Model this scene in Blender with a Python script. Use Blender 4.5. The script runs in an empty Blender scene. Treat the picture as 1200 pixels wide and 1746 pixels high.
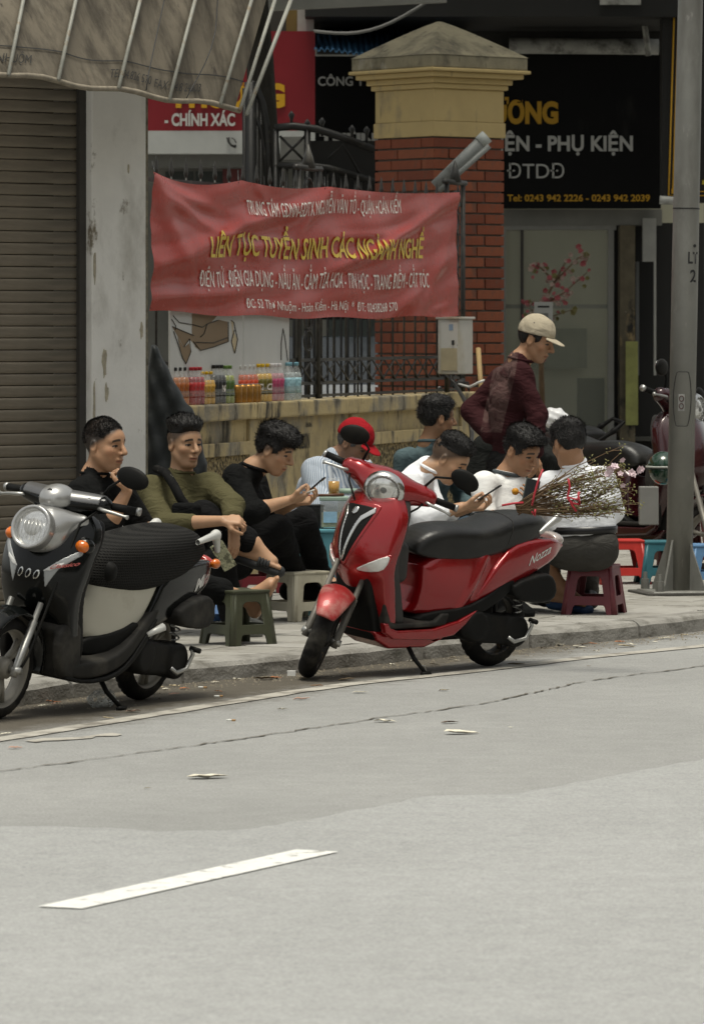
import bpy, bmesh, math, random
import numpy as np
from mathutils import Vector, Matrix, noise as mnoise

random.seed(7); RNG = np.random.default_rng(11)
SC = bpy.context.scene
COL = SC.collection
pi = math.pi
R = math.radians

# ------------------------------------------------------------------ camera
FPX, HOR, CAMZ = 8000.0, 550.0, 1.69          # focal length and horizon row in photograph pixels, eye height
cam_d = bpy.data.cameras.new('camera'); cam = bpy.data.objects.new('camera', cam_d); COL.objects.link(cam)
cam.location = (0, 0, CAMZ); cam.rotation_euler = (R(90), 0, 0)
cam_d.sensor_fit = 'VERTICAL'; cam_d.sensor_height = 36.0; cam_d.sensor_width = 24.0
cam_d.lens = 36.0 * FPX / 1746.0
cam_d.shift_y = -(873.0 - HOR) / 1746.0
cam_d.clip_start = 0.5; cam_d.clip_end = 3000
cam_d.dof.use_dof = True; cam_d.dof.focus_distance = 23.2; cam_d.dof.aperture_fstop = 10.0
SC.camera = cam

# ------------------------------------------------------------------ sky, sun, exposure (soft overcast daylight)
world = bpy.data.worlds.new('World'); SC.world = world; world.use_nodes = True
wt = world.node_tree; wt.nodes.clear()
w_out = wt.nodes.new('ShaderNodeOutputWorld'); w_bg = wt.nodes.new('ShaderNodeBackground')
w_sky = wt.nodes.new('ShaderNodeTexSky'); w_sky.sky_type = 'NISHITA'; w_sky.sun_disc = False
SUN_EL, SUN_AZ = R(80), R(190)
w_sky.sun_elevation = SUN_EL; w_sky.sun_rotation = SUN_AZ
w_sky.air_density = 1.0; w_sky.dust_density = 3.0; w_sky.ozone_density = 1.0
w_hs = wt.nodes.new('ShaderNodeHueSaturation'); w_hs.inputs['Saturation'].default_value = 0.22
w_tint = wt.nodes.new('ShaderNodeVectorMath'); w_tint.operation = 'MULTIPLY'; w_tint.inputs[1].default_value = (1.0, 0.985, 0.92)   # warm grey cloud cover
wt.links.new(w_sky.outputs[0], w_hs.inputs['Color']); wt.links.new(w_hs.outputs[0], w_tint.inputs[0]); wt.links.new(w_tint.outputs[0], w_bg.inputs[0])
w_bg.inputs[1].default_value = 0.085
wt.links.new(w_bg.outputs[0], w_out.inputs[0])
sun_d = bpy.data.lights.new('sun', 'SUN'); sun = bpy.data.objects.new('sun', sun_d); COL.objects.link(sun)
sun_d.energy = 1.5; sun_d.angle = R(22); sun_d.color = (1.0, 0.955, 0.83)
sdir = Vector((math.sin(SUN_AZ) * math.cos(SUN_EL), math.cos(SUN_AZ) * math.cos(SUN_EL), math.sin(SUN_EL)))
sun.rotation_euler = sdir.to_track_quat('Z', 'Y').to_euler(); sun.location = sdir * 60
SC.view_settings.view_transform = 'Standard'; SC.view_settings.look = 'None'
SC.view_settings.exposure = 0.85; SC.view_settings.gamma = 1.0; SC.view_settings.use_curve_mapping = False
SC.cycles.max_bounces = 6; SC.cycles.transparent_max_bounces = 8; SC.cycles.use_denoising = True

# ------------------------------------------------------------------ places: a point seen at a photograph pixel, at a real distance
def P(px, py, d): return Vector(((px - 600) / FPX * d, d, CAMZ - (py - HOR) / FPX * d))
def G(px, py, z=0.0):
    d = FPX * (CAMZ - z) / (py - HOR)
    return Vector(((px - 600) / FPX * d, d, z))
PAV = 0.09                                     # pavement height above the road
TH = math.atan(4080 / FPX)
U = Vector((math.sin(TH), math.cos(TH), 0)); N = Vector((math.cos(TH), -math.sin(TH), 0))   # along the street, towards the road

# ------------------------------------------------------------------ materials
MATS = {}
def nd(t, kind, **kw):
    n = t.nodes.new(kind)
    for k, v in kw.items():
        if k in n.inputs.keys(): n.inputs[k].default_value = v
        else: setattr(n, k, v)
    return n
def M(name, col, rough=0.6, metal=0.0, var=0.12, vs=9.0, bump=0.0, bs=80.0, coat=0.0, dirt=None, spec=0.5, trans=0.0, alpha=1.0, sheen=0.0, emit=None, stretch=(1, 1, 1), bdist=0.01, ior=1.45):
    if name in MATS: return MATS[name]
    m = bpy.data.materials.new(name); m.use_nodes = True; t = m.node_tree; L = t.links
    b = t.nodes['Principled BSDF']
    b.inputs['Base Color'].default_value = (*col, 1); b.inputs['Roughness'].default_value = rough
    b.inputs['Metallic'].default_value = metal; b.inputs['Coat Weight'].default_value = coat
    b.inputs['Coat Roughness'].default_value = 0.08
    b.inputs['Specular IOR Level'].default_value = spec; b.inputs['Transmission Weight'].default_value = trans
    b.inputs['Alpha'].default_value = alpha; b.inputs['IOR'].default_value = ior
    if sheen: b.inputs['Sheen Weight'].default_value = sheen
    tc = nd(t, 'ShaderNodeTexCoord'); mp = nd(t, 'ShaderNodeMapping'); mp.inputs['Scale'].default_value = stretch
    L.new(tc.outputs['Object'], mp.inputs[0])
    src = None
    if var:
        nz = nd(t, 'ShaderNodeTexNoise', Scale=vs, Detail=6.0, Roughness=0.6); L.new(mp.outputs[0], nz.inputs['Vector'])
        mr = nd(t, 'ShaderNodeMapRange'); mr.inputs[1].default_value = 0.25; mr.inputs[2].default_value = 0.75
        mr.inputs[3].default_value = 1 - var; mr.inputs[4].default_value = 1 + var
        L.new(nz.outputs[0], mr.inputs[0])
        mx = nd(t, 'ShaderNodeVectorMath', operation='SCALE'); mx.inputs[0].default_value = col
        L.new(mr.outputs[0], mx.inputs['Scale']); src = mx.outputs[0]
        rr = nd(t, 'ShaderNodeMapRange'); rr.inputs[3].default_value = max(0.02, rough - 0.08); rr.inputs[4].default_value = min(1, rough + 0.08)
        L.new(nz.outputs[0], rr.inputs[0]); L.new(rr.outputs[0], b.inputs['Roughness'])
    if dirt:
        for (dc, dsc, lo, hi, st) in dirt:
            mp2 = nd(t, 'ShaderNodeMapping'); mp2.inputs['Scale'].default_value = st; L.new(tc.outputs['Object'], mp2.inputs[0])
            n2 = nd(t, 'ShaderNodeTexNoise', Scale=dsc, Detail=8.0, Roughness=0.65); L.new(mp2.outputs[0], n2.inputs['Vector'])
            m2 = nd(t, 'ShaderNodeMapRange'); m2.inputs[1].default_value = lo; m2.inputs[2].default_value = hi; L.new(n2.outputs[0], m2.inputs[0])
            mix = nd(t, 'ShaderNodeMix', data_type='RGBA'); L.new(m2.outputs[0], mix.inputs[0])
            if src is not None: L.new(src, mix.inputs[6])
            else: mix.inputs[6].default_value = (*col, 1)
            mix.inputs[7].default_value = (*dc, 1); src = mix.outputs[2]
    if src is not None: L.new(src, b.inputs['Base Color'])
    if bump:
        nb = nd(t, 'ShaderNodeTexNoise', Scale=bs, Detail=5.0); L.new(mp.outputs[0], nb.inputs['Vector'])
        bp = nd(t, 'ShaderNodeBump', Strength=bump, Distance=bdist); L.new(nb.outputs[0], bp.inputs['Height']); L.new(bp.outputs[0], b.inputs['Normal'])
    if emit:
        b.inputs['Emission Color'].default_value = (*emit[0], 1); b.inputs['Emission Strength'].default_value = emit[1]
    MATS[name] = m
    return m

# ------------------------------------------------------------------ objects
def mesh_obj(name, me, mat=None, parent=None, mw=None, smooth=False):
    o = bpy.data.objects.new(name, me); COL.objects.link(o)
    if mat is not None: me.materials.append(mat)
    if smooth: me.shade_smooth()
    if parent is not None: o.parent = parent
    if mw is not None: setmw(o, mw)
    return o
def tag(o, label=None, cat=None, group=None, kind=None):
    if label: o['label'] = label
    if cat: o['category'] = cat
    if group: o['group'] = group
    if kind: o['kind'] = kind
    return o
def empty(name, loc=(0, 0, 0), rz=0.0, label=None, cat=None, group=None):
    o = bpy.data.objects.new(name, None); COL.objects.link(o); o.empty_display_size = 0.1
    o.location = loc; o.rotation_euler = (0, 0, rz)
    return tag(o, label, cat, group)
def from_pd(name, v, f, mat=None, parent=None, smooth=False):
    me = bpy.data.meshes.new(name); me.from_pydata([tuple(x) for x in v], [], [tuple(x) for x in f]); me.update()
    return mesh_obj(name, me, mat, parent, smooth=smooth)
def np_mesh(name, V, F):
    V = np.asarray(V, dtype=np.float32); F = np.asarray(F, dtype=np.int32); k = F.shape[1]
    me = bpy.data.meshes.new(name); me.vertices.add(len(V)); me.vertices.foreach_set('co', V.ravel())
    me.loops.add(F.size); me.loops.foreach_set('vertex_index', F.ravel())
    me.polygons.add(len(F)); me.polygons.foreach_set('loop_start', np.arange(0, F.size, k, dtype=np.int32))
    me.polygons.foreach_set('loop_total', np.full(len(F), k, dtype=np.int32)); me.update(calc_edges=True)
    return me
def frame(xa, ya=None, za=None, loc=(0, 0, 0)):
    m = Matrix.Identity(4)
    for i, a in enumerate((xa, ya, za)):
        for j in range(3): m[j][i] = a[j]
    for j in range(3): m[j][3] = loc[j]
    return m
def bm_box(bm, c, s, rot=None, bevel=0.0):
    r = bmesh.ops.create_cube(bm, size=1.0); vs = r['verts']
    bmesh.ops.scale(bm, vec=s, verts=vs)
    if bevel:
        es = list({e for v in vs for e in v.link_edges})
        q = bmesh.ops.bevel(bm, geom=es, offset=bevel, segments=2, affect='EDGES', profile=0.6)
        vs = list({v for f in q['faces'] for v in f.verts} | {v for v in vs if v.is_valid})
        # collect the whole island
        seen = set(vs); st = list(vs)
        while st:
            v = st.pop()
            for e in v.link_edges:
                w = e.other_vert(v)
                if w not in seen: seen.add(w); st.append(w)
        vs = list(seen)
    if rot is not None: bmesh.ops.rotate(bm, cent=(0, 0, 0), matrix=rot, verts=vs)
    bmesh.ops.translate(bm, vec=c, verts=vs)
    return vs
def box(name, c, s, mat, parent=None, rot=None, bevel=0.0):
    bm = bmesh.new(); bm_box(bm, (0, 0, 0), s, None, bevel); me = bpy.data.meshes.new(name); bm.to_mesh(me); bm.free()
    o = mesh_obj(name, me, mat, parent); o.location = c
    if rot is not None: o.rotation_euler = rot.to_euler() if hasattr(rot, 'to_euler') else rot
    return o
def bm_obj(name, bm, mat, parent=None, smooth=False):
    me = bpy.data.meshes.new(name); bm.to_mesh(me); bm.free(); return mesh_obj(name, me, mat, parent, smooth=smooth)
def tube_data(pts, rad, n=10, cap=True, close=False):
    pts = [Vector(p) for p in pts]; m = len(pts)
    rads = rad if isinstance(rad, (list, tuple)) else [rad] * m
    V, F = [], []; up = None
    for i, p in enumerate(pts):
        a = pts[(i - 1) % m] if (i > 0 or close) else pts[0]; b = pts[(i + 1) % m] if (i < m - 1 or close) else pts[-1]
        t = (b - a).normalized()
        if up is None:
            up = Vector((0, 0, 1)) if abs(t.z) < 0.9 else Vector((1, 0, 0))
        s = t.cross(up)
        if s.length < 1e-6: s = t.orthogonal()
        s.normalize(); up = s.cross(t).normalized()
        for k in range(n):
            an = 2 * pi * k / n; V.append(p + (s * math.cos(an) + up * math.sin(an)) * rads[i])
    for i in range(m if close else m - 1):
        j = (i + 1) % m
        for k in range(n): F.append((i * n + k, i * n + (k + 1) % n, j * n + (k + 1) % n, j * n + k))
    if cap and not close: F.append(tuple(range(n - 1, -1, -1))); F.append(tuple(range((m - 1) * n, m * n)))
    return V, F
def tube(name, pts, rad, mat, parent=None, n=10, close=False):
    V, F = tube_data(pts, rad, n, True, close); return from_pd(name, V, F, mat, parent, smooth=True)
def tubes(name, chains, mat, parent=None, n=6):
    V, F = [], []
    for pts, rad in chains:
        v, f = tube_data(pts, rad, n); o = len(V); V += v; F += [tuple(i + o for i in q) for q in f]
    return from_pd(name, V, F, mat, parent, smooth=True)
def lathe_data(prof, n=24, axis='Z', arc=2 * pi):
    V, F = [], []; m = len(prof); closed = abs(arc - 2 * pi) < 1e-6; nn = n if closed else n + 1
    for i in range(nn):
        a = arc * i / n; c, s = math.cos(a), math.sin(a)
        for r, z in prof:
            V.append((r * c, r * s, z) if axis == 'Z' else (r * c, z, r * s))
    for i in range(n):
        j = (i + 1) % nn
        for k in range(m - 1): F.append((i * m + k, j * m + k, j * m + k + 1, i * m + k + 1))
    return V, F
def lathe(name, prof, mat, parent=None, n=24, axis='Z', smooth=True):
    V, F = lathe_data(prof, n, axis); return from_pd(name, V, F, mat, parent, smooth)
def poly_prism(name, pts, depth, mat, parent=None, holes=(), bevel=0.0):
    """polygon in local x,z extruded along y"""
    cu = bpy.data.curves.new(name, 'CURVE'); cu.dimensions = '2D'; cu.fill_mode = 'BOTH'; cu.extrude = depth / 2
    if bevel: cu.bevel_depth = bevel; cu.bevel_resolution = 1
    for ring in (pts,) + tuple(holes):
        s = cu.splines.new('POLY'); s.points.add(len(ring) - 1); s.use_cyclic_u = True
        for q, (x, z) in zip(s.points, ring): q.co = (x, z, 0, 1)
    me = curve_mesh(cu, name); me.transform(Matrix.Rotation(R(90), 4, 'X'))
    return mesh_obj(name, me, mat, parent)
def curve_mesh(cu, name):
    o = bpy.data.objects.new('tmp', cu); COL.objects.link(o)
    dg = bpy.context.evaluated_depsgraph_get(); me = bpy.data.meshes.new_from_object(o.evaluated_get(dg)); me.name = name
    bpy.data.objects.remove(o); bpy.data.curves.remove(cu)
    me.materials.clear()
    return me
def text_mesh(s, width=None, height=None, bold=0.0, shear=0.0, extrude=0.0, align='LEFT'):
    """letters in the x,y plane, cap height = height, stretched to the given width"""
    cu = bpy.data.curves.new('letters', 'FONT'); cu.body = s; cu.size = 1.0; cu.shear = shear; cu.offset = bold; cu.extrude = extrude; cu.resolution_u = 4
    me = curve_mesh(cu, 'letters')
    n = len(me.vertices); a = np.zeros(n * 3, np.float32); me.vertices.foreach_get('co', a); a = a.reshape(-1, 3)
    sy = (height / 0.73) if height else 1.0
    x0, x1 = a[:, 0].min(), a[:, 0].max(); sx = (width / (x1 - x0)) if width else sy
    a[:, 0] = (a[:, 0] - x0) * sx; a[:, 1] *= sy
    if align == 'CENTER': a[:, 0] -= a[:, 0].max() / 2
    if align == 'RIGHT': a[:, 0] -= a[:, 0].max()
    me.vertices.foreach_set('co', a.ravel()); me.update()
    return me
def basis_chain(o):
    m = o.matrix_basis.copy()
    return basis_chain(o.parent) @ m if o.parent is not None else m
def setmw(o, mw):
    """put a part at a world placement without waiting for a scene update"""
    o.matrix_basis = basis_chain(o.parent).inverted() @ mw if o.parent is not None else mw
    return o
def copy_tree(o, parent=None):
    c = o.copy(); COL.objects.link(c); c.parent = parent
    if parent is not None: c.matrix_parent_inverse = o.matrix_parent_inverse.copy()
    for ch in list(o.children): copy_tree(ch, c)
    return c

# ------------------------------------------------------------------ implicit shapes -> meshes (vectorised surface nets)
def polysdf(poly, A, B):
    """signed distance to a polygon for coordinate arrays A, B"""
    A, B = np.broadcast_arrays(A, B); d = np.full(A.shape, 1e9, np.float32); s = np.ones(A.shape, np.float32); n = len(poly)
    for i in range(n):
        x0, y0 = poly[i]; x1, y1 = poly[(i + 1) % n]; ex, ey = x1 - x0, y1 - y0
        wx, wy = A - x0, B - y0; t = np.clip((wx * ex + wy * ey) / (ex * ex + ey * ey + 1e-12), 0, 1)
        d = np.minimum(d, (wx - ex * t) ** 2 + (wy - ey * t) ** 2)
        c1 = B >= y0; c2 = B < y1; c3 = ex * wy > ey * wx
        s = np.where((c1 & c2 & c3) | (~c1 & ~c2 & ~c3), -s, s)
    return s * np.sqrt(d)
def smin(a, b, k):
    if k <= 0: return np.minimum(a, b)
    h = np.maximum(k - np.abs(a - b), 0) / k; return np.minimum(a, b) - h * h * k * 0.25
def smax(a, b, k): return -smin(-a, -b, k)
def smooth_poly(pts, it=2):
    for _ in range(it):
        q = []
        for i in range(len(pts)):
            a, b = pts[i], pts[(i + 1) % len(pts)]
            q += [(a[0] * .75 + b[0] * .25, a[1] * .75 + b[1] * .25), (a[0] * .25 + b[0] * .75, a[1] * .25 + b[1] * .75)]
        pts = q
    return pts
def interp(x, xs, ys):
    xs, ys = np.asarray(xs, float), np.asarray(ys, float); o = np.argsort(xs); return np.interp(x, xs[o], ys[o]).astype(np.float32)
def sinterp(x, xs, ys):
    """smooth (cubic hermite) interpolation"""
    xs, ys = np.asarray(xs, float), np.asarray(ys, float); o = np.argsort(xs); xs, ys = xs[o], ys[o]; m = np.gradient(ys, xs)
    x = np.clip(x, xs[0], xs[-1]); i = np.clip(np.searchsorted(xs, x) - 1, 0, len(xs) - 2); h = xs[i + 1] - xs[i]; t = (x - xs[i]) / h
    return ((2 * t**3 - 3 * t**2 + 1) * ys[i] + (t**3 - 2 * t**2 + t) * h * m[i] + (-2 * t**3 + 3 * t**2) * ys[i + 1] + (t**3 - t**2) * h * m[i + 1]).astype(np.float32)
def nets(F, org, h, smooth=2):
    S = F < 0
    c = [(i, j, k) for i in (0, 1) for j in (0, 1) for k in (0, 1)]
    n0, n1, n2 = (s - 1 for s in F.shape)
    cnt = np.zeros((n0, n1, n2), np.uint8)
    for i, j, k in c: cnt += S[i:i + n0, j:j + n1, k:k + n2]
    act = np.argwhere((cnt > 0) & (cnt < 8)); na = len(act)
    if na == 0: return np.zeros((0, 3)), np.zeros((0, 4), int)
    idx = np.full((n0, n1, n2), -1, np.int32); idx[act[:, 0], act[:, 1], act[:, 2]] = np.arange(na)
    val = np.stack([F[act[:, 0] + i, act[:, 1] + j, act[:, 2] + k] for i, j, k in c], 1)
    ca = np.array(c, np.float32); acc = np.zeros((na, 3), np.float32); num = np.zeros(na, np.float32)
    for a in range(8):
        for b in range(a + 1, 8):
            if np.abs(ca[a] - ca[b]).sum() != 1: continue
            va, vb = val[:, a], val[:, b]; m = (va < 0) != (vb < 0)
            t = np.where(m, va / np.where(m, va - vb, 1), 0)[:, None]
            acc += np.where(m[:, None], ca[a] + (ca[b] - ca[a]) * t, 0); num += m
    V = (act + acc / num[:, None]) * h + np.asarray(org)
    Q = []
    for ax in range(3):
        sl0 = [slice(None)] * 3; sl1 = [slice(None)] * 3; sl0[ax] = slice(0, -1); sl1[ax] = slice(1, None)
        D = S[tuple(sl0)] != S[tuple(sl1)]; e = np.argwhere(D)
        o1, o2 = (ax + 1) % 3, (ax + 2) % 3
        ok = (e[:, o1] > 0) & (e[:, o2] > 0) & (e[:, o1] < F.shape[o1] - 1) & (e[:, o2] < F.shape[o2] - 1); e = e[ok]
        if not len(e): continue
        def ci(a, b):
            q = e.copy(); q[:, o1] -= a; q[:, o2] -= b; return idx[q[:, 0], q[:, 1], q[:, 2]]
        q = np.stack([ci(1, 1), ci(0, 1), ci(0, 0), ci(1, 0)], 1)
        fl = ~S[e[:, 0], e[:, 1], e[:, 2]]; q[fl] = q[fl][:, ::-1]; Q.append(q)
    Q = np.concatenate(Q); Q = Q[(Q >= 0).all(1)]
    if smooth:
        ed = np.concatenate([Q[:, [0, 1]], Q[:, [1, 2]], Q[:, [2, 3]], Q[:, [3, 0]]])
        for it in range(smooth * 2):
            lam = 0.5 if it % 2 == 0 else -0.52
            s = np.zeros_like(V); w = np.zeros(len(V))
            for d in range(3): s[:, d] = np.bincount(ed[:, 0], V[ed[:, 1], d], len(V)) + np.bincount(ed[:, 1], V[ed[:, 0], d], len(V))
            w = np.bincount(ed[:, 0], minlength=len(V)) + np.bincount(ed[:, 1], minlength=len(V))
            V = V + lam * (s / np.maximum(w, 1)[:, None] - V)
    return V, Q
def sdf_obj(name, lo, hi, h, fn, mat, parent=None, smooth=2, mirror=False):
    """fn(X, Y, Z) on broadcastable coordinate arrays; mirror keeps both halves of |y|"""
    ax = [np.arange(lo[i] - 2 * h, hi[i] + 3 * h, h, dtype=np.float32) for i in range(3)]
    X, Y, Z = ax[0][:, None, None], ax[1][None, :, None], ax[2][None, None, :]
    F = np.broadcast_to(fn(X, Y, Z), (len(ax[0]), len(ax[1]), len(ax[2])))
    V, Q = nets(F, (ax[0][0], ax[1][0], ax[2][0]), h, smooth)
    return mesh_obj(name, np_mesh(name, V, Q), mat, parent, smooth=True)
def seg(X, Y, Z, a, b, ra, rb=None):
    rb = ra if rb is None else rb; dx, dy, dz = (b[i] - a[i] for i in range(3)); L2 = dx * dx + dy * dy + dz * dz + 1e-9
    t = np.clip(((X - a[0]) * dx + (Y - a[1]) * dy + (Z - a[2]) * dz) / L2, 0, 1)
    return np.sqrt((X - a[0] - t * dx) ** 2 + (Y - a[1] - t * dy) ** 2 + (Z - a[2] - t * dz) ** 2) - (ra + (rb - ra) * t)
def ell(X, Y, Z, c, r):
    a, b, d = (X - c[0]), (Y - c[1]), (Z - c[2])
    k0 = np.sqrt((a / r[0]) ** 2 + (b / r[1]) ** 2 + (d / r[2]) ** 2); k1 = np.sqrt((a / r[0]**2) ** 2 + (b / r[1]**2) ** 2 + (d / r[2]**2) ** 2)
    return k0 * (k0 - 1) / np.maximum(k1, 1e-6)
def rbox(X, Y, Z, c, s, r):
    a, b, d = np.abs(X - c[0]) - s[0] + r, np.abs(Y - c[1]) - s[1] + r, np.abs(Z - c[2]) - s[2] + r
    return np.sqrt(np.maximum(a, 0)**2 + np.maximum(b, 0)**2 + np.maximum(d, 0)**2) + np.minimum(np.maximum(a, np.maximum(b, d)), 0) - r
# ================================================================== SETTING: road, kerb, pavement
def asphalt(name, c0, c1, gutter=True):
    m = bpy.data.materials.new(name); m.use_nodes = True; t = m.node_tree; L = t.links; b = t.nodes['Principled BSDF']
    b.inputs['Roughness'].default_value = 0.82; b.inputs['Specular IOR Level'].default_value = 0.35
    tc = nd(t, 'ShaderNodeTexCoord')
    big = nd(t, 'ShaderNodeTexNoise', Scale=0.55, Detail=6.0, Roughness=0.62); L.new(tc.outputs['Object'], big.inputs['Vector'])
    mid = nd(t, 'ShaderNodeTexNoise', Scale=7.0, Detail=9.0, Roughness=0.82); L.new(tc.outputs['Object'], mid.inputs['Vector'])
    fine = nd(t, 'ShaderNodeTexNoise', Scale=85.0, Detail=5.0, Roughness=0.8); L.new(tc.outputs['Object'], fine.inputs['Vector'])
    vor = nd(t, 'ShaderNodeTexVoronoi', Scale=210.0); L.new(tc.outputs['Object'], vor.inputs['Vector'])
    mix = nd(t, 'ShaderNodeMix', data_type='RGBA'); mix.inputs[6].default_value = (*c0, 1); mix.inputs[7].default_value = (*c1, 1)
    r1 = nd(t, 'ShaderNodeMapRange'); r1.inputs[1].default_value = 0.3; r1.inputs[2].default_value = 0.7; L.new(big.outputs[0], r1.inputs[0]); L.new(r1.outputs[0], mix.inputs[0])
    r2 = nd(t, 'ShaderNodeMapRange'); r2.inputs[1].default_value = 0.25; r2.inputs[2].default_value = 0.75; r2.inputs[3].default_value = 0.60; r2.inputs[4].default_value = 1.40; L.new(fine.outputs[0], r2.inputs[0])
    r3 = nd(t, 'ShaderNodeMapRange'); r3.inputs[1].default_value = 0.3; r3.inputs[2].default_value = 0.7; r3.inputs[3].default_value = 0.86; r3.inputs[4].default_value = 1.1; L.new(mid.outputs[0], r3.inputs[0])
    mu = nd(t, 'ShaderNodeMath', operation='MULTIPLY'); L.new(r2.outputs[0], mu.inputs[0]); L.new(r3.outputs[0], mu.inputs[1])
    vm = nd(t, 'ShaderNodeVectorMath', operation='SCALE'); L.new(mix.outputs[2], vm.inputs[0]); L.new(mu.outputs[0], vm.inputs['Scale'])
    src = vm.outputs[0]
    if gutter:   # ground-in brown dirt along the kerb, colour deepened as shadow under the scooters
        dt = nd(t, 'ShaderNodeVectorMath', operation='DOT_PRODUCT'); L.new(tc.outputs['Object'], dt.inputs[0]); dt.inputs[1].default_value = tuple(N)
        ad = nd(t, 'ShaderNodeMath', operation='ADD'); L.new(dt.outputs['Value'], ad.inputs[0])
        k = nd(t, 'ShaderNodeMath', operation='MULTIPLY_ADD'); L.new(mid.outputs[0], k.inputs[0]); k.inputs[1].default_value = 0.7; k.inputs[2].default_value = -0.35; L.new(k.outputs[0], ad.inputs[1])
        r4 = nd(t, 'ShaderNodeMapRange'); r4.inputs[1].default_value = -9.75; r4.inputs[2].default_value = -10.15; r4.inputs[3].default_value = 0.0; r4.inputs[4].default_value = 0.93; L.new(ad.outputs[0], r4.inputs[0])
        mg = nd(t, 'ShaderNodeMix', data_type='RGBA'); L.new(r4.outputs[0], mg.inputs[0]); L.new(src, mg.inputs[6])
        dn = nd(t, 'ShaderNodeVectorMath', operation='SCALE'); dn.inputs[0].default_value = (0.078, 0.066, 0.047); L.new(mu.outputs[0], dn.inputs['Scale']); L.new(dn.outputs[0], mg.inputs[7]); src = mg.outputs[2]
    L.new(src, b.inputs['Base Color'])
    bp = nd(t, 'ShaderNodeBump', Strength=0.5, Distance=0.004); L.new(vor.outputs['Distance'], bp.inputs['Height']); L.new(bp.outputs[0], b.inputs['Normal'])
    return m
m_road = asphalt('asphalt_worn', (0.262, 0.264, 0.254), (0.312, 0.313, 0.302))
m_patch = asphalt('asphalt_relaid', (0.315, 0.319, 0.312), (0.355, 0.359, 0.352), False)

road = from_pd('road', [(-1500, -1500, 0), (1500, -1500, 0), (1500, 1500, 0), (-1500, 1500, 0)], [(0, 1, 2, 3)], m_road); tag(road, kind='structure')
def jag(pts, step=0.06, amp=0.012, seed=0):
    rr = random.Random(seed); out = []
    for a, b in zip(pts[:-1], pts[1:]):
        n = max(1, int((b - a).length / step))
        for i in range(n):
            p = a.lerp(b, i / n); out.append(p + Vector((rr.uniform(-amp, amp), rr.uniform(-amp, amp) * 2, 0)))
    out.append(pts[-1]); return out
seam2 = jag([G(-900, 1480), G(0, 1412), G(140, 1412), G(270, 1419), G(430, 1416), G(560, 1392), G(740, 1358), G(870, 1357), G(1200, 1295), G(2200, 1150)], 0.08, 0.012, 3)
pv = [(p.x, p.y, 0.004) for p in seam2]; n = len(pv)
far_ = [(p.x, p.y - 45, 0.004) for p in seam2]
patch = from_pd('asphalt_patch', pv + far_, [(i, i + n, i + n + 1, i + 1) for i in range(n - 1)], m_patch); tag(patch, kind='structure')
def strip(name, pts, w, z, mat, seed=0, amp=0.0, kind='structure', wj=0.0):
    rr = random.Random(seed); V, F = [], []
    for i, p in enumerate(pts):
        a = pts[max(0, i - 1)]; b = pts[min(len(pts) - 1, i + 1)]; t = (b - a).normalized(); s = Vector((t.y, -t.x, 0))
        ww = w * (1 + rr.uniform(-wj, wj)); V += [p + s * (ww / 2 + rr.uniform(-amp, amp)), p - s * (ww / 2 + rr.uniform(-amp, amp))]
    V = [(v.x, v.y, z) for v in V]
    for i in range(len(pts) - 1): F.append((2 * i, 2 * i + 1, 2 * i + 3, 2 * i + 2))
    o = from_pd(name, V, F, mat); tag(o, kind=kind); return o
m_paint = M('road_paint', (0.72, 0.72, 0.69), 0.7, var=0.1, vs=30, dirt=[((0.22, 0.21, 0.19), 14, 0.56, 0.66, (1, 1, 1))], bump=0.2, bs=300)
m_paint_old = M('road_paint_worn', (0.42, 0.40, 0.35), 0.8, var=0.15, vs=12, dirt=[((0.19, 0.175, 0.15), 6, 0.47, 0.62, (1, 1, 1))], bump=0.2, bs=300)
m_crack = M('crack_dirt', (0.125, 0.115, 0.095), 0.95, var=0.3, vs=20)
edge = [G(-900, 1410), G(-300, 1309), G(0, 1262), G(200, 1230), G(400, 1197), G(500, 1181), G(600, 1167), G(700, 1156.5), G(800, 1146), G(1000, 1122), G(1200, 1102), G(2600, 960)]
strip('edge_line', jag(edge, 0.15, 0.002, 5), 0.105, 0.004, m_paint_old, 5, 0.007)
strip('worn_line_remnant', jag([G(48, 1266), G(95, 1262), G(205, 1253)], 0.06, 0.01, 8), 0.10, 0.004, m_paint_old, 8, 0.03, wj=0.4)
c1, c2, c3, c4 = G(65, 1545, .008), G(140, 1549, .008), G(577, 1452, .008), G(505, 1448, .008)
dash = from_pd('lane_dash', [c1, c2, c3, c4], [(0, 1, 2, 3)], m_paint); tag(dash, kind='structure')
L1 = c4 - c1
for sgn, nm in ((-4.2, 'lane_dash'), (4.2, 'lane_dash')):      # the line goes on outside the frame
    dd = U * (L1.length * sgn); tag(from_pd('lane_dash', [c + dd for c in (c1, c2, c3, c4)], [(0, 1, 2, 3)], m_paint), kind='structure')
strip('road_crack', jag([G(-300, 1352), G(0, 1316), G(270, 1281), G(400, 1262), G(550, 1240), G(640, 1226), G(700, 1218), G(830, 1199), G(1000, 1162), G(1200, 1136), G(1700, 1075)], 0.05, 0.010, 4), 0.011, 0.004, m_crack, 4, 0.006, wj=0.5)

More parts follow.
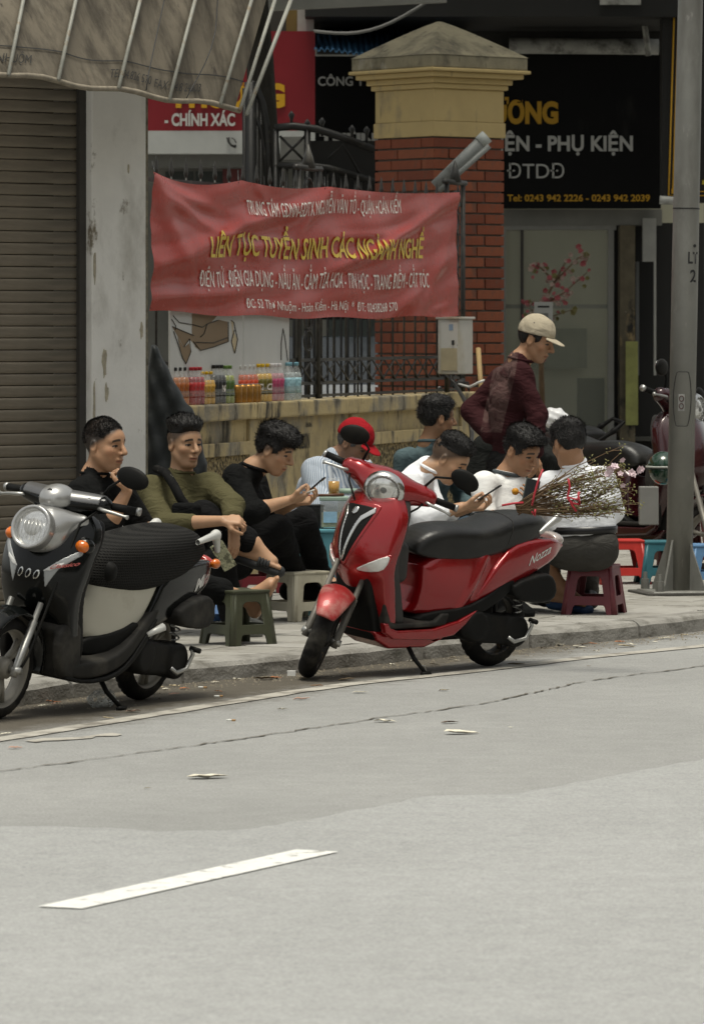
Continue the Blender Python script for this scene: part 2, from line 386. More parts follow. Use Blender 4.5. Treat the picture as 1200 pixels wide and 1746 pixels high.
# kerb of separate stones, following the measured line of its foot
foot = [G(-700, 1322), G(-200, 1240), G(20, 1207), G(150, 1187), G(290, 1168), G(400, 1158), G(500, 1149), G(580, 1138.5), G(700, 1127), G(800, 1117), G(900, 1106), G(1000, 1097), G(1120, 1086), G(1200, 1076), G(1700, 1008), G(2600, 926)]
def resample(pts, step):
    out = [pts[0]]; acc = 0; 
    for a, b in zip(pts[:-1], pts[1:]):
        L = (b - a).length; t = step - acc
        while t <= L: out.append(a.lerp(b, t / L)); t += step
        acc = L - (t - step)
    return out
m_kerb = M('kerb_concrete', (0.28, 0.27, 0.245), 0.85, var=0.2, vs=7, bump=0.5, bs=70, dirt=[((0.10, 0.093, 0.075), 5, 0.45, 0.7, (1, 1, 3)), ((0.34, 0.33, 0.30), 16, 0.6, 0.72, (1, 1, 1))])
kerb = empty('kerb', foot[4]); tag(kerb, kind='structure')
ks = resample(foot, 0.98); kpts = ks
for i in range(len(ks) - 1):
    a, b = ks[i], ks[i + 1]; t = (b - a).normalized(); s = Vector((-t.y, t.x, 0)); rr = random.Random(i)
    prof = [(0.0, -0.05), (0.008, PAV * 0.72), (0.026, PAV - 0.006), (0.05, PAV + 0.002), (0.17, PAV + 0.003), (0.17, -0.05)]
    V, F = [], []; segn = 6; g = 0.011
    for q in range(segn + 1):
        p = a + t * (g + ((b - a).length - 2 * g) * q / segn); j = rr.uniform(-0.004, 0.004)
        for (w, z) in prof: V.append(p + s * (w + (j if w < .06 else 0)) + Vector((0, 0, z + (rr.uniform(-.003, .003) if z > 0 else 0))) - kerb.location)
    m = len(prof)
    for q in range(segn):
        for k in range(m): F.append((q * m + k, (q + 1) * m + k, (q + 1) * m + (k + 1) % m, q * m + (k + 1) % m))
    F += [tuple(range(m)), tuple(range(segn * m + m - 1, segn * m - 1, -1))]
    from_pd('kerb_stone', V, F, m_kerb, kerb)

# pavement base and its slabs
m_pav = M('paving_mortar', (0.12, 0.115, 0.10), 0.9, var=0.25, vs=10)
m_slab = [M('paving_slab_%s' % k, c, 0.82, var=0.16, vs=5, bump=0.35, bs=90, dirt=[((0.15, 0.14, 0.115), 3.2, 0.5, 0.72, (1, 1, 1)), ((0.09, 0.085, 0.07), 24, 0.66, 0.74, (1, 1, 1))]) for k, c in (('a', (0.31, 0.30, 0.27)), ('b', (0.285, 0.274, 0.245)), ('c', (0.335, 0.324, 0.296)))]
back = [p + Vector((-t0[0], -t0[1], 0)) for p in foot for t0 in ((N.x * 30 - U.x * 6, N.y * 30 - U.y * 6),)]
inn = [p - N * 0.12 for p in foot]
pave = from_pd('pavement', [(p.x, p.y, PAV - 0.012) for p in inn] + [(p.x, p.y, PAV - 0.012) for p in back], [(i, i + 1, i + 1 + len(foot), i + len(foot)) for i in range(len(foot) - 1)], m_pav); tag(pave, kind='structure')
def foot_t(s_):                                  # kerb offset (towards the road) at a distance along the street
    best = None
    for a, b in zip(foot[:-1], foot[1:]):
        sa, sb = a.dot(U), b.dot(U)
        if sa <= s_ <= sb: return a.dot(N) + (b.dot(N) - a.dot(N)) * (s_ - sa) / (sb - sa)
    return foot[-1].dot(N)
TS = 0.40; n_t = 0
slab_me = []
for k in range(6):
    bm = bmesh.new(); rr = random.Random(k); bm_box(bm, (0, 0, 0), (TS - 0.009, TS - 0.009, 0.03), None, 0.003); me = bpy.data.meshes.new('paving_slab'); bm.to_mesh(me); bm.free(); me.materials.append(m_slab[k % 3]); slab_me.append(me)
s0 = foot[2].dot(U); rows = 11
for i in range(0, 46):
    sc = s0 + (i + .5) * TS; kt = foot_t(sc) - 0.18
    for j in range(rows):
        c = U * sc + N * (kt - (j + .5) * TS)
        px = 600 + c.x / c.y * FPX
        if px < -90 or px > 1300 or n_t >= 300: continue
        rr = random.Random(i * 50 + j); o = bpy.data.objects.new('paving_slab', slab_me[rr.randrange(6)]); COL.objects.link(o); o.parent = pave
        o.location = (c.x, c.y, PAV - 0.015 + rr.uniform(-.0025, .0025)); o.rotation_euler = (rr.uniform(-.004, .004), rr.uniform(-.004, .004), -TH + math.pi / 2 * rr.randrange(4)); n_t += 1
far_pave = from_pd('pavement_beyond', [tuple(U * a + N * b + Vector((0, 0, PAV - .006))) for a, b in ((24.5, -13.9), (60, -13.9), (60, -40), (24.5, -40))], [(0, 1, 2, 3)], M('paving_far', (0.27, 0.26, 0.235), 0.85, var=0.2, vs=2.5)); tag(far_pave, kind='structure')
# ================================================================== BUILDINGS, WALL, FENCE, SIGNS
def xf(o, loc, xa, ya=None, za=Vector((0, 0, 1))):
    """place an object with its local x along xa, z up"""
    xa = Vector(xa).normalized(); za = Vector(za).normalized(); ya = za.cross(xa).normalized() if ya is None else Vector(ya)
    setmw(o, frame(xa, ya, za, loc)); return o
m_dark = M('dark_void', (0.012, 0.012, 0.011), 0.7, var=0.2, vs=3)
m_blackmetal = M('black_iron', (0.016, 0.016, 0.015), 0.45, var=0.25, vs=20, dirt=[((0.06, 0.055, 0.045), 12, 0.58, 0.7, (1, 1, 1))])
m_greymetal = M('galvanised_grey', (0.33, 0.33, 0.31), 0.45, 0.5, var=0.18, vs=6, dirt=[((0.20, 0.19, 0.17), 9, 0.5, 0.7, (1, 1, .3))])

# --- shuttered shop on the left -----------------------------------------------------------------
A50 = Vector((math.sin(R(51)), math.cos(R(51)), 0)); N50 = Vector((A50.y, -A50.x, 0))
Pc = P(157, 550, 26.0); Pc.z = 0                    # near corner of the pillar's face
m_plaster = M('old_white_plaster', (0.78, 0.765, 0.715), 0.85, var=0.10, vs=3, bump=0.25, bs=40, dirt=[((0.42, 0.40, 0.35), 2.6, 0.50, 0.72, (1, 1, .45)), ((0.20, 0.17, 0.12), 7, 0.61, 0.68, (1, 1, .5)), ((0.05, 0.045, 0.04), 30, 0.72, 0.76, (1, 1, .6))])
pil = empty('shop_pillar', Pc + Vector((0, 0, PAV)), 0, 'white peeling plaster pillar between the roller shutter and the banner', 'pillar')
PW = 0.375
o = box('shaft', (0, 0, 0), (PW, 0.5, 3.6), m_plaster, pil, bevel=0.012); setmw(o, frame(A50, -N50, Vector((0, 0, 1)), Pc + A50 * PW / 2 - N50 * 0.25 + Vector((0, 0, PAV + 1.8))))
m_patchp = M('bare_render', (0.40, 0.36, 0.27), 0.95, var=0.3, vs=25, bump=0.6, bs=60)
rr = random.Random(2)
def chip(parent, org, xa, za, na, cx, cz, w, h, seed, mat, th=0.004):
    rr = random.Random(seed); pts = []
    for k in range(14):
        a = 2 * pi * k / 14; q = 0.6 + 0.5 * rr.random(); pts.append(org + xa * (cx + w * q * math.cos(a)) + za * (cz + h * q * math.sin(a)))
    V = [p + na * th for p in pts] + [p - na * 0.01 for p in pts]; n = 14
    V = [v - parent.matrix_world.translation if parent else v for v in V]
    return from_pd('bare_patch', V, [tuple(range(n))] + [(i, i + n, (i + 1) % n + n, (i + 1) % n) for i in range(n)], mat, parent)
bpy.context.view_layer.update()
for cx, cz, w, h, sd in ((0.085, 1.47, 0.018, 0.09, 1), (0.10, 1.30, 0.013, 0.06, 2), (0.34, 1.65, 0.012, 0.05, 3), (0.02, 2.0, 0.010, 0.12, 4), (0.015, 1.2, 0.008, 0.16, 5), (0.25, 2.55, 0.006, 0.03, 6)):
    chip(pil, Pc, A50, Vector((0, 0, 1)), N50, cx, cz, w, h, sd, m_patchp)
o = box('edge_board', (0, 0, 0), (0.028, 0.05, 3.4), M('rotten_board', (0.20, 0.18, 0.13), 0.9, var=0.5, vs=30, bump=.8, bs=50), pil); setmw(o, frame(A50, -N50, Vector((0, 0, 1)), Pc + A50 * (PW + 0.016) - N50 * 0.05 + Vector((0, 0, PAV + 1.7))))
def slatmat():
    m = M('shutter_steel', (0.235, 0.20, 0.15), 0.55, 0.15, var=0.10, vs=4, dirt=[((0.12, 0.105, 0.08), 3, 0.48, 0.7, (.3, .3, 2)), ((0.40, 0.35, 0.28), 22, 0.70, 0.76, (.25, .25, 2))]); return m
m_slat = slatmat()
sh_l = Pc - N50 * 0.09 - A50 * 1.9
shut = empty('roller_shutter', sh_l + Vector((0, 0, PAV)), 0, 'closed brown steel roller shutter under the faded awning', 'shutter')
sp = 0.0655; prof = [(0.0, 0.0), (0.005, 0.003), (0.0065, 0.02), (0.007, 0.034), (0.0065, 0.05), (0.005, 0.0605), (0.0, 0.0625)]
bm = bmesh.new(); Lw = 1.86
ring0 = [bm.verts.new((0, -a, b)) for a, b in prof] ; ring1 = [bm.verts.new((Lw, -a, b)) for a, b in prof]
b0 = bm.verts.new((0, .012, .0625)); b1 = bm.verts.new((Lw, .012, .0625)); c0 = bm.verts.new((0, .012, 0)); c1_ = bm.verts.new((Lw, .012, 0))
for i in range(len(prof) - 1): bm.faces.new((ring0[i], ring1[i], ring1[i + 1], ring0[i + 1]))
bm.faces.new((ring0[-1], ring1[-1], b1, b0)); bm.faces.new((c0, c1_, ring1[0], ring0[0])); bm.faces.new((b0, b1, c1_, c0))
sl_me = bpy.data.meshes.new('slat'); bm.to_mesh(sl_me); bm.free(); sl_me.materials.append(m_slat); sl_me.shade_smooth()
for i in range(49):
    o = bpy.data.objects.new('slat', sl_me); COL.objects.link(o); o.parent = shut
    setmw(o, frame(A50, -N50, Vector((0, 0, 1)), sh_l + Vector((0, 0, PAV + 0.01 + i * sp)) + N50 * random.uniform(-.0015, .0015)))
o = box('guide_rail', (0, 0, 0), (0.045, 0.05, 3.3), M('rail_dark', (0.05, 0.046, 0.04), .6), shut); setmw(o, frame(A50, -N50, Vector((0, 0, 1)), sh_l + A50 * (Lw + 0.018) + N50 * 0.012 + Vector((0, 0, PAV + 1.65))))
shop = empty('corner_shop', sh_l - N50 * 0.6, 0, 'old shop house rising above the awning behind the shutter', 'building')
o = box('upper_wall', (0, 0, 0), (4.0, 0.5, 5.0), M('shop_upper', (0.30, 0.28, 0.23), .9, var=.25, vs=2), shop); setmw(o, frame(A50, -N50, Vector((0, 0, 1)), Pc + A50 * (PW - 2.0) - N50 * 0.26 + Vector((0, 0, PAV + 3.6 + 2.502))))
o = box('inside_wall', (0, 0, 0), (2.2, 0.05, 3.55), m_dark, shop); setmw(o, frame(A50, -N50, Vector((0, 0, 1)), sh_l + A50 * 0.8 - N50 * 0.3 + Vector((0, 0, PAV + 1.78))))
o = box('side_wall', (0, 0, 0), (0.2, 2.2, 3.55), m_plaster, shop); setmw(o, frame(A50, -N50, Vector((0, 0, 1)), Pc + A50 * (PW - 0.12) - N50 * 1.62 + Vector((0, 0, PAV + 1.78))))

# --- awning ---------------------------------------------------------------------------------------
aw = empty('awning', P(150, 140, 24.9), 0, 'faded brown canvas awning with telephone lettering above the shutter', 'awning'); bpy.context.view_layer.update()
E0, E1 = P(-130, 103, 23.3), P(408, 184, 26.0); UP0, UP1 = Vector((0.02, 0.80, 0.60)), Vector((0.16, 0.42, 0.60)); UPV = (UP0 + UP1) / 2
m_canvas = M('awning_canvas', (0.155, 0.133, 0.098), 0.85, var=0.2, vs=3.5, bump=0.3, bs=25, dirt=[((0.055, 0.046, 0.033), 3.2, 0.44, 0.66, (2.4, 2.4, .35)), ((0.19, 0.17, 0.13), 5, 0.60, 0.75, (1, 1, .4)), ((0.06, 0.05, 0.04), 8, 0.64, 0.72, (1, 1, .8))])
ribs_u = [0.06, 0.24, 0.392, 0.583, 0.750, 0.925]
def aw_pt(u, v, off=0.0):
    sag = 0.0
    for a, b in zip(ribs_u[:-1], ribs_u[1:]):
        if a < u < b: sag = math.sin(pi * (u - a) / (b - a)) * 0.022
    n = UPV.cross(E1 - E0).normalized()
    if n.y > 0: n = -n
    return E0.lerp(E1, u) + UP0.lerp(UP1, u) * v - n * sag * (0.4 + v) * min(1, v * 8) + n * off + Vector((0, 0, 0.012 * math.sin(u * 23) * (1 - v)))
V, F = [], []; nu, nv = 90, 14
for i in range(nu + 1):
    for j in range(nv + 1):
        u, v = i / nu * 0.985, j / nv * 2.5
        q = aw_pt(u, v) - aw.location; V.append(q)
for i in range(nu):
    for j in range(nv): a = i * (nv + 1) + j; F.append((a, a + nv + 1, a + nv + 2, a + 1))
from_pd('canvas', V, F, m_canvas, aw, True)
m_awrod = M('awning_rod_paint', (0.27, 0.27, 0.235), .5, var=.2, vs=10, dirt=[((0.22, 0.17, 0.11), 14, .55, .68, (1, 1, 1))])
for u in ribs_u[1:]: tube('rib', [aw_pt(u, -0.02, 0.02) - aw.location, aw_pt(u + 0.004, 0.7, 0.02) - aw.location, aw_pt(u + 0.006, 1.35, 0.025) - aw.location], 0.011, m_awrod, aw, 8)
tube('rib', [aw_pt(0.99, -0.03, .03) - aw.location, aw_pt(1.0, 1.35, .04) - aw.location], 0.011, m_awrod, aw, 8)
tube('rib', [aw_pt(1.015, -0.055, .03) - aw.location, aw_pt(1.05, 1.35, .06) - aw.location], 0.012, m_awrod, aw, 8)
V, F = tube_data([aw_pt(u / 20, -0.012, 0.004) - aw.location for u in range(0, 21)], 0.016, 6); from_pd('front_bar', V, F, M('rusty_bar', (0.23, 0.20, 0.15), .8, var=.4, vs=14), aw, True)
for u0, u1, sw in ((0.165, 0.125, .0), (0.665, 0.665, .0), (0.845, 0.80, .03)):
    tube('cord', [aw_pt(u0 + (u1 - u0) * (1 - k / 8) + sw * math.sin(k / 8 * pi * 1.4), k / 8 * 1.3, 0.035) - aw.location for k in range(9)], 0.0035, m_blackmetal, aw, 5)
m_ink = M('faded_black_ink', (0.03, 0.03, 0.028), .8, var=.3, vs=30)
XA = (E1 - E0).normalized(); NA = UPV.cross(XA).normalized(); NA = -NA if NA.y > 0 else NA
def aw_text(s, u0, v0, w, h):
    me = text_mesh(s, w, h, 0.0); me.materials.append(m_ink)
    for v in me.vertices:
        u = u0 + v.co.x / (E1 - E0).length; vv = v0 + v.co.y / UPV.length; v.co = aw_pt(u, vv, 0.009) - aw.location
    o = bpy.data.objects.new('lettering', me); COL.objects.link(o); o.parent = aw
aw_text('THỢ NHUỘM', 0.135, 0.105, 0.54, 0.072)
aw_text('TEL 04.826 570', 0.553, 0.092, 0.42, 0.072)
aw_text('FAX: 04.8 24603', 0.70, 0.08, 0.48, 0.072)
V = [aw_pt(i / 60 * 0.985, 0.245, 0.007) - aw.location for i in range(61)] + [aw_pt(i / 60 * 0.985, 0.256, 0.007) - aw.location for i in range(61)]
from_pd('stitched_band', V, [(i, i + 1, i + 62, i + 61) for i in range(60)], m_ink, aw)

# --- yellow boundary wall -----------------------------------------------------------------------------
WA, WB = P(262, 550, 28.3), P(812, 550, 34.7); WA.z = WB.z = 0
WD = (WB - WA).normalized(); WN = Vector((WD.y, -WD.x, 0)); WLen = (WB - WA).length
def wfrac(px):                                         # distance along the wall seen at a photograph column
    k = (px - 600) / FPX; return (k * WA.y - WA.x) / (WD.x - k * WD.y)
LEDGE = 1.18
m_wall = M('yellow_limewash', (0.47, 0.375, 0.195), 0.9, var=0.16, vs=3, bump=0.4, bs=35, dirt=[((0.36, 0.29, 0.165), 4, 0.48, 0.66, (1, 1, 1)), ((0.25, 0.225, 0.17), 2.6, 0.48, 0.60, (1, 1, .8)), ((0.06, 0.052, 0.036), 3.4, 0.53, 0.64, (1.5, 1.5, .5)), ((0.03, 0.026, 0.02), 16, 0.63, 0.69, (2, 2, .35))])
m_pebble = bpy.data.materials.new('pebble_dash'); m_pebble.use_nodes = True
t = m_pebble.node_tree; b = t.nodes['Principled BSDF']; b.inputs['Roughness'].default_value = .9
tc = nd(t, 'ShaderNodeTexCoord'); vo = nd(t, 'ShaderNodeTexVoronoi', Scale=52.0); t.links.new(tc.outputs['Object'], vo.inputs['Vector'])
nz = nd(t, 'ShaderNodeTexNoise', Scale=38.0, Detail=4.0); t.links.new(tc.outputs['Object'], nz.inputs['Vector'])
cr = nd(t, 'ShaderNodeValToRGB'); cr.color_ramp.elements[0].position = .38; cr.color_ramp.elements[0].color = (0.05, 0.04, 0.02, 1); cr.color_ramp.elements[1].position = .62; cr.color_ramp.elements[1].color = (0.40, 0.31, 0.15, 1)
t.links.new(nz.outputs[0], cr.inputs[0]); t.links.new(cr.outputs[0], b.inputs['Base Color'])
bp = nd(t, 'ShaderNodeBump', Strength=1.0, Distance=0.02); bp.invert = True; t.links.new(vo.outputs['Distance'], bp.inputs['Height']); t.links.new(bp.outputs[0], b.inputs['Normal'])
wall = empty('boundary_wall', WA + Vector((0, 0, PAV)), 0, 'low yellow limewashed wall with stained ledge behind the seated men', 'wall')
def wbox(name, s0, s1, t0, t1, z0, z1, mat, parent=wall, bevel=0.006):
    o = box(name, (0, 0, 0), (s1 - s0, t1 - t0, z1 - z0), mat, parent, bevel=bevel)
    setmw(o, frame(WD, -WN, Vector((0, 0, 1)), WA + WD * (s0 + s1) / 2 + WN * (t0 + t1) / 2 + Vector((0, 0, (z0 + z1) / 2)))); return o
wbox('wall_body', -0.2, WLen, -0.22, 0.0, PAV - .02, LEDGE - .1, m_wall)
jn = wfrac(427); wbox('ledge', -0.2, jn - .004, -0.26, 0.05, LEDGE - .105, LEDGE, m_wall, bevel=.012); wbox('ledge', jn + .004, WLen + .02, -0.26, 0.05, LEDGE - .105, LEDGE, m_wall, bevel=.012)
jn2 = wfrac(600); jn3 = wfrac(790)
wbox('pilaster', jn - .07, jn + .07, 0.0, 0.022, PAV, LEDGE - .106, m_wall); wbox('pilaster', jn2 - .07, jn2 + .07, 0.0, 0.022, PAV, LEDGE - .106, m_wall); wbox('pilaster', jn3 - .12, WLen, 0.0, 0.022, PAV, LEDGE - .106, m_wall)
for a, b_ in ((-0.2, jn - .072), (jn2 + .072, jn3 - .122)):
    wbox('moulding', a, b_, 0.0, 0.03, LEDGE - .33, LEDGE - .245, m_wall); wbox('pebble_panel', a, b_, 0.0, 0.012, PAV + .2, LEDGE - .332, m_pebble, bevel=0)
wbox('plinth', -0.2, WLen, 0.0, 0.05, PAV - .01, PAV + .195, m_wall)
def wtext(s, s0, z0, w, h, mat, par, off=0.004, name='lettering', bold=.01):
    me = text_mesh(s, w, h, bold); me.materials.append(mat); o = bpy.data.objects.new(name, me); COL.objects.link(o); o.parent = par
    setmw(o, frame(WD, Vector((0, 0, 1)), WN, WA + WD * s0 + WN * off + Vector((0, 0, z0)))); return o
wtext('CTV 98.200N', wfrac(492), 0.86, wfrac(527) - wfrac(492), 0.105, m_ink, wall)
wtext('8686', wfrac(521), 1.0, wfrac(531) - wfrac(521), 0.03, m_ink, wall)

# --- iron fence on the wall -----------------------------------------------------------------------------
fence = empty('iron_fence', WA + Vector((0, 0, LEDGE)), 0, 'black iron fence with spear tips and lattice band on the yellow wall', 'fence')
m_iron = M('fence_iron', (0.028, 0.027, 0.024), 0.5, var=0.3, vs=15, dirt=[((0.085, 0.078, 0.062), 7, 0.48, 0.68, (1, 1, 1))])
FT = -0.10
def fp(s, z, off=FT): return WA + WD * s + WN * off + Vector((0, 0, z)) - fence.location
bar_px = [268, 280, 290] + [505, 520] + [560 + 21.7 * k for k in range(0, 11)]
s_bars = [0.05 + 0.262 * k for k in range(int((WLen - 0.1) / 0.262) + 1)]
zl0, zl1, ztop = 1.285, 1.44, 2.56
bar_me = None
for s in s_bars:
    if bar_me is None:
        V, F = tube_data([(0, 0, 0), (0, 0, ztop - LEDGE + .06)], 0.0085, 6); v2, f2 = lathe_data([(0, .155), (.006, .13), (.013, .07), (.016, .055), (.010, .04), (.0085, .03)], 8)
        o_ = len(V); V += [Vector(v) + Vector((0, 0, ztop - LEDGE + .0)) for v in v2]; F += [tuple(i + o_ for i in q) for q in f2]
        ob = from_pd('bar', V, F, m_iron, fence, True); bar_me = ob.data
    else: ob = mesh_obj('bar', bar_me, None, fence)
    ob.location = fp(s, LEDGE)
for z, r_ in ((zl0, .011), (zl1, .011), (ztop, .013), (LEDGE + .02, .009)):
    o = box('rail', (0, 0, 0), (WLen - .1, r_ * 1.6, r_ * 2), m_iron, fence); setmw(o, frame(WD, -WN, Vector((0, 0, 1)), WA + WD * (WLen / 2) + WN * (FT + .004) + Vector((0, 0, z))))
for i in range(len(s_bars) - 1):                        # lattice crosses
    a, b_ = s_bars[i], s_bars[i + 1]
    for (p, q, k) in ((a, b_, .012), (b_, a, .02)):
        tube('lattice_strip', [fp(p, zl0 + .01, FT + k), fp(q, zl1 - .01, FT + k)], 0.0065, m_iron, fence, 5)
def fpost(px):
    s = wfrac(px); wd = 0.20
    for q in (-wd, wd): o = tube('post', [fp(s + q, LEDGE, FT + .02), fp(s + q, 2.72, FT + .02)], 0.018, m_iron, fence, 4)
    for z in np.arange(LEDGE + .1, 2.7, .145):
        if zl0 - .05 < z < zl1 + .02:
            continue
        V, F = tube_data([fp(s + .09 * math.cos(a), z + .07 * math.sin(a), FT + .02) for a in np.linspace(0, 2 * pi, 13)[:-1]], .008, 5, close=True); from_pd('scroll', V, F, m_iron, fence, True)
    tube('post_cap', [fp(s - wd - .06, 2.72, FT + .02), fp(s + wd + .06, 2.72, FT + .02)], .022, m_iron, fence, 6)
    tube('post_cap', [fp(s, 2.72, FT + .02), fp(s, 2.80, FT + .02), fp(s, 2.88, FT + .02)], [.05, .03, .004], m_iron, fence, 8)
fpost(545); fpost(793)

# --- banner --------------------------------------------------------------------------------------------------
ba, bb_ = WA + WD * wfrac(256) + WN * .16, WA + WD * wfrac(781) + WN * .16
BA0, BA1 = P(255, 530, ba.y), P(255, 293, ba.y); BB0, BB1 = P(781, 538, bb_.y), P(781, 328, bb_.y)
m_ban = M('banner_vinyl', (0.38, 0.030, 0.015), 0.27, var=0.10, vs=4, spec=0.30, bump=0.10, bs=18)
bn_n = (BB0 - BA0).cross(Vector((0, 0, 1))).normalized(); bn_n = -bn_n if bn_n.y > 0 else bn_n
RB = np.random.default_rng(5)
folds = [(0.02, 0.35, 0.55, 1.0, .020, .045), (0.0, 0.40, 0.42, 0.86, .020, .05), (0.0, 0.93, 0.33, 0.42, .018, .05), (0.5, 0.30, 1.0, 0.95, .022, .05), (0.62, 0.45, 1.0, 0.98, .014, .04), (0.0, 1.0, 0.14, 0.05, .016, .05), (0.0, 0.98, 0.25, 0.75, .014, .04), (0.0, 0.3, 0.25, 0.55, .014, .06), (0.75, 0.0, 1.0, 0.55, .012, .05), (0.85, 0.0, 1.0, 0.8, .010, .04), (0.55, 1.0, 0.40, 0.55, .012, .035), (0.30, 1.0, 0.36, 0.82, .01, .03), (0.0, 0.1, 0.4, 0.22, .012, .05), (0.55, 0.62, 0.9, 0.72, .012, .035), (0.2, 0.5, 0.6, 0.6, .010, .04), (0.9, 0.05, 1.0, 0.12, .010, .03)]
def ban_d(u, v):
    """depth of the vinyl's folds at 0..1 coordinates"""
    w = 0.0
    for (u0, v0, u1, v1, am, wd) in folds:
        au, av = (u - u0) * 2.2, v - v0; bu, bv = (u1 - u0) * 2.2, v1 - v0; L = math.hypot(bu, bv); t = max(0, min(1, (au * bu + av * bv) / L / L))
        dd = math.hypot(au - bu * t, av - bv * t); w += am * math.exp(-(dd / wd) ** 2) * (0.35 + 0.65 * math.sin(pi * min(1, t + .15)))
    return w * 0.95 + 0.014 * math.sin(u * 9 + 1 + v) * math.sin(v * 3.0) + 0.005 * math.sin(u * 31 + v * 8) + 0.004 * math.sin(v * 26 - u * 17)
def ban_pt(u, v, off=0.0):
    a = BA0.lerp(BB0, u); b = BA1.lerp(BB1, u)
    top = -0.02 * math.sin(pi * u) + 0.035 * max(0, 1 - abs(u - 0.255) / .11) ** 2 * 0 - 0.05 * math.sin(pi * min(1, u / .26)) * (u < .26) - 0.028 * math.sin(pi * min(1, max(0, (u - .26) / .27))) - 0.02 * math.sin(pi * max(0, (u - .53) / .47))
    bot = -0.03 * math.sin(pi * u) + 0.008 * math.sin(u * 25)
    p = a.lerp(b, v) + Vector((0, 0, top * v + bot * (1 - v))); return p + bn_n * (ban_d(u, v) + off)
ban = empty('banner', ban_pt(0.5, 0.0), 0, 'creased red vinyl banner with yellow and white lettering tied along the fence', 'banner')
nu, nv = 150, 56
V = [ban_pt(i / nu, j / nv) - ban.location for i in range(nu + 1) for j in range(nv + 1)]
F = [(i * (nv + 1) + j, (i + 1) * (nv + 1) + j, (i + 1) * (nv + 1) + j + 1, i * (nv + 1) + j + 1) for i in range(nu) for j in range(nv)]
from_pd('vinyl', V, F, m_ban, ban, True)
m_by = M('banner_yellow', (0.72, 0.52, 0.06), .5, var=.12, vs=10); m_bw = M('banner_white', (0.80, 0.75, 0.68), .5, var=.12, vs=10)
def ban_text(s, u0, u1, v0, v1, h, mat, bold=.012):
    me = text_mesh(s, 1.0, 1.0, bold)
    bm = bmesh.new(); bm.from_mesh(me)
    for _ in range(2):
        es = [e for e in bm.edges if (e.verts[0].co - e.verts[1].co).length > 0.22 or abs(e.verts[0].co.y - e.verts[1].co.y) > .22]
        if es: bmesh.ops.subdivide_edges(bm, edges=es, cuts=1)
    bmesh.ops.triangulate(bm, faces=bm.faces[:]); bm.to_mesh(me); bm.free(); me.materials.append(mat)
    for v in me.vertices:
        x, y = v.co.x, v.co.y; u = u0 + (u1 - u0) * x; vv = v0 + (v1 - v0) * x + y * h; v.co = ban_pt(u, vv, 0.008) - ban.location
    o = bpy.data.objects.new('lettering', me); COL.objects.link(o); o.parent = ban
ban_text('TRUNG TÂM GDNN-GDTX NGUYỄN VĂN TỐ - QUẬN HOÀN KIẾM', 0.275, 0.778, 0.755, 0.84, 0.115, m_bw, .0)
ban_text('LIÊN TỤC TUYỂN SINH CÁC NGÀNH NGHỀ', 0.157, 0.862, 0.445, 0.475, 0.165, m_by, .014)
ban_text('ĐIỆN TỬ - ĐIỆN GIA DỤNG - NẤU ĂN - CẮM TỈA HOA - TIN HỌC - TRANG ĐIỂM - CẮT TÓC', 0.133, 0.88, 0.215, 0.235, 0.125, m_bw, .0)
ban_text('ĐC: 52 Thợ Nhuộm - Hoàn Kiếm - Hà Nội  *  ĐT: 02438268 570', 0.272, 0.762, 0.055, 0.055, 0.072, m_bw, .0)
for k in range(6): tube('eyelet_tie', [ban_pt((0.002, .25, .52, .998, .002, .998)[k], (.985, .985, .985, .985, .02, .02)[k]) - ban.location, ban_pt((0.002, .25, .52, .998, .002, .998)[k], (1.06, 1.06, 1.06, 1.04, .0, .0)[k]) + Vector((0, .12, .02)) - ban.location], .004, m_blackmetal, ban, 5)

# --- mural boards behind the bottles --------------------------------------------------------------------------
def wp(s, z, off): return WA + WD * s + WN * off + Vector((0, 0, z))
m_board = M('mural_white', (0.56, 0.56, 0.53), .6, var=.05, vs=5)
def mural(px0, px1, lab):
    s0, s1 = wfrac(px0), wfrac(px1); e = empty('mural_board', wp((s0 + s1) / 2, LEDGE, -.03), 0, lab, 'mural board')
    o = box('panel', (0, 0, 0), (s1 - s0, .012, .95), m_board, e); setmw(o, frame(WD, -WN, Vector((0, 0, 1)), wp((s0 + s1) / 2, LEDGE + .477, -.034))); return e
mb1 = mural(298, 421, 'white painted board with brown sleeve drawing left of its joint'); mb2 = mural(423, 500, 'plain white board with thin leaf outline near its right edge')
m_brown = M('mural_brown', (0.235, 0.165, 0.095), .7, var=.06); m_line = M('mural_line', (0.05, 0.045, 0.035), .7); m_skin_p = M('mural_skin', (0.55, 0.45, 0.28), .7)
def mpoly(par, pts, mat, off, name='drawing'):
    V = []
    for x, y in pts:
        px, py = 240 + x / 4.286, 530 + y / 4.286; s = wfrac(px); q = wp(s, 0, -.028 + off); z = CAMZ - (py - HOR) / FPX * q.y; V.append(Vector((q.x, q.y, z)) - par.location)
    return from_pd(name, V, [tuple(range(len(V)))], mat, par)
def mline(par, pts, off=.004, r_=.003):
    V = []
    for x, y in pts:
        px, py = 240 + x / 4.286, 530 + y / 4.286; q = wp(wfrac(px), 0, -.028 + off); V.append(Vector((q.x, q.y, CAMZ - (py - HOR) / FPX * q.y)) - par.location)
    tube('drawn_line', V, r_, m_line, par, 4)
sl = [(405, 20), (590, 35), (545, 85), (600, 65), (665, 80), (668, 225), (560, 265), (465, 290), (430, 265), (415, 225), (405, 170)]
mpoly(mb1, sl, m_brown, .001); mpoly(mb1, [(260, 115), (415, 180), (418, 240), (385, 205), (345, 262), (318, 215)], m_brown, .0015); mpoly(mb1, [(300, 190), (345, 268), (385, 235), (395, 300), (360, 388), (335, 345)], m_brown, .002)
mpoly(mb1, [(690, 70), (708, 85), (705, 140), (732, 200), (722, 300), (712, 310), (695, 240), (700, 160)], m_skin_p, .001)
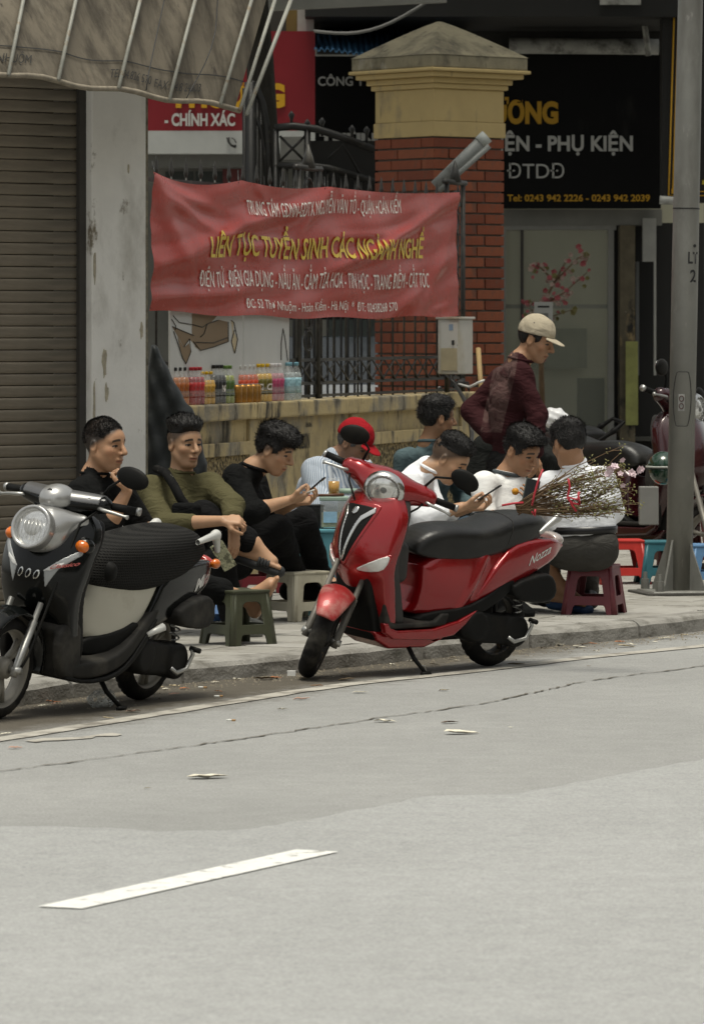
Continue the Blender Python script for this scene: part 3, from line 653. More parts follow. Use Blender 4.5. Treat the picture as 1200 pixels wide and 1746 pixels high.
for ln in ([(265, 35), (310, 85), (400, 100)], [(255, 60), (285, 110), (280, 140)], [(405, 100), (480, 120), (515, 95), (590, 70)], [(515, 95), (490, 170), (465, 190)], [(430, 230), (560, 235), (665, 195)], [(668, 80), (668, 225), (560, 265), (465, 290), (415, 225)], [(260, 115), (415, 180)], [(270, 150), (335, 345), (360, 388), (395, 300), (385, 205), (345, 262)], [(690, 70), (708, 85), (735, 210), (715, 310), (690, 225), (712, 140)]): mline(mb1, ln)
mline(mb2, [(1052, 360), (1053, 230), (1066, 130), (1080, 200), (1100, 365)], .004, .003)

# --- gate pillar with brick shaft --------------------------------------------------------------------------------
GD = 36.0; gc = P(740, 550, GD); gc.z = 0; gs = FPX / GD
gang = math.atan2(100, 122); gw = math.hypot(100, 122) / gs
gR = Vector((math.cos(gang), math.sin(gang), 0)); gL = Vector((-math.sin(gang), math.cos(gang), 0))    # along right face, along left face (both going back)
gctr = gc + (gR + gL) * gw / 2
def gz(y): return CAMZ - (y - HOR) / FPX * GD
gp = empty('gate_pillar', gctr + Vector((0, 0, PAV)), gang, 'square brick gate pillar with yellow capital and mossy pyramid cap', 'pillar')
m_yel = M('yellow_stucco', (0.47, 0.36, 0.165), .85, var=.10, vs=3, bump=.2, bs=40, dirt=[((0.22, 0.19, 0.13), 3, .55, .72, (1, 1, .4)), ((0.05, .045, .035), 6, .64, .72, (2, 2, .3))])
m_moss = M('mossy_cap', (0.24, 0.215, 0.145), .95, var=.25, vs=4, bump=.5, bs=30, dirt=[((0.10, 0.09, 0.065), 3.5, .48, .64, (1, 1, .7)), ((0.42, 0.40, 0.33), 2.2, .58, .70, (1, 1, .5)), ((.04, .036, .03), 8, .6, .7, (2, 2, .4))])
def gbox(name, w, z0, z1, mat, bev=.008):
    o = box(name, (0, 0, (z0 + z1) / 2 - PAV), (w, w, z1 - z0), mat, gp, bevel=bev); return o
gbox('mortar_core', gw - .03, PAV - .01, gz(232), M('mortar_grey', (0.10, 0.09, 0.075), .95, var=.3, vs=20), 0)
gbox('base_moulding', gw + .02, gz(232), gz(206), m_yel); gbox('capital_block', gw, gz(206), gz(150), m_yel)
for k, (ya, yb, ex) in enumerate(((150, 141, .05), (141, 131, .10), (131, 122, .22), (122, 116, .30))): gbox('moulding', gw + ex, gz(ya), gz(yb), m_yel, .01)
cw = gw * 1.37; gbox('cap_slab', cw, gz(116), gz(94), m_moss, .012)
zb, zt = gz(94) - PAV, gz(30) - PAV; h_ = cw / 2 - .01
nseg = 8; V, F = [], []
for i in range(nseg + 1):
    f = i / nseg; w_ = h_ * (1 - f) ** 0.92 + .015; z = zb + (zt - zb) * f
    V += [(-w_, -w_, z), (w_, -w_, z), (w_, w_, z), (-w_, w_, z)]
for i in range(nseg):
    for k in range(4): F.append((i * 4 + k, i * 4 + (k + 1) % 4, i * 4 + 4 + (k + 1) % 4, i * 4 + 4 + k))
F.append((nseg * 4, nseg * 4 + 1, nseg * 4 + 2, nseg * 4 + 3)); from_pd('pyramid_cap', V, F, m_moss, gp)
m_bricks = [M('brick_%s' % k, c, .85, var=.15, vs=9, bump=.35, bs=60, dirt=[((0.10, .06, .045), 7, .58, .72, (1, 1, 1))]) for k, c in (('a', (0.20, 0.056, 0.026)), ('b', (0.165, 0.046, 0.023)), ('c', (0.225, 0.07, 0.033)))]
ch = 18.55 / gs; bh = ch - .014; zc = gz(233) - PAV - ch / 2; nb = 0
bl = {}
def brick_me(L, k):
    key = (round(L, 3), k)
    if key not in bl:
        bm = bmesh.new(); bm_box(bm, (0, 0, 0), (L, .10, bh), None, .004); me = bpy.data.meshes.new('brick'); bm.to_mesh(me); bm.free(); me.materials.append(m_bricks[k]); bl[key] = me
    return bl[key]
for r_ in range(27):
    z = zc - r_ * ch
    for face in (0, 1):                                   # 0: right-hand face (local -y), 1: left-hand face (local -x)
        full, half = gw * 0.60, gw * 0.40 - .014
        Ls = [full, half] if (r_ + face) % 2 == 0 else [half * .52, full * .83, half * .70]
        tot = sum(Ls) + .014 * (len(Ls) - 1); k0 = (gw - .004 - .1 * 0) / tot; x = -gw / 2 + (0.0 if (r_ + face) % 2 == 0 else 0.0)
        Ls = [l * (gw - .014 * (len(Ls) - 1)) / sum(Ls) for l in Ls]
        for L_ in Ls:
            rb = random.Random(r_ * 9 + nb); o = bpy.data.objects.new('brick', brick_me(L_, rb.randrange(3))); COL.objects.link(o); o.parent = gp
            off = rb.uniform(-.003, .003); cx = x + L_ / 2
            if face == 0: o.location = (cx, -gw / 2 + .05 + off, z)
            else: o.location = (-gw / 2 + .05 + off - .001, cx * .985 + .004, z); o.rotation_euler = (0, 0, R(90))
            x += L_ + .014; nb += 1
# ================================================================== BACKGROUND SHOPS, GATE, TREE
def fbox(name, px0, px1, y0, y1, d, th, mat, parent=None, bevel=0.0):
    """a box facing the camera street, seen between photograph pixels at distance d (front face), thickness th going back"""
    a, b = P(px0, y1, d), P(px1, y0, d); c = (a + b) / 2 + Vector((0, th / 2, 0))
    o = box(name, (0, 0, 0), (b.x - a.x, th, b.z - a.z), mat, parent, bevel=bevel)
    setmw(o, Matrix.Translation(c)); return o
def ftext(s, px, y_base, d, w_px, h_px, mat, parent, bold=.02, shear=0, ext=.0, name='lettering', off=.02):
    k = d / FPX; me = text_mesh(s, w_px * k, h_px * k, bold, shear, ext); me.materials.append(mat)
    o = bpy.data.objects.new(name, me); COL.objects.link(o); o.parent = parent; p = P(px, y_base, d); p.y -= off
    setmw(o, Matrix.Translation(p) @ Matrix.Rotation(R(90), 4, 'X')); return o
m_signblk = M('sign_black', (0.006, 0.006, 0.006), .55, var=.2, vs=4, spec=.15, dirt=[((.018, .0175, .016), 3, .6, .75, (1, 1, .4))])
m_signred = M('sign_red', (0.20, 0.010, 0.016), .45, var=.08, vs=3); m_signwht = M('sign_white', (0.42, 0.43, 0.41), .5, var=.05)
m_gold = M('sign_gold', (0.55, 0.30, 0.012), .5, var=.08); m_sgrey = M('sign_letters_white', (0.50, 0.50, 0.47), .5, var=.05)
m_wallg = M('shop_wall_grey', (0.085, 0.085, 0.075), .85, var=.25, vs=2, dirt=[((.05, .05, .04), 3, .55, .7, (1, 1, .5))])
D1 = 45.0
# shop with the black sign and the glass door
ps = empty('phone_shop', Vector((P(1000, 550, D1).x, D1, PAV)), 0, 'dark shopfront with a sliding glass door under the black sign', 'building')
fbox('lintel', 845, 1128, 357, 384, D1, .25, M('lintel_grey', (0.20, 0.20, 0.18), .8, var=.2, vs=3), ps)
fbox('door_head', 850, 1050, 384, 392, D1 + .02, .12, M('alu_frame', (0.24, 0.24, 0.22), .5, .3, var=.1), ps)
for a, b in ((848, 862), (1036, 1046)): fbox('door_post', a, b, 392, 745, D1 + .02, .12, MATS['alu_frame'], ps)
fbox('door_stile', 887, 892, 392, 745, D1 + .05, .06, MATS['rail_dark'], ps); fbox('bottom_rail', 846, 1050, 738, 752, D1, .15, MATS['alu_frame'], ps)
fbox('mid_rail', 855, 1036, 519, 526, D1 + .12, .04, MATS['alu_frame'], ps)
fbox('step', 840, 1060, 752, 850, D1 - .05, .4, m_wallg, ps)
m_glass = M('door_glass', (0.40, 0.42, 0.34), .12, var=0, trans=0.0, alpha=0.22, spec=.6)
fbox('glass_pane', 862, 887, 392, 738, D1 + .08, .01, m_glass, ps); fbox('glass_pane', 892, 1036, 392, 738, D1 + .08, .01, m_glass, ps)
m_in = M('interior_wall', (0.40, 0.39, 0.29), .8, var=.12, vs=1.5)
fbox('interior_wall', 840, 1200, 330, 760, D1 + 1.6, .1, m_in, ps); fbox('interior_cupboard', 985, 1030, 645, 750, D1 + 1.1, .3, M('cupboard_dark', (.03, .035, .028), .6, var=.4, vs=6), ps)
fbox('interior_shelf', 905, 1000, 560, 628, D1 + 1.45, .12, M('shelf_olive', (.16, .17, .125), .6, var=.2), ps); fbox('interior_floor', 800, 1200, 745, 752, D1 + .16, 1.5, m_wallg, ps)
m_col = M('mottled_stone', (0.13, 0.11, 0.07), .7, var=.4, vs=6, dirt=[((.34, .25, .12), 3.5, .55, .64, (1, 1, .6)), ((.02, .02, .018), 5, .52, .6, (1, 1, .5)), ((.42, .38, .28), 9, .66, .72, (1, 1, 1))])
fbox('stone_column', 1056, 1082, 384, 760, D1 - .02, .3, m_col, ps); fbox('dark_recess', 1046, 1200, 380, 770, D1 + .3, .1, m_dark, ps)
fbox('poster', 1066, 1087, 582, 725, D1 - .1, .02, M('poster_yellow', (.30, .31, .10), .6, var=.35, vs=5), ps, .004)
fbox('door_jamb', 1095, 1118, 372, 446, D1 - .05, .12, M('jamb_white', (.36, .36, .33), .7, var=.12), ps); fbox('strip', 1114, 1118, 446, 640, D1 - .05, .05, MATS['jamb_white'], ps); fbox('strip', 1083, 1089, 446, 640, D1 + .1, .05, M('pipe_grey', (.16, .17, .17), .5), ps)
# sign board
sb = empty('shop_sign', P(1000, 355, D1 - .3), 0, 'black shop sign with yellow and white lettering right of the gate pillar', 'sign')
fbox('board', 842, 1126, 92, 355, D1 - .3, .2, m_signblk, sb)
ftext('ƯƠNG', 838, 209, D1 - .3, 113, 36, m_gold, sb, .05); ftext('ĐIỆN - PHỤ KIỆN', 826, 257, D1 - .3, 252, 26, m_sgrey, sb, .03); ftext('ĐTDĐ', 864, 304, D1 - .3, 97, 26, m_sgrey, sb, .0); ftext('Tel: 0243 942 2226 - 0243 942 2039', 864, 343, D1 - .3, 243, 11.5, m_gold, sb, .025)
# canopy and eave above
cn = empty('shop_canopy', P(900, 60, D1 - 1.2), 0, 'dark canopy with white rolled edge over the black shop sign', 'canopy')
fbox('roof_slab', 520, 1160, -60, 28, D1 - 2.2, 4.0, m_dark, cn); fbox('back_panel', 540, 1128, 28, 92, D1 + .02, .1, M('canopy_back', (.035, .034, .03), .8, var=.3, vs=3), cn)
k = P(868, 78, D1 - .6); k2 = P(1122, 80, D1 - .6); tube('rolled_edge', [k, k2] if False else [k - cn.location, k2 - cn.location], .075, M('roll_white', (.36, .36, .33), .8, var=.35, vs=4, dirt=[((.08, .08, .07), 5, .5, .66, (1, 1, 1))]), cn, 12)
tube('stay_rod', [P(1093, 0, D1 - .8) - cn.location, P(1105, 95, D1 - .8) - cn.location], .028, M('roll_white', (0, 0, 0)), cn, 8)
fbox('panel', 1022, 1092, -20, 8, D1 - 2.25, .03, M('roll_white', (0, 0, 0)), cn)
# neighbouring dark sign with gold border
gsn = empty('gold_trim_sign', P(1165, 345, 43), 0, 'tall dark sign with double gold border behind the lamp post', 'sign')
fbox('board', 1128, 1320, -80, 345, 43, .3, M('sign_brownblack', (.010, .0095, .008), .6, var=.3, vs=3), gsn)
for a, b, c, d_ in ((1139, -60, 1134, 333), (1147, -60, 1141, 326)): tube('gold_border', [P(a + 12, b, 42.97) - gsn.location, P(c + 5, d_, 42.97) - gsn.location, P(1300, d_ + 2, 42.97) - gsn.location], .008, m_gold, gsn, 5)
tube('lamp_tube', [P(1124, 341, 42.8) - gsn.location, P(1156, 343, 42.8) - gsn.location], .04, M('tube_cap', (.40, .40, .37), .5, var=.3, vs=12), gsn, 10)
fbox('corner_flower', 1144, 1152, 322, 330, 42.96, .01, m_gold, gsn)
ftext('ĐỖ', 1196, 328, 43, 70, 34, M('sign_yellow', (.45, .35, .02), .5), gsn, .04)
fl = from_pd('red_flag', [P(1156, 368, 42.6), P(1148, 405, 42.6), P(1149, 430, 42.6), P(1154, 450, 42.6), P(1165, 450, 42.55), P(1168, 420, 42.5), P(1166, 368, 42.55)], [(0, 1, 6), (1, 5, 6), (1, 2, 5), (2, 4, 5), (2, 3, 4)], M('flag_red', (.30, .02, .03), .7), None); tag(fl, 'strip of red cloth hanging beside the lamp post', 'flag')
so = fl.modifiers.new('th', 'SOLIDIFY'); so.thickness = .01
# rows of shops on the left of the side street
D2 = 43.0
rs = empty('red_sign', P(400, 262, D2), 0, 'red shop sign with white lower band behind the banner', 'sign')
fbox('board', 230, 537, 53, 223, D2, .2, m_signred, rs); fbox('white_band', 230, 537, 223, 262, D2 - .004, .2, m_signwht, rs)
ftext('ĐIỆN SMART', 290, 112, D2, 150, 15, m_sgrey, rs, .03); ftext('PHƯƠNG', 300, 181, D2, 186, 38, m_gold, rs, .06); ftext('- CHÍNH XÁC', 281, 214, D2, 120, 21, m_sgrey, rs, .035)
ph = empty('x'); bpy.data.objects.remove(ph)
tube('phone_icon', [P(389, 234, D2 - .03) - rs.location, P(390, 242, D2 - .03) - rs.location, P(395, 248, D2 - .03) - rs.location, P(403, 250, D2 - .03) - rs.location], [.017, .010, .010, .017], m_blackmetal, rs, 8)
tube('phone_wave', [P(395, 235, D2 - .03) - rs.location, P(400, 238, D2 - .03) - rs.location, P(403, 244, D2 - .03) - rs.location], .005, m_blackmetal, rs, 5)
bs = empty('black_sign', P(590, 300, 46), 0, 'black shop sign reading white letters left of the brick pillar', 'sign')
fbox('board', 536, 760, 96, 345, 46, .2, m_signblk, bs); ftext('CÔNG TY TNHH', 542, 146, 46, 152, 16, m_sgrey, bs, .02); ftext('THÙNG', 545, 249, 46, 120, 22, m_sgrey, bs, .05)
# blue corrugated awning
ca = empty('corrugated_awning', P(600, 80, 45.0), 0, 'blue corrugated metal awning above the black sign', 'awning')
V, F = [], []; na = 90
for i in range(na + 1):
    u = i / na; w = .02 * math.sin(i * 1.9); a = P(530 + 260 * u, 50, 44.9); b = P(536 + 270 * u, 84 + 40 * max(0, u - .1), 42.9)
    V += [a + Vector((0, 0, w)) - ca.location, b + Vector((0, 0, w)) - ca.location, a + Vector((0, 0, w - .01)) - ca.location, b + Vector((0, 0, w - .01)) - ca.location]
for i in range(na): k = i * 4; F += [(k, k + 1, k + 5, k + 4), (k + 2, k + 6, k + 7, k + 3), (k + 1, k + 3, k + 7, k + 5)]
from_pd('sheet', V, F, M('blue_tin', (.08, .21, .38), .5, .2, var=.25, vs=3), ca, True)
lb = empty('left_shops', Vector((P(380, 550, 44).x, 44.4, PAV)), 0, 'dim shop row with dark windows behind the red sign', 'building')
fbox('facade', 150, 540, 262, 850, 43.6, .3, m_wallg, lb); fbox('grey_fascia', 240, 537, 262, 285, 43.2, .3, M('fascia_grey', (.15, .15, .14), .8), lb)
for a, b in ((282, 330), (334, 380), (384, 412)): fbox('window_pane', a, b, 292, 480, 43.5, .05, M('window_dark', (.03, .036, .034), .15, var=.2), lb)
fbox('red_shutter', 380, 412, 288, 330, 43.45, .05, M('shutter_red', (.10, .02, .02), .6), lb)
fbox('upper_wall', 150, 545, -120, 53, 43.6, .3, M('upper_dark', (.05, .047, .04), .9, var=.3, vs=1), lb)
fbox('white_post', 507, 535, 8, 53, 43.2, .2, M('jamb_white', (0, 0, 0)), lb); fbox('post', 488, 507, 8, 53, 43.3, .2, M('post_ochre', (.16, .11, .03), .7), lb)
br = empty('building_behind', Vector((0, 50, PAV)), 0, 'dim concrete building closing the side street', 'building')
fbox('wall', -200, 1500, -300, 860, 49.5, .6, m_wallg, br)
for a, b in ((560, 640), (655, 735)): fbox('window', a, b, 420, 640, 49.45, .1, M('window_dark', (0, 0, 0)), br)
# houses on the camera's side of the street: what the gloss of the scooters mirrors and what closes the low sky
hw_me = None
for k in range(7):
    hc_ = [(.42, .38, .30), (.30, .29, .27), (.50, .47, .40), (.36, .30, .22), (.24, .25, .25), (.45, .42, .36), (.33, .31, .28)][k]; ht = (9.5, 12, 8.5, 11, 10, 12.5, 9)[k]; s_ = -24 + k * 10.2; c = Vector((0, 21.93, 0)) + U * s_ + N * 17.0
    e = empty('opposite_house', (c.x, c.y, 0), -TH + pi / 2 + pi, ('ochre', 'grey', 'cream', 'brown', 'slate grey', 'pale', 'dun')[k] + ' town house across the street, behind the viewer, number %s from the left' % ('one', 'two', 'three', 'four', 'five', 'six', 'seven')[k], 'building', 'houses across the street')
    box('wall', (0, 3, ht / 2), (9.8, 6, ht), M('house_wall_%s' % 'abcdefg'[k], hc_, .85, var=.2, vs=1), e)
    for fl_ in range(int(ht / 3.2)):
        for q in range(4):
            if hw_me is None: o = box('window', (0, 0, 0), (1.3, .12, 1.7), M('house_window', (.03, .035, .04), .15), e); hw_me = o.data
            else: o = mesh_obj('window', hw_me, None, e)
            o.location = (-3.6 + q * 2.4, -.02, 1.6 + fl_ * 3.1)
# leafy street trees whose crowns stand above the frame and shade the shopfronts
def crown_tree(nm_lab, base, top, crowns, trunk=None, seed=1, nleaf=5200):
    rq = random.Random(seed); e = empty('street_tree', base, 0, nm_lab, 'tree', 'street trees shading the shops')
    V, F = tube_data([trunk_p - Vector(base) for trunk_p in (trunk or [Vector(base), Vector(base).lerp(top, .5), top])], [.22, .18, .12][:3], 12); from_pd('trunk', V, F, M('dark_bark', (0.026, 0.023, 0.017), .95, var=.35, vs=7, bump=.9, bs=18, bdist=.04, stretch=(1, 1, .35)), e, True)
    V, F = [], []
    for (c, r_) in crowns:
        tube('limb', [top - Vector(base), (top + Vector(c)) / 2 - Vector(base) + Vector((0, 0, .2)), Vector(c) - Vector(base)], [.11, .08, .03], MATS['dark_bark'], e, 8)
        for k in range(nleaf // len(crowns)):
            d = Vector((rq.gauss(0, 1), rq.gauss(0, 1), rq.gauss(0, 1))).normalized() * rq.random() ** .4; p = Vector((c[0] + d.x * r_[0], c[1] + d.y * r_[1], c[2] + d.z * r_[2])); a = Vector((rq.gauss(0, 1), rq.gauss(0, 1), rq.gauss(0, .5))).normalized() * .13; b = a.cross(Vector((rq.gauss(0, 1), rq.gauss(0, 1), rq.gauss(0, 1)))).normalized() * .06; i = len(V); p = p - Vector(base); V += [p - a, p + b, p + a, p - b]; F.append((i, i + 1, i + 2, i + 3))
    o = from_pd('crown', V, F, M('leaf_green', (.05, .085, .025), .6, var=.4, vs=4), e); tag(o, kind='stuff')
crown_tree('broad street tree beyond the right edge, its crown over the shop signs', Vector((4.6, 40.5, PAV)), Vector((4.0, 40.3, 5.6)), [((3.0, 41.5, 7.0), (2.6, 2.4, 1.5)), ((1.0, 40, 7.4), (2.4, 2.4, 1.6)), ((4.6, 38.5, 7.2), (2.4, 2.4, 1.5)), ((2.2, 37.2, 7.3), (2.2, 2.0, 1.4))], seed=5)
crown_tree('broad street tree behind the boundary wall, crown over the gate', Vector((-2.6, 37.0, PAV)), Vector((-2.3, 36.8, 5.2)), [((-1.4, 36.5, 6.8), (2.4, 2.2, 1.5)), ((.2, 34.8, 7.0), (2.2, 2.2, 1.4)), ((-1.8, 33.5, 6.8), (2.0, 2.0, 1.3)), ((-1.0, 39.5, 7.0), (2.6, 2.2, 1.5)), ((-3.6, 30.5, 7.2), (2.2, 2.2, 1.4))], seed=6)
# horizontal pale beam and cables at the top
bm_ = tube('cable', [P(535, 53, 42.5).lerp(P(725, 5, 42.5), k / 10) + Vector((0, 0, -.12 * math.sin(pi * k / 10))) for k in range(11)], .016, M('cable_grey', (.17, .17, .16), .6), None, 6); tag(bm_, 'grey cable sagging over the blue corrugated awning', 'cable')
bb = box('roof_beam', (0, 0, 0), (1, .12, .09), M('beam_pale', (.26, .26, .235), .7, var=.2, vs=3), None); a, b = P(385, 22, 40), P(760, -14, 40); bb.scale = ((b - a).length, 1, 1); setmw(bb, frame((b - a).normalized() * (b - a).length, Vector((0, 1, 0)), Vector((0, 0, 1)), (a + b) / 2)); tag(bb, 'pale metal beam across the top above the tree trunk', 'beam')
# tree
m_bark = M('dark_bark', (0.026, 0.023, 0.017), .95, var=.35, vs=7, bump=.9, bs=18, bdist=.04, stretch=(1, 1, .35))
tr = empty('street_tree', Vector((P(455, 550, 39).x, 39, PAV)), 0, 'dark rough tree trunk rising between the red sign and the gate', 'tree')
tp = [P(462, 1050, 39), P(460, 520, 39), P(455, 330, 39), P(449, 200, 39), P(443, 100, 39), P(435, 0, 39), P(425, -150, 39), P(432, -300, 39)]
V, F = tube_data([p - tr.location for p in tp], [.19, .15, .13, .12, .105, .10, .09, .07], 14)
rt = random.Random(4); V = [v + Vector((rt.uniform(-.012, .012), rt.uniform(-.012, .012), 0)) for v in V]; from_pd('trunk', V, F, m_bark, tr, True)
ch = []
for k in range(9):
    a = tp[6].lerp(tp[7], rt.random()); q = [a]
    for j in range(4): q.append(q[-1] + Vector((rt.uniform(-.4, .4), rt.uniform(-.4, .4), rt.uniform(.15, .5))))
    ch.append((q, [.04, .03, .022, .015, .008])); tube('limb', [x - tr.location for x in q], [.04, .03, .022, .015, .008], m_bark, tr, 6)
Vl, Fl = [], []
for k in range(1400):
    q, _ = rt.choice(ch); c = rt.choice(q[1:]) + Vector((rt.gauss(0, .32), rt.gauss(0, .32), rt.gauss(.15, .28))); a = Vector((rt.gauss(0, 1), rt.gauss(0, 1), rt.gauss(0, .6))).normalized() * .06; b = a.cross(Vector((rt.gauss(0, 1), rt.gauss(0, 1), rt.gauss(0, 1)))).normalized() * .03
    o_ = len(Vl); Vl += [c - a - tr.location, c + b - tr.location, c + a - tr.location, c - b - tr.location]; Fl.append((o_, o_ + 1, o_ + 2, o_ + 3))
o = from_pd('crown', Vl, Fl, M('leaf_green', (.05, .085, .025), .6, var=.4, vs=4), tr); tag(o, kind='stuff')
# old iron gate behind the fence
gt = empty('iron_gate', Vector((P(520, 550, 37.5).x, 37.5, PAV)), 0, 'black arched iron gate with braced panels behind the fence', 'gate')
def gt_(pts, r_, name='bar', n=6): return tube(name, [P(x, y, 37.5) - gt.location for x, y in pts], r_, m_blackmetal, gt, n)
gt_([(428, 140), (428, 1000)], .05, 'post', 8); gt_([(417, 150), (417, 1000)], .02)
for k in range(5): gt_([(433 + k * 6, 165 + k * k * 4.6), (433 + k * 6, 1000)], .012)
gt_([(428, 140), (438, 150), (448, 175), (455, 215), (458, 260), (460, 330)], .03, 'arch'); gt_([(432, 190), (445, 220), (452, 262), (455, 320)], .02, 'arch')
gt_([(468, 218), (500, 215), (540, 220), (580, 233), (640, 256)], .035, 'arch'); gt_([(468, 282), (520, 282), (560, 286), (640, 310)], .03, 'rail')
gt_([(477, 232), (520, 275)], .012, 'brace'); gt_([(520, 232), (477, 275)], .012, 'brace'); 
fbox('white_plate', 478, 520, 233, 272, 37.7, .02, M('plate_white', (.36, .36, .33), .6, var=.2, vs=6), gt)
for x in (470, 524): gt_([(x, 220), (x, 1000)], .03, 'post')
for x, y in ((497, 196), (524, 210), (549, 207), (600, 220), (625, 222)): gt_([(x, y + 25), (x, y + 8), (x, y), (x, y - 7)], [.012, .012, .026, .004], 'finial', 8)
gt_([(560, 270), (585, 245), (615, 300)], .012, 'brace'); gt_([(560, 285), (615, 305)], .012, 'brace')
for k in range(14): gt_([(478 + k * 11.5, 284 + max(0, k - 6) * 2.4), (478 + k * 11.5, 1000)], .011)
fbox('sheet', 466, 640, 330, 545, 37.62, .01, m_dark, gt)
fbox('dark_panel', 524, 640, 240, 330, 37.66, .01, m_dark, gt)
# grey drain pipe leaning on the fence
pp = empty('grey_pipe', P(735, 318, 34.6), 0, 'grey plastic pipe with pale cap leaning against the brick pillar', 'pipe')
m_pipe = M('pvc_grey', (.20, .21, .20), .5, var=.15, vs=8, dirt=[((.09, .09, .08), 6, .55, .7, (1, 1, 1))])
tube('tube', [P(742, 318, 34.9) - pp.location, P(826, 236, 34.9) - pp.location], .048, m_pipe, pp, 14); tube('tube', [P(748, 326, 34.8) - pp.location, P(834, 249, 34.8) - pp.location], .02, m_pipe, pp, 10); tube('cap', [P(818, 243, 34.9) - pp.location, P(830, 232, 34.9) - pp.location], .053, M('cap_pale', (.34, .36, .34), .5), pp, 14)
# bamboo stake
bs_ = tube('bamboo_stake', [P(822, 700, 33.6), P(815, 594, 33.8)], .018, M('bamboo', (.36, .25, .11), .6, var=.15, vs=15), None, 8); tag(bs_, 'short bamboo stake leaning on the brick pillar', 'stake')
# white car inside the yard
car = empty('white_car', Vector((P(545, 550, 38.6).x, 38.6, PAV)), 0, 'white parked car partly seen through the fence', 'car')
m_carw = M('car_white', (.72, .73, .72), .25, var=.03, coat=.6); m_cglass = M('car_glass', (.05, .06, .065), .08, var=.1)
cpoly = smooth_poly([(-2.1, .35), (-2.12, .75), (-2.0, .92), (-1.55, .98), (-.9, 1.42), (.35, 1.46), (1.05, 1.02), (1.85, .86), (2.1, .65), (2.1, .32)], 2)
def carbody(X, Y, Z):
    w = interp(Z, [0, .3, .7, .95, 1.45], [.82, .86, .88, .86, .60]); b = smax(polysdf(cpoly, X[:, :, 0][:, :, None] if False else X, Z), np.abs(Y) - w, .12)
    for x in (-1.3, 1.35): b = smax(b, -(np.sqrt((X - x) ** 2 + (Z - .32) ** 2) - .37) + 0 * Y, .03)
    return b
cb = sdf_obj('body', (-2.2, -.95, .2), (2.2, .95, 1.55), .03, carbody, m_carw, car, 2)
def glassb(X, Y, Z):
    w = interp(Z, [0, .3, .7, .95, 1.45], [.82, .86, .88, .86, .60]) + .006; q = smooth_poly([(-1.45, .99), (-.87, 1.38), (.32, 1.41), (.98, 1.03)], 2)
    return np.maximum(polysdf(q, X, Z), np.abs(Y) - w)
sdf_obj('side_glass', (-1.5, -.95, .95), (1.1, .95, 1.5), .025, glassb, m_cglass, car, 1)
def wind(X, Y, Z): q = [(.35, 1.475), (1.07, 1.03), (1.05, 1.0), (.33, 1.44)]; return np.maximum(polysdf(q, X, Z) - .012, np.abs(Y) - interp(Z, [.95, 1.45], [.74, .52]))
sdf_obj('windscreen', (.2, -.8, .95), (1.2, .8, 1.5), .02, wind, m_cglass, car, 1)
for x in (-1.3, 1.35):
    for y in (-.78, .78):
        wv, wf = lathe_data([(0, -.09), (.19, -.09), (.2, -.1), (.31, -.1), (.33, -.06), (.33, .06), (.31, .1), (.2, .1), (.19, .09), (0, .09)], 24, 'Y'); o = from_pd('wheel', wv, wf, m_blackmetal, car, True); o.location = (x, y, .33)
for y in (-.6, .6): o = sdf_obj('headlight', (1.85, y - .2, .6), (2.15, y + .2, .85), .02, lambda X, Y, Z, y=y: ell(X, Y, Z, (1.97, y, .73), (.14, .17, .08)), m_cglass, car, 1)
car.rotation_euler = (0, 0, R(-74)); car.location = P(545, 550, 41.2); car.location.z = PAV
# electricity box on the fence post
eb = empty('meter_box', P(776, 636, 33.9), R(-38), 'pale grey metal meter box fixed to the end of the fence', 'meter box')
m_ebx = M('meter_box_paint', (.47, .46, .42), .55, var=.1, vs=5, dirt=[((.30, .26, .17), 3, .5, .68, (1, 1, .5)), ((.05, .05, .045), 22, .69, .73, (1, 1, 1))])
box('case', (0, 0, .19), (.19, .17, .395), m_ebx, eb, bevel=.008); box('lid', (0, 0, .397), (.215, .195, .018), m_ebx, eb, bevel=.005); box('door', (.012, -.0875, .19), (.15, .008, .35), m_ebx, eb, bevel=.003); box('lock', (.05, -.097, .22), (.018, .014, .035), m_blackmetal, eb, bevel=.004); box('sticker', (.03, -.0925, .33), (.035, .002, .045), M('sticker_blue', (.20, .27, .36), .5), eb); box('rust_label', (.012, -.0925, .10), (.146, .002, .16), M('label_beige', (.36, .31, .2), .8, var=.2), eb)
for x in (-.05, .04): box('stay', (x, .02, -.05), (.012, .03, .1), m_blackmetal, eb)
cb_ = tube('black_cable', [P(790, 648, 33.7), P(775, 655, 33.6), P(786, 672, 33.5), P(798, 695, 33.3), P(804, 740, 33.0), P(800, 800, 32.5), P(798, 1000, 32.0)], .016, m_blackmetal, None, 8); tag(cb_, 'black cable hanging from the meter box to the pavement', 'cable')
wr = tube('white_wire', [P(782, 655, 33.6), P(800, 660, 33.5), P(816, 652, 33.4), P(826, 648, 33.4)], .009, M('wire_white', (.55, .55, .52), .5), None, 6); tag(wr, 'short white wire end below the meter box', 'wire')
for k in range(3): o = tube('tangled_wire', [P(760 + 8 * k, 640, 33.7), P(772, 650 + 4 * k, 33.6), P(782, 662 - 6 * k, 33.6), P(792 + 3 * k, 652, 33.6), P(800, 668 - 3 * k, 33.6)], .006, m_blackmetal, None, 5); tag(o, ('thin dark wire tangled under the meter box, highest', 'thin dark wire tangled under the meter box, middle', 'thin dark wire tangled under the meter box, lowest')[k], 'wire', 'wires under the meter box')
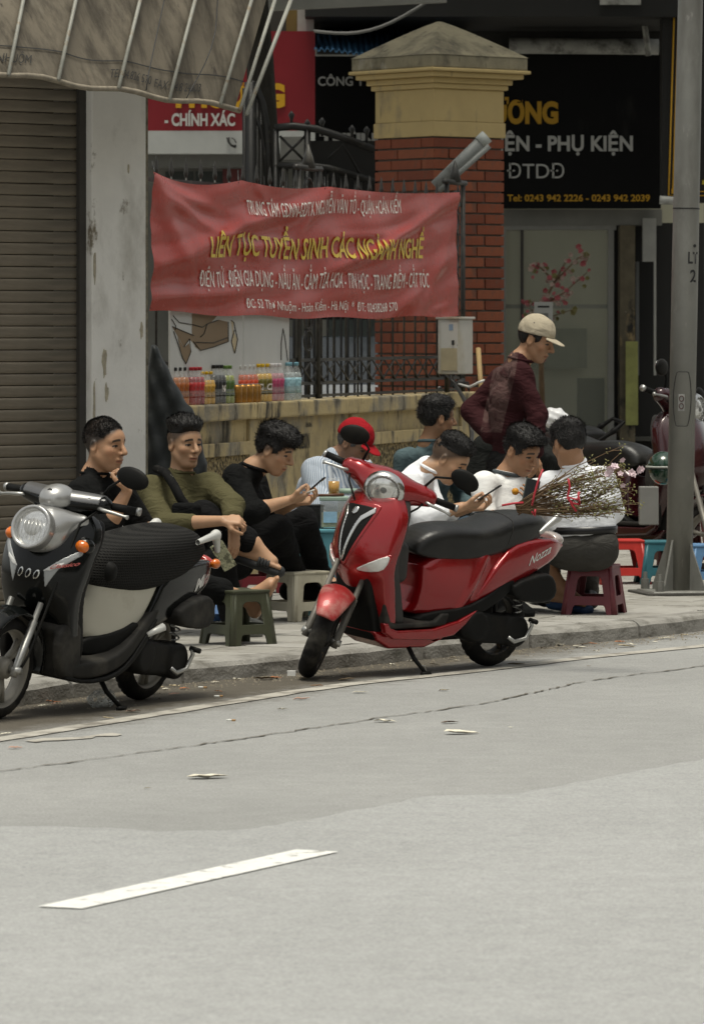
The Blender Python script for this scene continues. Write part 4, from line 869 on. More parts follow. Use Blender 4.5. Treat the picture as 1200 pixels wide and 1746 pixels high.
# ================================================================== STREET OBJECTS
# --- lamp post ------------------------------------------------------------------------------------
m_pole = M('galvanised_pole', (.225, .225, .205), .5, .35, var=.12, vs=5, dirt=[((.135, .13, .115), 4, .48, .7, (1, 1, .25)), ((.30, .29, .27), 20, .62, .72, (1, 1, .4))], bump=.1, bs=60)
pb = G(1156, 1012, PAV); lp = empty('lamp_post', pb, 0, 'tall grey steel lamp post with stencilled letters on a bolted base plate', 'lamp post')
ex = Matrix.Rotation(R(1.15), 4, 'Y')
o = lathe('shaft', [(0, 0), (.078, 0), (.0785, 2.0), (.072, 4.0), (.06, 7.0), (0, 7.0)], m_pole, lp, 32); o.matrix_basis = ex
o = from_pd('base_plate', *(lambda v: (v, [(0, 1, 2, 3), (7, 6, 5, 4), (0, 4, 5, 1), (1, 5, 6, 2), (2, 6, 7, 3), (3, 7, 4, 0)]))([(-.215, -.2, -.0), (.215, -.2, 0), (.215, .2, 0), (-.215, .2, 0), (-.2, -.185, .022), (.2, -.185, .022), (.2, .185, .022), (-.2, .185, .022)]), m_pole, lp); o.rotation_euler = (0, 0, R(12))
box('plinth', (0, 0, .0), (.5, .46, .03), M('plinth_dark', (.06, .057, .05), .9, var=.3, vs=12), lp, rot=(0, 0, R(12)), bevel=.008)
for k in range(4):
    a = R(45 + 12 + 90 * k); o = lathe('bolt', [(0, .10), (.012, .10), (.014, .06), (.024, .06), (.026, .03), (.026, .0), (0, 0)], m_pole, lp, 6, smooth=False); o.location = (.225 * math.cos(a), .225 * math.sin(a), .022)
for k in range(4):
    a = R(12 + 90 * k + 0); V = [(.07, -.006, .02), (.175, -.006, .02), (.172, -.006, .05), (.07, -.006, .33), (.07, .006, .02), (.175, .006, .02), (.172, .006, .05), (.07, .006, .33)]
    o = from_pd('gusset', V, [(0, 1, 2, 3), (7, 6, 5, 4), (0, 4, 5, 1), (1, 5, 6, 2), (2, 6, 7, 3)], m_pole, lp); o.rotation_euler = (0, 0, a + R(45))
def on_pole(name, me, mat, z, ang, rad=.0805):
    for v in me.vertices: a = ang + v.co.x / .078; v.co = ((rad + v.co.z) * math.cos(a), (rad + v.co.z) * math.sin(a), z + v.co.y)
    me.materials.append(mat); o = bpy.data.objects.new(name, me); COL.objects.link(o); o.parent = lp; o.matrix_basis = ex; return o
m_sten = M('stencil_black', (.02, .02, .02), .7, var=.2)
on_pole('lettering', text_mesh('LT', .07, .07, .02), m_sten, 1.95, R(-82)); on_pole('lettering', text_mesh('2', .042, .075, .02), m_sten, 1.84, R(-72)); on_pole('lettering', text_mesh('•', .024, .05, .02), m_sten, 2.03, R(-60))
hatch = [(.062 * math.cos(a) * .9, max(-.16, min(.16, .2 * math.sin(a)))) for a in np.linspace(0, 2 * pi, 29)[:-1]]
V, F = tube_data([(.0795 * math.cos(R(-95) + x / .078), .0795 * math.sin(R(-95) + x / .078), 1.15 + z) for x, z in hatch], .0022, 5, close=True); o = from_pd('hatch_seam', V, F, m_blackmetal, lp, True); o.matrix_basis = ex
V = [(.0805 * math.cos(R(-98) + x / .078), .0805 * math.sin(R(-98) + x / .078), 1.13 + z) for x, z in ((-.018, -.05), (.018, -.05), (.018, .05), (-.018, .05))]; o = from_pd('latch_plate', V, [(0, 1, 2, 3)], m_alu, lp) if 'm_alu' in globals() else from_pd('latch_plate', V, [(0, 1, 2, 3)], m_greymetal, lp); o.matrix_basis = ex
for dz in (-.022, .022): V, F = tube_data([(.082 * math.cos(R(-98) + .012 * math.cos(a) / .078), .082 * math.sin(R(-98) + .012 * math.cos(a) / .078), 1.13 + dz + .016 * math.sin(a)) for a in np.linspace(0, 2 * pi, 13)[:-1]], .003, 5, close=True); o = from_pd('latch_ring', V, F, M('latch_brown', (.06, .03, .025), .5), lp, True); o.matrix_basis = ex
o = lathe('joint_ring', [(.0790, 2.27), (.0802, 2.272), (.0802, 2.276), (.0790, 2.278)], m_blackmetal, lp, 32); o.matrix_basis = ex

# --- plastic stools -----------------------------------------------------------------------------------
def arch(w0, w1, z0, z1, n=7):
    """window outline: half-width w0 at z0, w1 under a rounded head at z1"""
    r_ = min(.035, w1 * .7); pts = [(-w0, z0), (w0, z0)]; 
    for k in range(n): a = pi / 2 * k / (n - 1); pts.append((w1 - r_ + r_ * math.cos(a), z1 - r_ + r_ * math.sin(a)))
    for k in range(n): a = pi / 2 + pi / 2 * k / (n - 1); pts.append((-(w1 - r_) + r_ * math.cos(a), z1 - r_ + r_ * math.sin(a)))
    return pts
def stool(label, col, loc, rz, H=.265, top=.115, bot=.150, cat='stool', worn=None, tilt=0.0, bar=.055, barh=.045):
    mat = M('plastic_%s' % label[:28].replace(' ', '_'), col, .42, var=.12, vs=8, bump=.08, bs=60, dirt=[(worn or tuple(min(1, c * 1.35 + .02) for c in col), 5, .54, .74, (1, 1, 1))])
    r_ = empty('plastic_stool', loc, rz, label, cat, 'low plastic stools')
    bm = bmesh.new(); bm_box(bm, (0, 0, 0), (top * 2 + .016, top * 2 + .016, .016), None, .006); o = bm_obj('seat', bm, mat, r_); o.location = (0, 0, H - .008)
    k = (bot - top) / H
    for q in range(4):
        zt = H - .012; hw = lambda z: bot - k * z
        outer = [(-hw(0), 0), (-hw(0) + .052, 0), (-hw(0) + .062, bar * .8), (-hw(0) + .072, bar), (hw(0) - .072, bar), (hw(0) - .062, bar * .8), (hw(0) - .052, 0), (hw(0), 0), (hw(zt), zt), (-hw(zt), zt)]
        win = arch(hw(bar) - .062, hw(H) - .048, bar + barh, H - .055)
        p = poly_prism('side_panel', outer, .006, mat, r_, (win,), .002)
        al = math.atan(k); p.matrix_basis = Matrix.Rotation(q * pi / 2, 4, 'Z') @ Matrix.Translation((0, -bot + .003, 0)) @ Matrix.Rotation(-al, 4, 'X')
    for q in range(4):                                   # rounded corner legs
        a = q * pi / 2 + pi / 4; s2 = math.sqrt(2); d0, d1 = (bot - .013) * s2, (top - .013) * s2
        tube('leg', [(d0 * math.cos(a), d0 * math.sin(a), 0), (d1 * math.cos(a), d1 * math.sin(a), H - .01)], [.020, .018], mat, r_, 8)
    if tilt: r_.rotation_euler = (tilt, 0, rz)
    return r_
stool('olive green plastic stool standing empty at the kerb edge', (.055, .060, .036), G(398, 1100, PAV) + Vector((.02, .10, 0)), R(38), .272, .108, .138)
stool('pale blue plastic stool behind the olive green one', (.19, .33, .62), G(348, 1066, PAV) + Vector((0, .2, 0)), R(20), .24, .10, .13)
stool('grimy beige plastic stool behind the red front wheel', (.47, .44, .34), G(508, 1056, PAV), R(40), .262, .115, .150, worn=(.14, .11, .07))
stool('maroon plastic stool carrying the man in the white shirt', (.125, .022, .030), G(1012, 1046, PAV), R(-14), .27, .118, .152, worn=(.22, .07, .08))
stool('bright red plastic stool tucked behind the white shirted man', (.50, .030, .022), G(1062, 996, PAV) + Vector((0, .1, 0)), R(4), .27, .115, .155)
stool('teal plastic stool left of the lamp post base', (.035, .15, .18), G(1128, 996, PAV) + Vector((0, .1, 0)), R(5), .262, .11, .145)
stool('light blue plastic stool right of the lamp post base', (.12, .25, .44), G(1212, 1003, PAV) + Vector((0, .1, 0)), R(4), .262, .115, .15)
stool('dark red tall stool behind the lamp post', (.085, .016, .016), G(1160, 968, PAV) + Vector((0, .1, 0)), R(10), .38, .15, .19)
stool('blue plastic stool far back under the maroon handlebar', (.12, .22, .56), G(1117, 860, PAV) + Vector((0, 0, 0)), R(15), .45, .115, .16)
stool('blue grey plastic stool behind the red scooter', (.20, .30, .50), G(690, 1015, PAV), R(30), .265, .115, .15)
stool('dark crimson plastic stool under the man in black', (.16, .018, .024), G(432, 1010, PAV), R(20), .27, .115, .15)
stool('dark stool under the man in the olive sweater', (.03, .03, .034), G(310, 1040, PAV), R(10), .27, .115, .15)
stool('dark stool under the man in the black tee', (.028, .03, .03), G(170, 1062, PAV), R(25), .27, .115, .15)
stool('wood brown stool carrying the man with the red cap', (.10, .065, .035), G(585, 1000, PAV), R(15), .27, .115, .15)
stool('grey stool under the man in jeans', (.10, .10, .10), G(715, 1022, PAV) + Vector((0, .25, 0)), R(15), .27, .115, .15)
stool('navy stool under the chef', (.03, .045, .10), G(838, 1000, PAV), R(15), .27, .115, .15)
stool('grey blue stool under the man in denim', (.08, .10, .14), G(735, 965, PAV), R(15), .27, .115, .15)
stool('black stool under the man in the quilted jacket', (.02, .02, .02), G(872, 955, PAV), R(15), .27, .115, .15)

# --- little tea table with jars, glass ------------------------------------------------------------------
tb = G(560, 1046, PAV); TD = tb.y
tt = empty('tea_table', tb, R(18), 'low turquoise plastic table holding the tea glass and jars', 'table')
m_turq = M('plastic_turquoise', (.12, .34, .40), .45, var=.1, vs=6); box('table_top', (0, 0, .46), (.34, .34, .02), m_turq, tt, bevel=.006)
for x in (-.17, .17):
    for y in (-.17, .17): tube('leg', [(x * .92, y * .92, 0), (x * .84, y * .84, .46)], [.018, .022], m_turq, tt, 8)
for q in range(4):
    o = box('apron_panel', (0, 0, 0), (.28, .008, .36), m_turq, tt); o.matrix_basis = Matrix.Rotation(q * pi / 2, 4, 'Z') @ Matrix.Translation((0, -.155, .27))
TZ = PAV + .47
def tbl(dx, dy): return Vector((tb.x + dx, tb.y + dy, TZ))
m_cglass2 = M('clear_glass', (.85, .88, .86), .05, var=0, trans=0, alpha=.07, spec=.9)
cbx = empty('dark_snack_tin', tbl(-.10, -.04), R(12), 'black square tin at the left end of the tea table', 'tin'); box('body', (0, 0, .06), (.13, .12, .12), m_blackmetal, cbx, bevel=.008); box('lid', (0, 0, .125), (.135, .125, .012), m_blackmetal, cbx, bevel=.004)
jr = empty('glass_jar', tbl(.03, -.07), 0, 'square clear jar with blue label on the tea table', 'jar')
box('body', (0, 0, .08), (.15, .12, .155), M('jar_plastic', (.50, .53, .50), .15, var=.1, alpha=.32), jr, bevel=.015); box('lid', (0, 0, .165), (.16, .13, .022), M('lid_pale_green', (.30, .40, .33), .5, var=.1), jr, bevel=.006); box('label', (-.02, -.0615, .065), (.075, .003, .06), M('label_blue', (.30, .50, .66), .6, var=.2, vs=30), jr); box('contents', (.0, 0, .05), (.13, .10, .08), M('candy_mix', (.42, .36, .16), .7, var=.6, vs=40), jr)
j2 = empty('glass_jar', tbl(.11, .06), 0, 'second clear jar behind the tea glass', 'jar'); lathe('body', [(0, 0), (.055, 0), (.058, .02), (.058, .15), (.045, .175), (.045, .19), (0, .19)], MATS['jar_plastic'], j2, 20); lathe('lid', [(0, .215), (.05, .215), (.052, .19), (0, .19)], MATS['lid_pale_green'], j2, 20)
gl = empty('tea_glass', tbl(0.03, -.075) + Vector((0, 0, .178)), 0, 'glass of amber iced tea standing on a jar lid', 'glass')
lathe('glass', [(0, 0), (.030, 0), (.034, .10), (.032, .10), (.0285, .004), (0, .004)], m_cglass2, gl, 24); lathe('tea', [(0, .003), (.0278, .003), (.0310, .082), (0, .082)], M('amber_tea', (.52, .26, .012), .12, var=.08, coat=.5), gl, 24)
pp_ = empty('bamboo_pipe_stick', tbl(.0, -.12) + Vector((0, 0, .183)), 0, 'thin red and brown stick lying in front of the tea glass', 'stick'); tube('stick', [(-.085, 0, 0), (.085, .01, .004)], [.007, .009], M('lacquer_brown', (.10, .04, .02), .4, var=.3, vs=30), pp_, 8); tube('tip', [(-.11, -.002, 0), (-.085, 0, 0)], .0055, M('lacquer_red', (.34, .03, .03), .4), pp_, 8)
bg = sdf_obj('pink_plastic_bag', (-.09, -.07, -.0), (.09, .07, .13), .008, lambda X, Y, Z: smax(ell(X, Y, Z, (0, 0, .05), (.08, .06, .07)) + .006 * np.sin(X * 90 + Z * 60) * np.sin(Y * 80), -Z + 0 * X, .005), M('bag_pinkwhite', (.60, .52, .50), .4, var=.15, vs=12), None); bg.location = tbl(-.09, .10); tag(bg, 'crumpled pinkish plastic bag behind the snack tin', 'plastic bag')

# --- bottles and cans on the ledge --------------------------------------------------------------------------
def bottle_mesh(H, Rr, liquid):
    if liquid: return [(0, .002), (Rr * .90, .002), (Rr * .97, .012), (Rr * .97, H * .30), (Rr * .86, H * .42), (Rr * .97, H * .52), (Rr * .94, H * .66), (Rr * .75, H * .74), (0, H * .74)]
    return [(0, 0), (Rr * .92, 0), (Rr, .010), (Rr, H * .30), (Rr * .90, H * .42), (Rr, H * .52), (Rr, H * .66), (Rr * .72, H * .80), (Rr * .42, H * .88), (Rr * .40, H * .93), (0, H * .93)]
m_pet = M('pet_clear', (.80, .82, .80), .08, var=0, alpha=.16, spec=.8)
KINDS = {   # liquid, cap, label, height, radius
 'cola_orange': ((.50, .16, .02), (.01, .01, .01), (.34, .10, .02), .235, .033), 'red': ((.30, .006, .012), (.42, .02, .03), (.42, .03, .03), .235, .033), 'yellow': ((.62, .34, .01), (.68, .42, .01), (.45, .25, .03), .205, .031),
 'black': ((.010, .009, .008), (.008, .008, .008), (.02, .02, .02), .245, .033), 'green': ((.26, .30, .03), (.10, .19, .03), (.06, .11, .02), .24, .033), 'orange': ((.58, .10, .012), (.62, .62, .58), (.52, .06, .015), .24, .037),
 'gold': ((.62, .36, .012), (.66, .42, .01), (.12, .10, .01), .245, .035), 'pink': ((.45, .20, .22), (.70, .68, .68), (.36, .05, .12), .245, .035), 'water': ((.62, .70, .70), (.18, .38, .46), (.30, .50, .56), .25, .035)}
BME = {}
def bottle(kind, label, px, row, txt=None):
    lq, cp, lb, H, Rr = KINDS[kind]; s = wfrac(px); p = wp(s, LEDGE, -.03 + row * .0) + WN * (0.0 + row * .07)
    e = empty('drink_bottle', p, 0, label, 'bottle', 'drink bottles lined up on the ledge')
    if kind not in BME:
        a = lathe('shell', bottle_mesh(H, Rr, False), m_pet, e, 16); l = lathe('drink', bottle_mesh(H, Rr, True), M('drink_' + kind, lq, .15, var=.1, vs=30, coat=.3, alpha=1 if kind != 'water' else .35), e, 16)
        c = lathe('cap', [(0, H), (Rr * .42, H), (Rr * .46, H - .004), (Rr * .46, H * .91), (0, H * .91)], M('cap_' + kind, cp, .45), e, 14)
        b = lathe('wrapper', [(Rr * .985, H * .20), (Rr * 1.012, H * .20), (Rr * .915, H * .42), (Rr * 1.012, H * .52), (Rr * 1.012, H * .60), (Rr * .98, H * .60)], M('wrap_' + kind, lb, .4, var=.55, vs=45), e, 16); BME[kind] = [x.data for x in (a, l, c, b)]
        for f in b.data.polygons: f.use_smooth = True
    else:
        for nm, me in zip(('shell', 'drink', 'cap', 'wrapper'), BME[kind]): mesh_obj(nm, me, None, e)
    if txt:
        me = text_mesh(txt, .05, .045, .03, .3); 
        for v in me.vertices:
            a = math.atan2(-WN.x, -WN.y) + 0; an = math.atan2(WN.y, WN.x) - R(28) + (v.co.x - .025) / Rr; rr = Rr * 1.03; v.co = (rr * math.cos(an), rr * math.sin(an), H * .40 + v.co.y * .9 - .02)
        me.materials.append(m_bw); o = bpy.data.objects.new('lettering', me); COL.objects.link(o); o.parent = e
    return e
for k, x in enumerate((306, 314, 322)): bottle('cola_orange', ('black capped orange drink bottle at the far left of the ledge', 'black capped orange drink bottle, second from the left', 'black capped orange drink bottle next to the red ones')[k], x, 0)
for k, x in enumerate((329, 336, 343)): bottle('red', ('red soda bottle beside the orange drinks', 'middle one of the three red soda bottles', 'red soda bottle beside the yellow ones')[k], x, .3)
for k, x in enumerate((351, 358, 365)): bottle('yellow', ('yellow drink bottle beside the red sodas', 'middle one of the short yellow drink bottles', 'yellow drink bottle beside the black ones')[k], x, .1)
for k, x in enumerate((369, 375, 381)): bottle('black', ('black cola bottle nearest the yellow drinks', 'middle one of the three black cola bottles', 'black cola bottle next to the green one')[k], x, .2, '247' if k == 2 else None)
for k, x in enumerate((387, 394)): bottle('green', ('green tea bottle nearest the black colas', 'green tea bottle right behind the cans')[k], x, .3)
for k, x in enumerate((417, 425, 433, 440)): bottle('orange', ('orange drink bottle behind the cans, leftmost', 'orange drink bottle behind the cans, second', 'orange drink bottle behind the cans, third', 'orange drink bottle beside the golden ones')[k], x, -.1, 'C2' if k in (1, 3) else None)
for k, x in enumerate((446, 453, 461)): bottle('gold', ('golden drink bottle next to the orange ones', 'middle one of the three golden drink bottles', 'golden drink bottle next to the pink ones')[k], x, .1, 'C2' if k != 1 else None)
for k, x in enumerate((467, 473, 480)): bottle('pink', ('pink labelled drink bottle next to the golden ones', 'middle one of the three pink labelled bottles', 'pink labelled drink bottle beside the water')[k], x, .2)
for k, x in enumerate((487, 493, 500, 509)): bottle('water', ('blue capped water bottle beside the pink drinks', 'second blue capped water bottle', 'third blue capped water bottle', 'blue capped water bottle at the right end of the row')[k], x, (-.2, .3, .1, .2)[k])
for k, x in enumerate((404, 413, 423, 431, 437)):
    e = empty('drink_can', wp(wfrac(x), LEDGE, .0), 0, ('gold drink can at the left of the five cans', 'gold drink can, second of the five', 'gold drink can in the middle of the five', 'gold drink can, fourth of the five', 'gold drink can at the right of the five')[k], 'can', 'cans on the ledge')
    if k == 0:
        a = lathe('can_body', [(0, 0), (.026, 0), (.033, .008), (.033, .10), (.027, .115), (0, .115)], M('can_gold', (.36, .18, .04), .35, .6, var=.5, vs=30), e, 18); b = lathe('can_top', [(0, .114), (.0275, .116), (.0275, .119), (.025, .117), (0, .1165)], m_greymetal, e, 18); cme = (a.data, b.data)
    else: mesh_obj('can_body', cme[0], None, e); mesh_obj('can_top', cme[1], None, e)
# --- dark tarpaulin bundle by the pillar, blue pot, block -------------------------------------------------------
tq = G(290, 1015, PAV); TDp = 27.4
poly = [P(x, y, TDp) for x, y in ((256, 588), (266, 590), (278, 612), (296, 645), (312, 672), (330, 700), (340, 735), (352, 775), (356, 830), (352, 1000), (250, 1010), (248, 800), (249, 680))]
pz = smooth_poly([(p.x, p.z) for p in poly], 1); cx = sum(p[0] for p in pz) / len(pz)
tp_ = sdf_obj('tarpaulin_bundle', (min(p[0] for p in pz) - cx, -.3, PAV), (max(p[0] for p in pz) - cx, .3, max(p[1] for p in pz)), .012, lambda X, Y, Z: smax(polysdf([(a - cx, b) for a, b in pz], X, Z), np.abs(Y) - (.05 + .07 * np.clip(1.75 - Z, 0, 1.6)), .07) + .007 * np.sin(X * 60 + Z * 14 + 2 * np.sin(Z * 5)) + .004 * np.sin(X * 33 - Z * 31), M('tarpaulin_dark', (.014, .017, .017), .5, var=.3, vs=5, bump=.3, bs=22), None); tp_.location = (cx, TDp, 0); tag(tp_, 'folded dark grey tarpaulin umbrella leaning beside the white pillar', 'tarpaulin')
blk = box('concrete_block', P(290, 614, 28.3) - Vector((0, 0, .03)), (.13, .14, .11), m_kerb, None, bevel=.008); blk.location = wp(wfrac(290), LEDGE + .056, -.06); tag(blk, 'small concrete block on the ledge left of the bottles', 'block')
bp_ = lathe('blue_cup', [(0, 0), (.032, 0), (.04, .06), (.037, .06), (.03, .004), (0, .004)], M('cup_blue', (.05, .13, .30), .4), None, 16); bp_.location = wp(wfrac(290), LEDGE + .113, -.06); tag(bp_, 'small blue plastic cup on the concrete block', 'cup')

# --- branch bundle on the red scooter --------------------------------------------------------------------------------
bb0, bb1 = P(880, 868, 22.85), P(1062, 815, 22.6); rb = random.Random(21); ax_ = (bb1 - bb0)
bd = empty('branch_bundle', bb0, 0, 'bundle of budding blossom branches tied with red ribbon on the scooter', 'branches')
m_twig = M('twig_brown', (.15, .095, .05), .8, var=.35, vs=25); m_bud = M('bud_green', (.26, .25, .10), .7, var=.3, vs=30); m_petal = M('petal_pink', (.66, .52, .55), .6, var=.12, vs=20)
sidev = Vector((ax_.z, 0, -ax_.x)).normalized() * -1; tw, budp = [], []
for k in range(58):
    y0 = rb.gauss(0, .012); e1 = rb.gauss(0, 1); L_ = rb.uniform(.72, 1.12); w = rb.gauss(0, .058); dpt = rb.gauss(0, .045); pts = []
    for j in range(8):
        t_ = j / 7 * L_; f = t_ ** 1.1
        pts.append(bb0 + ax_ * t_ + sidev * (y0 + w * f * 1.25 + .028 * math.sin(t_ * pi * 1.1) * (1 if w > 0 else -1) + rb.gauss(0, .004)) + Vector((0, dpt * f + rb.gauss(0, .004), 0)) + Vector((0, 0, -.02 * f)))
    tw.append((pts, [.0034, .0032, .0028, .0025, .0022, .0019, .0015, .001]))
    for _ in range(3):
        a = pts[rb.randrange(2, 7)]; d = (pts[-1] - pts[3]).normalized(); q = a + d * rb.uniform(.04, .11) + sidev * rb.gauss(0, .03) + Vector((0, rb.gauss(0, .02), 0)); tw.append(([a, a.lerp(q, .5) + sidev * .004, q], [.0022, .0018, .001])); budp.append(q)
    for j in range(3, 8): budp += [pts[j] + Vector((rb.gauss(0, .01), rb.gauss(0, .01), rb.gauss(0, .012))) for _ in range(1 + (j > 4) * 3)]
tw.append(([P(905, 862, 22.8), P(935, 828, 22.7), P(958, 812, 22.7), P(985, 792, 22.6)], [.003, .0025, .002, .001])); tw.append(([P(905, 868, 22.8), P(960, 872, 22.7), P(1022, 873, 22.7)], [.003, .002, .001]))
o = tubes('twigs', [([q - bd.location for q in p], r_) for p, r_ in tw], m_twig, bd, 4); tag(o, kind='stuff')
V, F = [], []
for q in budp:
    a = Vector((rb.gauss(0, 1), rb.gauss(0, 1), rb.gauss(0, 1))).normalized() * .0085; b = a.orthogonal().normalized() * .0038; c = a.cross(b).normalized() * .0038; i = len(V); q = q - bd.location; V += [q - a, q + b, q + c, q - b, q - c, q + a]
    F += [(i, i + 1, i + 2), (i, i + 2, i + 3), (i, i + 3, i + 4), (i, i + 4, i + 1), (i + 5, i + 2, i + 1), (i + 5, i + 3, i + 2), (i + 5, i + 4, i + 3), (i + 5, i + 1, i + 4)]
o = from_pd('buds', V, F, m_bud, bd); tag(o, kind='stuff')
def flower(c, r_, par, mat, seed):
    rf = random.Random(seed); V, F = [], []; n = Vector((rf.gauss(0, .5), -1, rf.gauss(0, .5))).normalized(); u = n.orthogonal().normalized(); w = n.cross(u)
    for k in range(9):
        a = 2 * pi * k / 5 + (.6 if k > 4 else 0); d = u * math.cos(a) + w * math.sin(a); t = n.cross(d); i = len(V); lift = n * r_ * (.25 if k < 5 else .5); s_ = 1 if k < 5 else .7
        V += [c, c + (d * .55 + t * .42) * r_ * s_ + lift * .5, c + d * r_ * s_ + lift, c + (d * .55 - t * .42) * r_ * s_ + lift * .5]; F.append((i, i + 1, i + 2, i + 3))
    return from_pd('blossom', V, F, mat, par)
for k, (x, y) in enumerate(((1060, 784), (1078, 809), (1088, 801), (1057, 808), (1076, 806), (1040, 800), (1061, 827), (1036, 808), (1047, 796), (1094, 800))): flower(P(x, y, 22.55 - .01 * (k % 3)) - bd.location, .017 + .004 * (k % 3), bd, m_petal, k)
m_rib = M('ribbon_red', (.45, .03, .045), .5, var=.15, vs=20)
for pts in ([(968, 816), (971, 830), (967, 846), (975, 862), (982, 872)], [(987, 838), (984, 852), (968, 848), (976, 858), (986, 860)], [(966, 848), (974, 858), (988, 862), (985, 840)], [(912, 868), (911, 880), (906, 872)], [(925, 800), (917, 820), (910, 845), (906, 862)], [(855, 862), (876, 858), (892, 857)]):
    tube('ribbon', [P(x, y, 22.55) - bd.location for x, y in pts], .0055, m_rib, bd, 5)

# --- helmet and white bag on the maroon scooter
hm = empty('green_helmet', P(1130, 806, 28.4), 0, 'dark green half helmet with white rim hung on the maroon scooter', 'helmet')
sdf_obj('shell', (-.16, -.16, -.02), (.16, .16, .2), .008, lambda X, Y, Z: smax(ell(X, Y, Z, (0, 0, .03), (.098, .11, .10)), -(Z - .035), .01), M('helmet_green', (.012, .04, .022), .2, var=.1, coat=.7), hm); lathe('rim', [(.098, .03), (.108, .03), (.108, .042), (.098, .042)], M('rim_white', (.45, .46, .42), .4), hm, 28); sdf_obj('lower_shell', (-.16, -.16, -.12), (.16, .16, .06), .008, lambda X, Y, Z: smax(smax(ell(X, Y, Z, (0, 0, .02), (.09, .10, .095)), Z - .03, .01), -(Z + .09), .01), M('helmet_green', (0, 0, 0)), hm)
wb_ = box('white_carton', P(1105, 862, 29.6), (.12, .12, .24), M('carton_white', (.22, .22, .205), .7, var=.1, vs=8), None, bevel=.006); tag(wb_, 'white carton standing on the maroon scooter floor', 'carton')
pw = sdf_obj('white_plastic_bag', (-.13, -.1, -.08), (.13, .1, .12), .01, lambda X, Y, Z: ell(X, Y, Z, (0, 0, 0), (.11, .08, .085)) + .008 * np.sin(X * 70 + Z * 50) * np.sin(Z * 60 - X * 20), M('bag_white', (.68, .69, .70), .35, var=.1, vs=12), None); pw.location = P(944, 715, 33.4); tag(pw, 'white plastic bag hanging behind the standing man', 'plastic bag')

# --- blossom plant and paper notice by the glass door
bt = empty('blossom_tree_pot', Vector((P(920, 550, 44.2).x, 44.2, PAV)), 0, 'pink peach blossom branch in front of the glass door', 'plant'); rp = random.Random(3)
stem = [P(925, 745, 44.2), P(922, 620, 44.2), P(915, 560, 44.2), P(925, 520, 44.2), P(945, 480, 44.2), P(965, 445, 44.2)]; tube('stem', [p - bt.location for p in stem], [.03, .025, .02, .015, .01, .006], m_twig, bt, 7)
brs = [stem, [stem[2], P(940, 540, 44.1), P(975, 528, 44.1)], [stem[3], P(960, 500, 44.1), P(1000, 465, 44.1)], [stem[4], P(920, 455, 44.1), P(905, 450, 44.1)], [stem[3], P(905, 530, 44.1), P(902, 520, 44.1)], [stem[4], P(985, 440, 44.1), P(994, 436, 44.1)]]
for b in brs[1:]: tube('branch', [p - bt.location for p in b], [.01, .007, .004], m_twig, bt, 5)
m_pk = [M('peach_%s' % k, c, .6) for k, c in (('pink', (.42, .11, .12)), ('pale', (.46, .34, .29)), ('leaf', (.19, .17, .06)))]
for k in range(150):
    b = rp.choice(brs); i = rp.randrange(1 if b is not stem else 2, len(b)); c = b[i - 1].lerp(b[i], rp.random()) + Vector((rp.gauss(0, .045), rp.gauss(0, .03), rp.gauss(0, .045))); flower(c - bt.location, rp.uniform(.02, .036), bt, m_pk[0 if k % 5 < 2 else (1 if k % 5 < 4 else 2)], k)
lathe('pot', [(0, 0), (.14, 0), (.19, .35), (.17, .35), (.13, .05), (0, .05)], M('pot_brown', (.12, .06, .04), .6), bt, 20)
nt = box('paper_notice', P(926, 545, 44.05), (.175, .01, .31), M('paper_white', (.46, .46, .43), .8, var=.05), None); setmw(nt, Matrix.Translation(P(926, 543, 44.0))); tag(nt, 'small white paper notice stuck on the glass door', 'notice')
o = box('printed_line', (0, -.0065, .11), (.11, .002, .018), m_ink, nt); o = box('printed_line', (0, -.0065, .03), (.09, .002, .04), M('print_grey', (.2, .2, .19), .8), nt)

# --- litter: leaves, cigarette ends, plastic glass --------------------------------------------------------------------
lm = [M('leaf_%s' % k, c, .8, var=.25, vs=30) for k, c in (('tan', (.42, .35, .22)), ('pale', (.68, .64, .52)), ('brown', (.13, .075, .035)), ('rust', (.34, .13, .05)), ('dun', (.27, .20, .12)), ('pinkish', (.40, .24, .18)))]
def leaf(px, py, w_px, mat, label, z=.012, asp=.38, rz=None, curl=.35):
    p = G(px, py, z); s = FPX / p.y; L_ = w_px / s; rl = random.Random(int(px * 7 + py)); V, F = [], []; n = 8
    for i in range(n + 1):
        t_ = i / n; hw = L_ * asp * .5 * math.sin(pi * t_ ** .8) ** .8 + .0006; zc = curl * L_ * (.5 - abs(t_ - .5)) * -.16 + curl * L_ * .075 + rl.uniform(-.002, .002)
        for q in (-1, 0, 1): V.append(((t_ - .5) * L_, q * hw * (1 + rl.uniform(-.15, .15)), zc + abs(q) * hw * curl * .9))
    for i in range(n):
        for q in range(2): a = i * 3 + q; F.append((a, a + 3, a + 4, a + 1))
    o = from_pd('fallen_leaf', V, F, mat, None, True); o.location = (p.x, p.y, z if z > .02 else .005); o.rotation_euler = (rl.uniform(-.15, .15), rl.uniform(-.1, .1), rl.uniform(-.5, .5) if rz is None else rz); tag(o, label, 'leaf', 'fallen leaves on the road'); return o
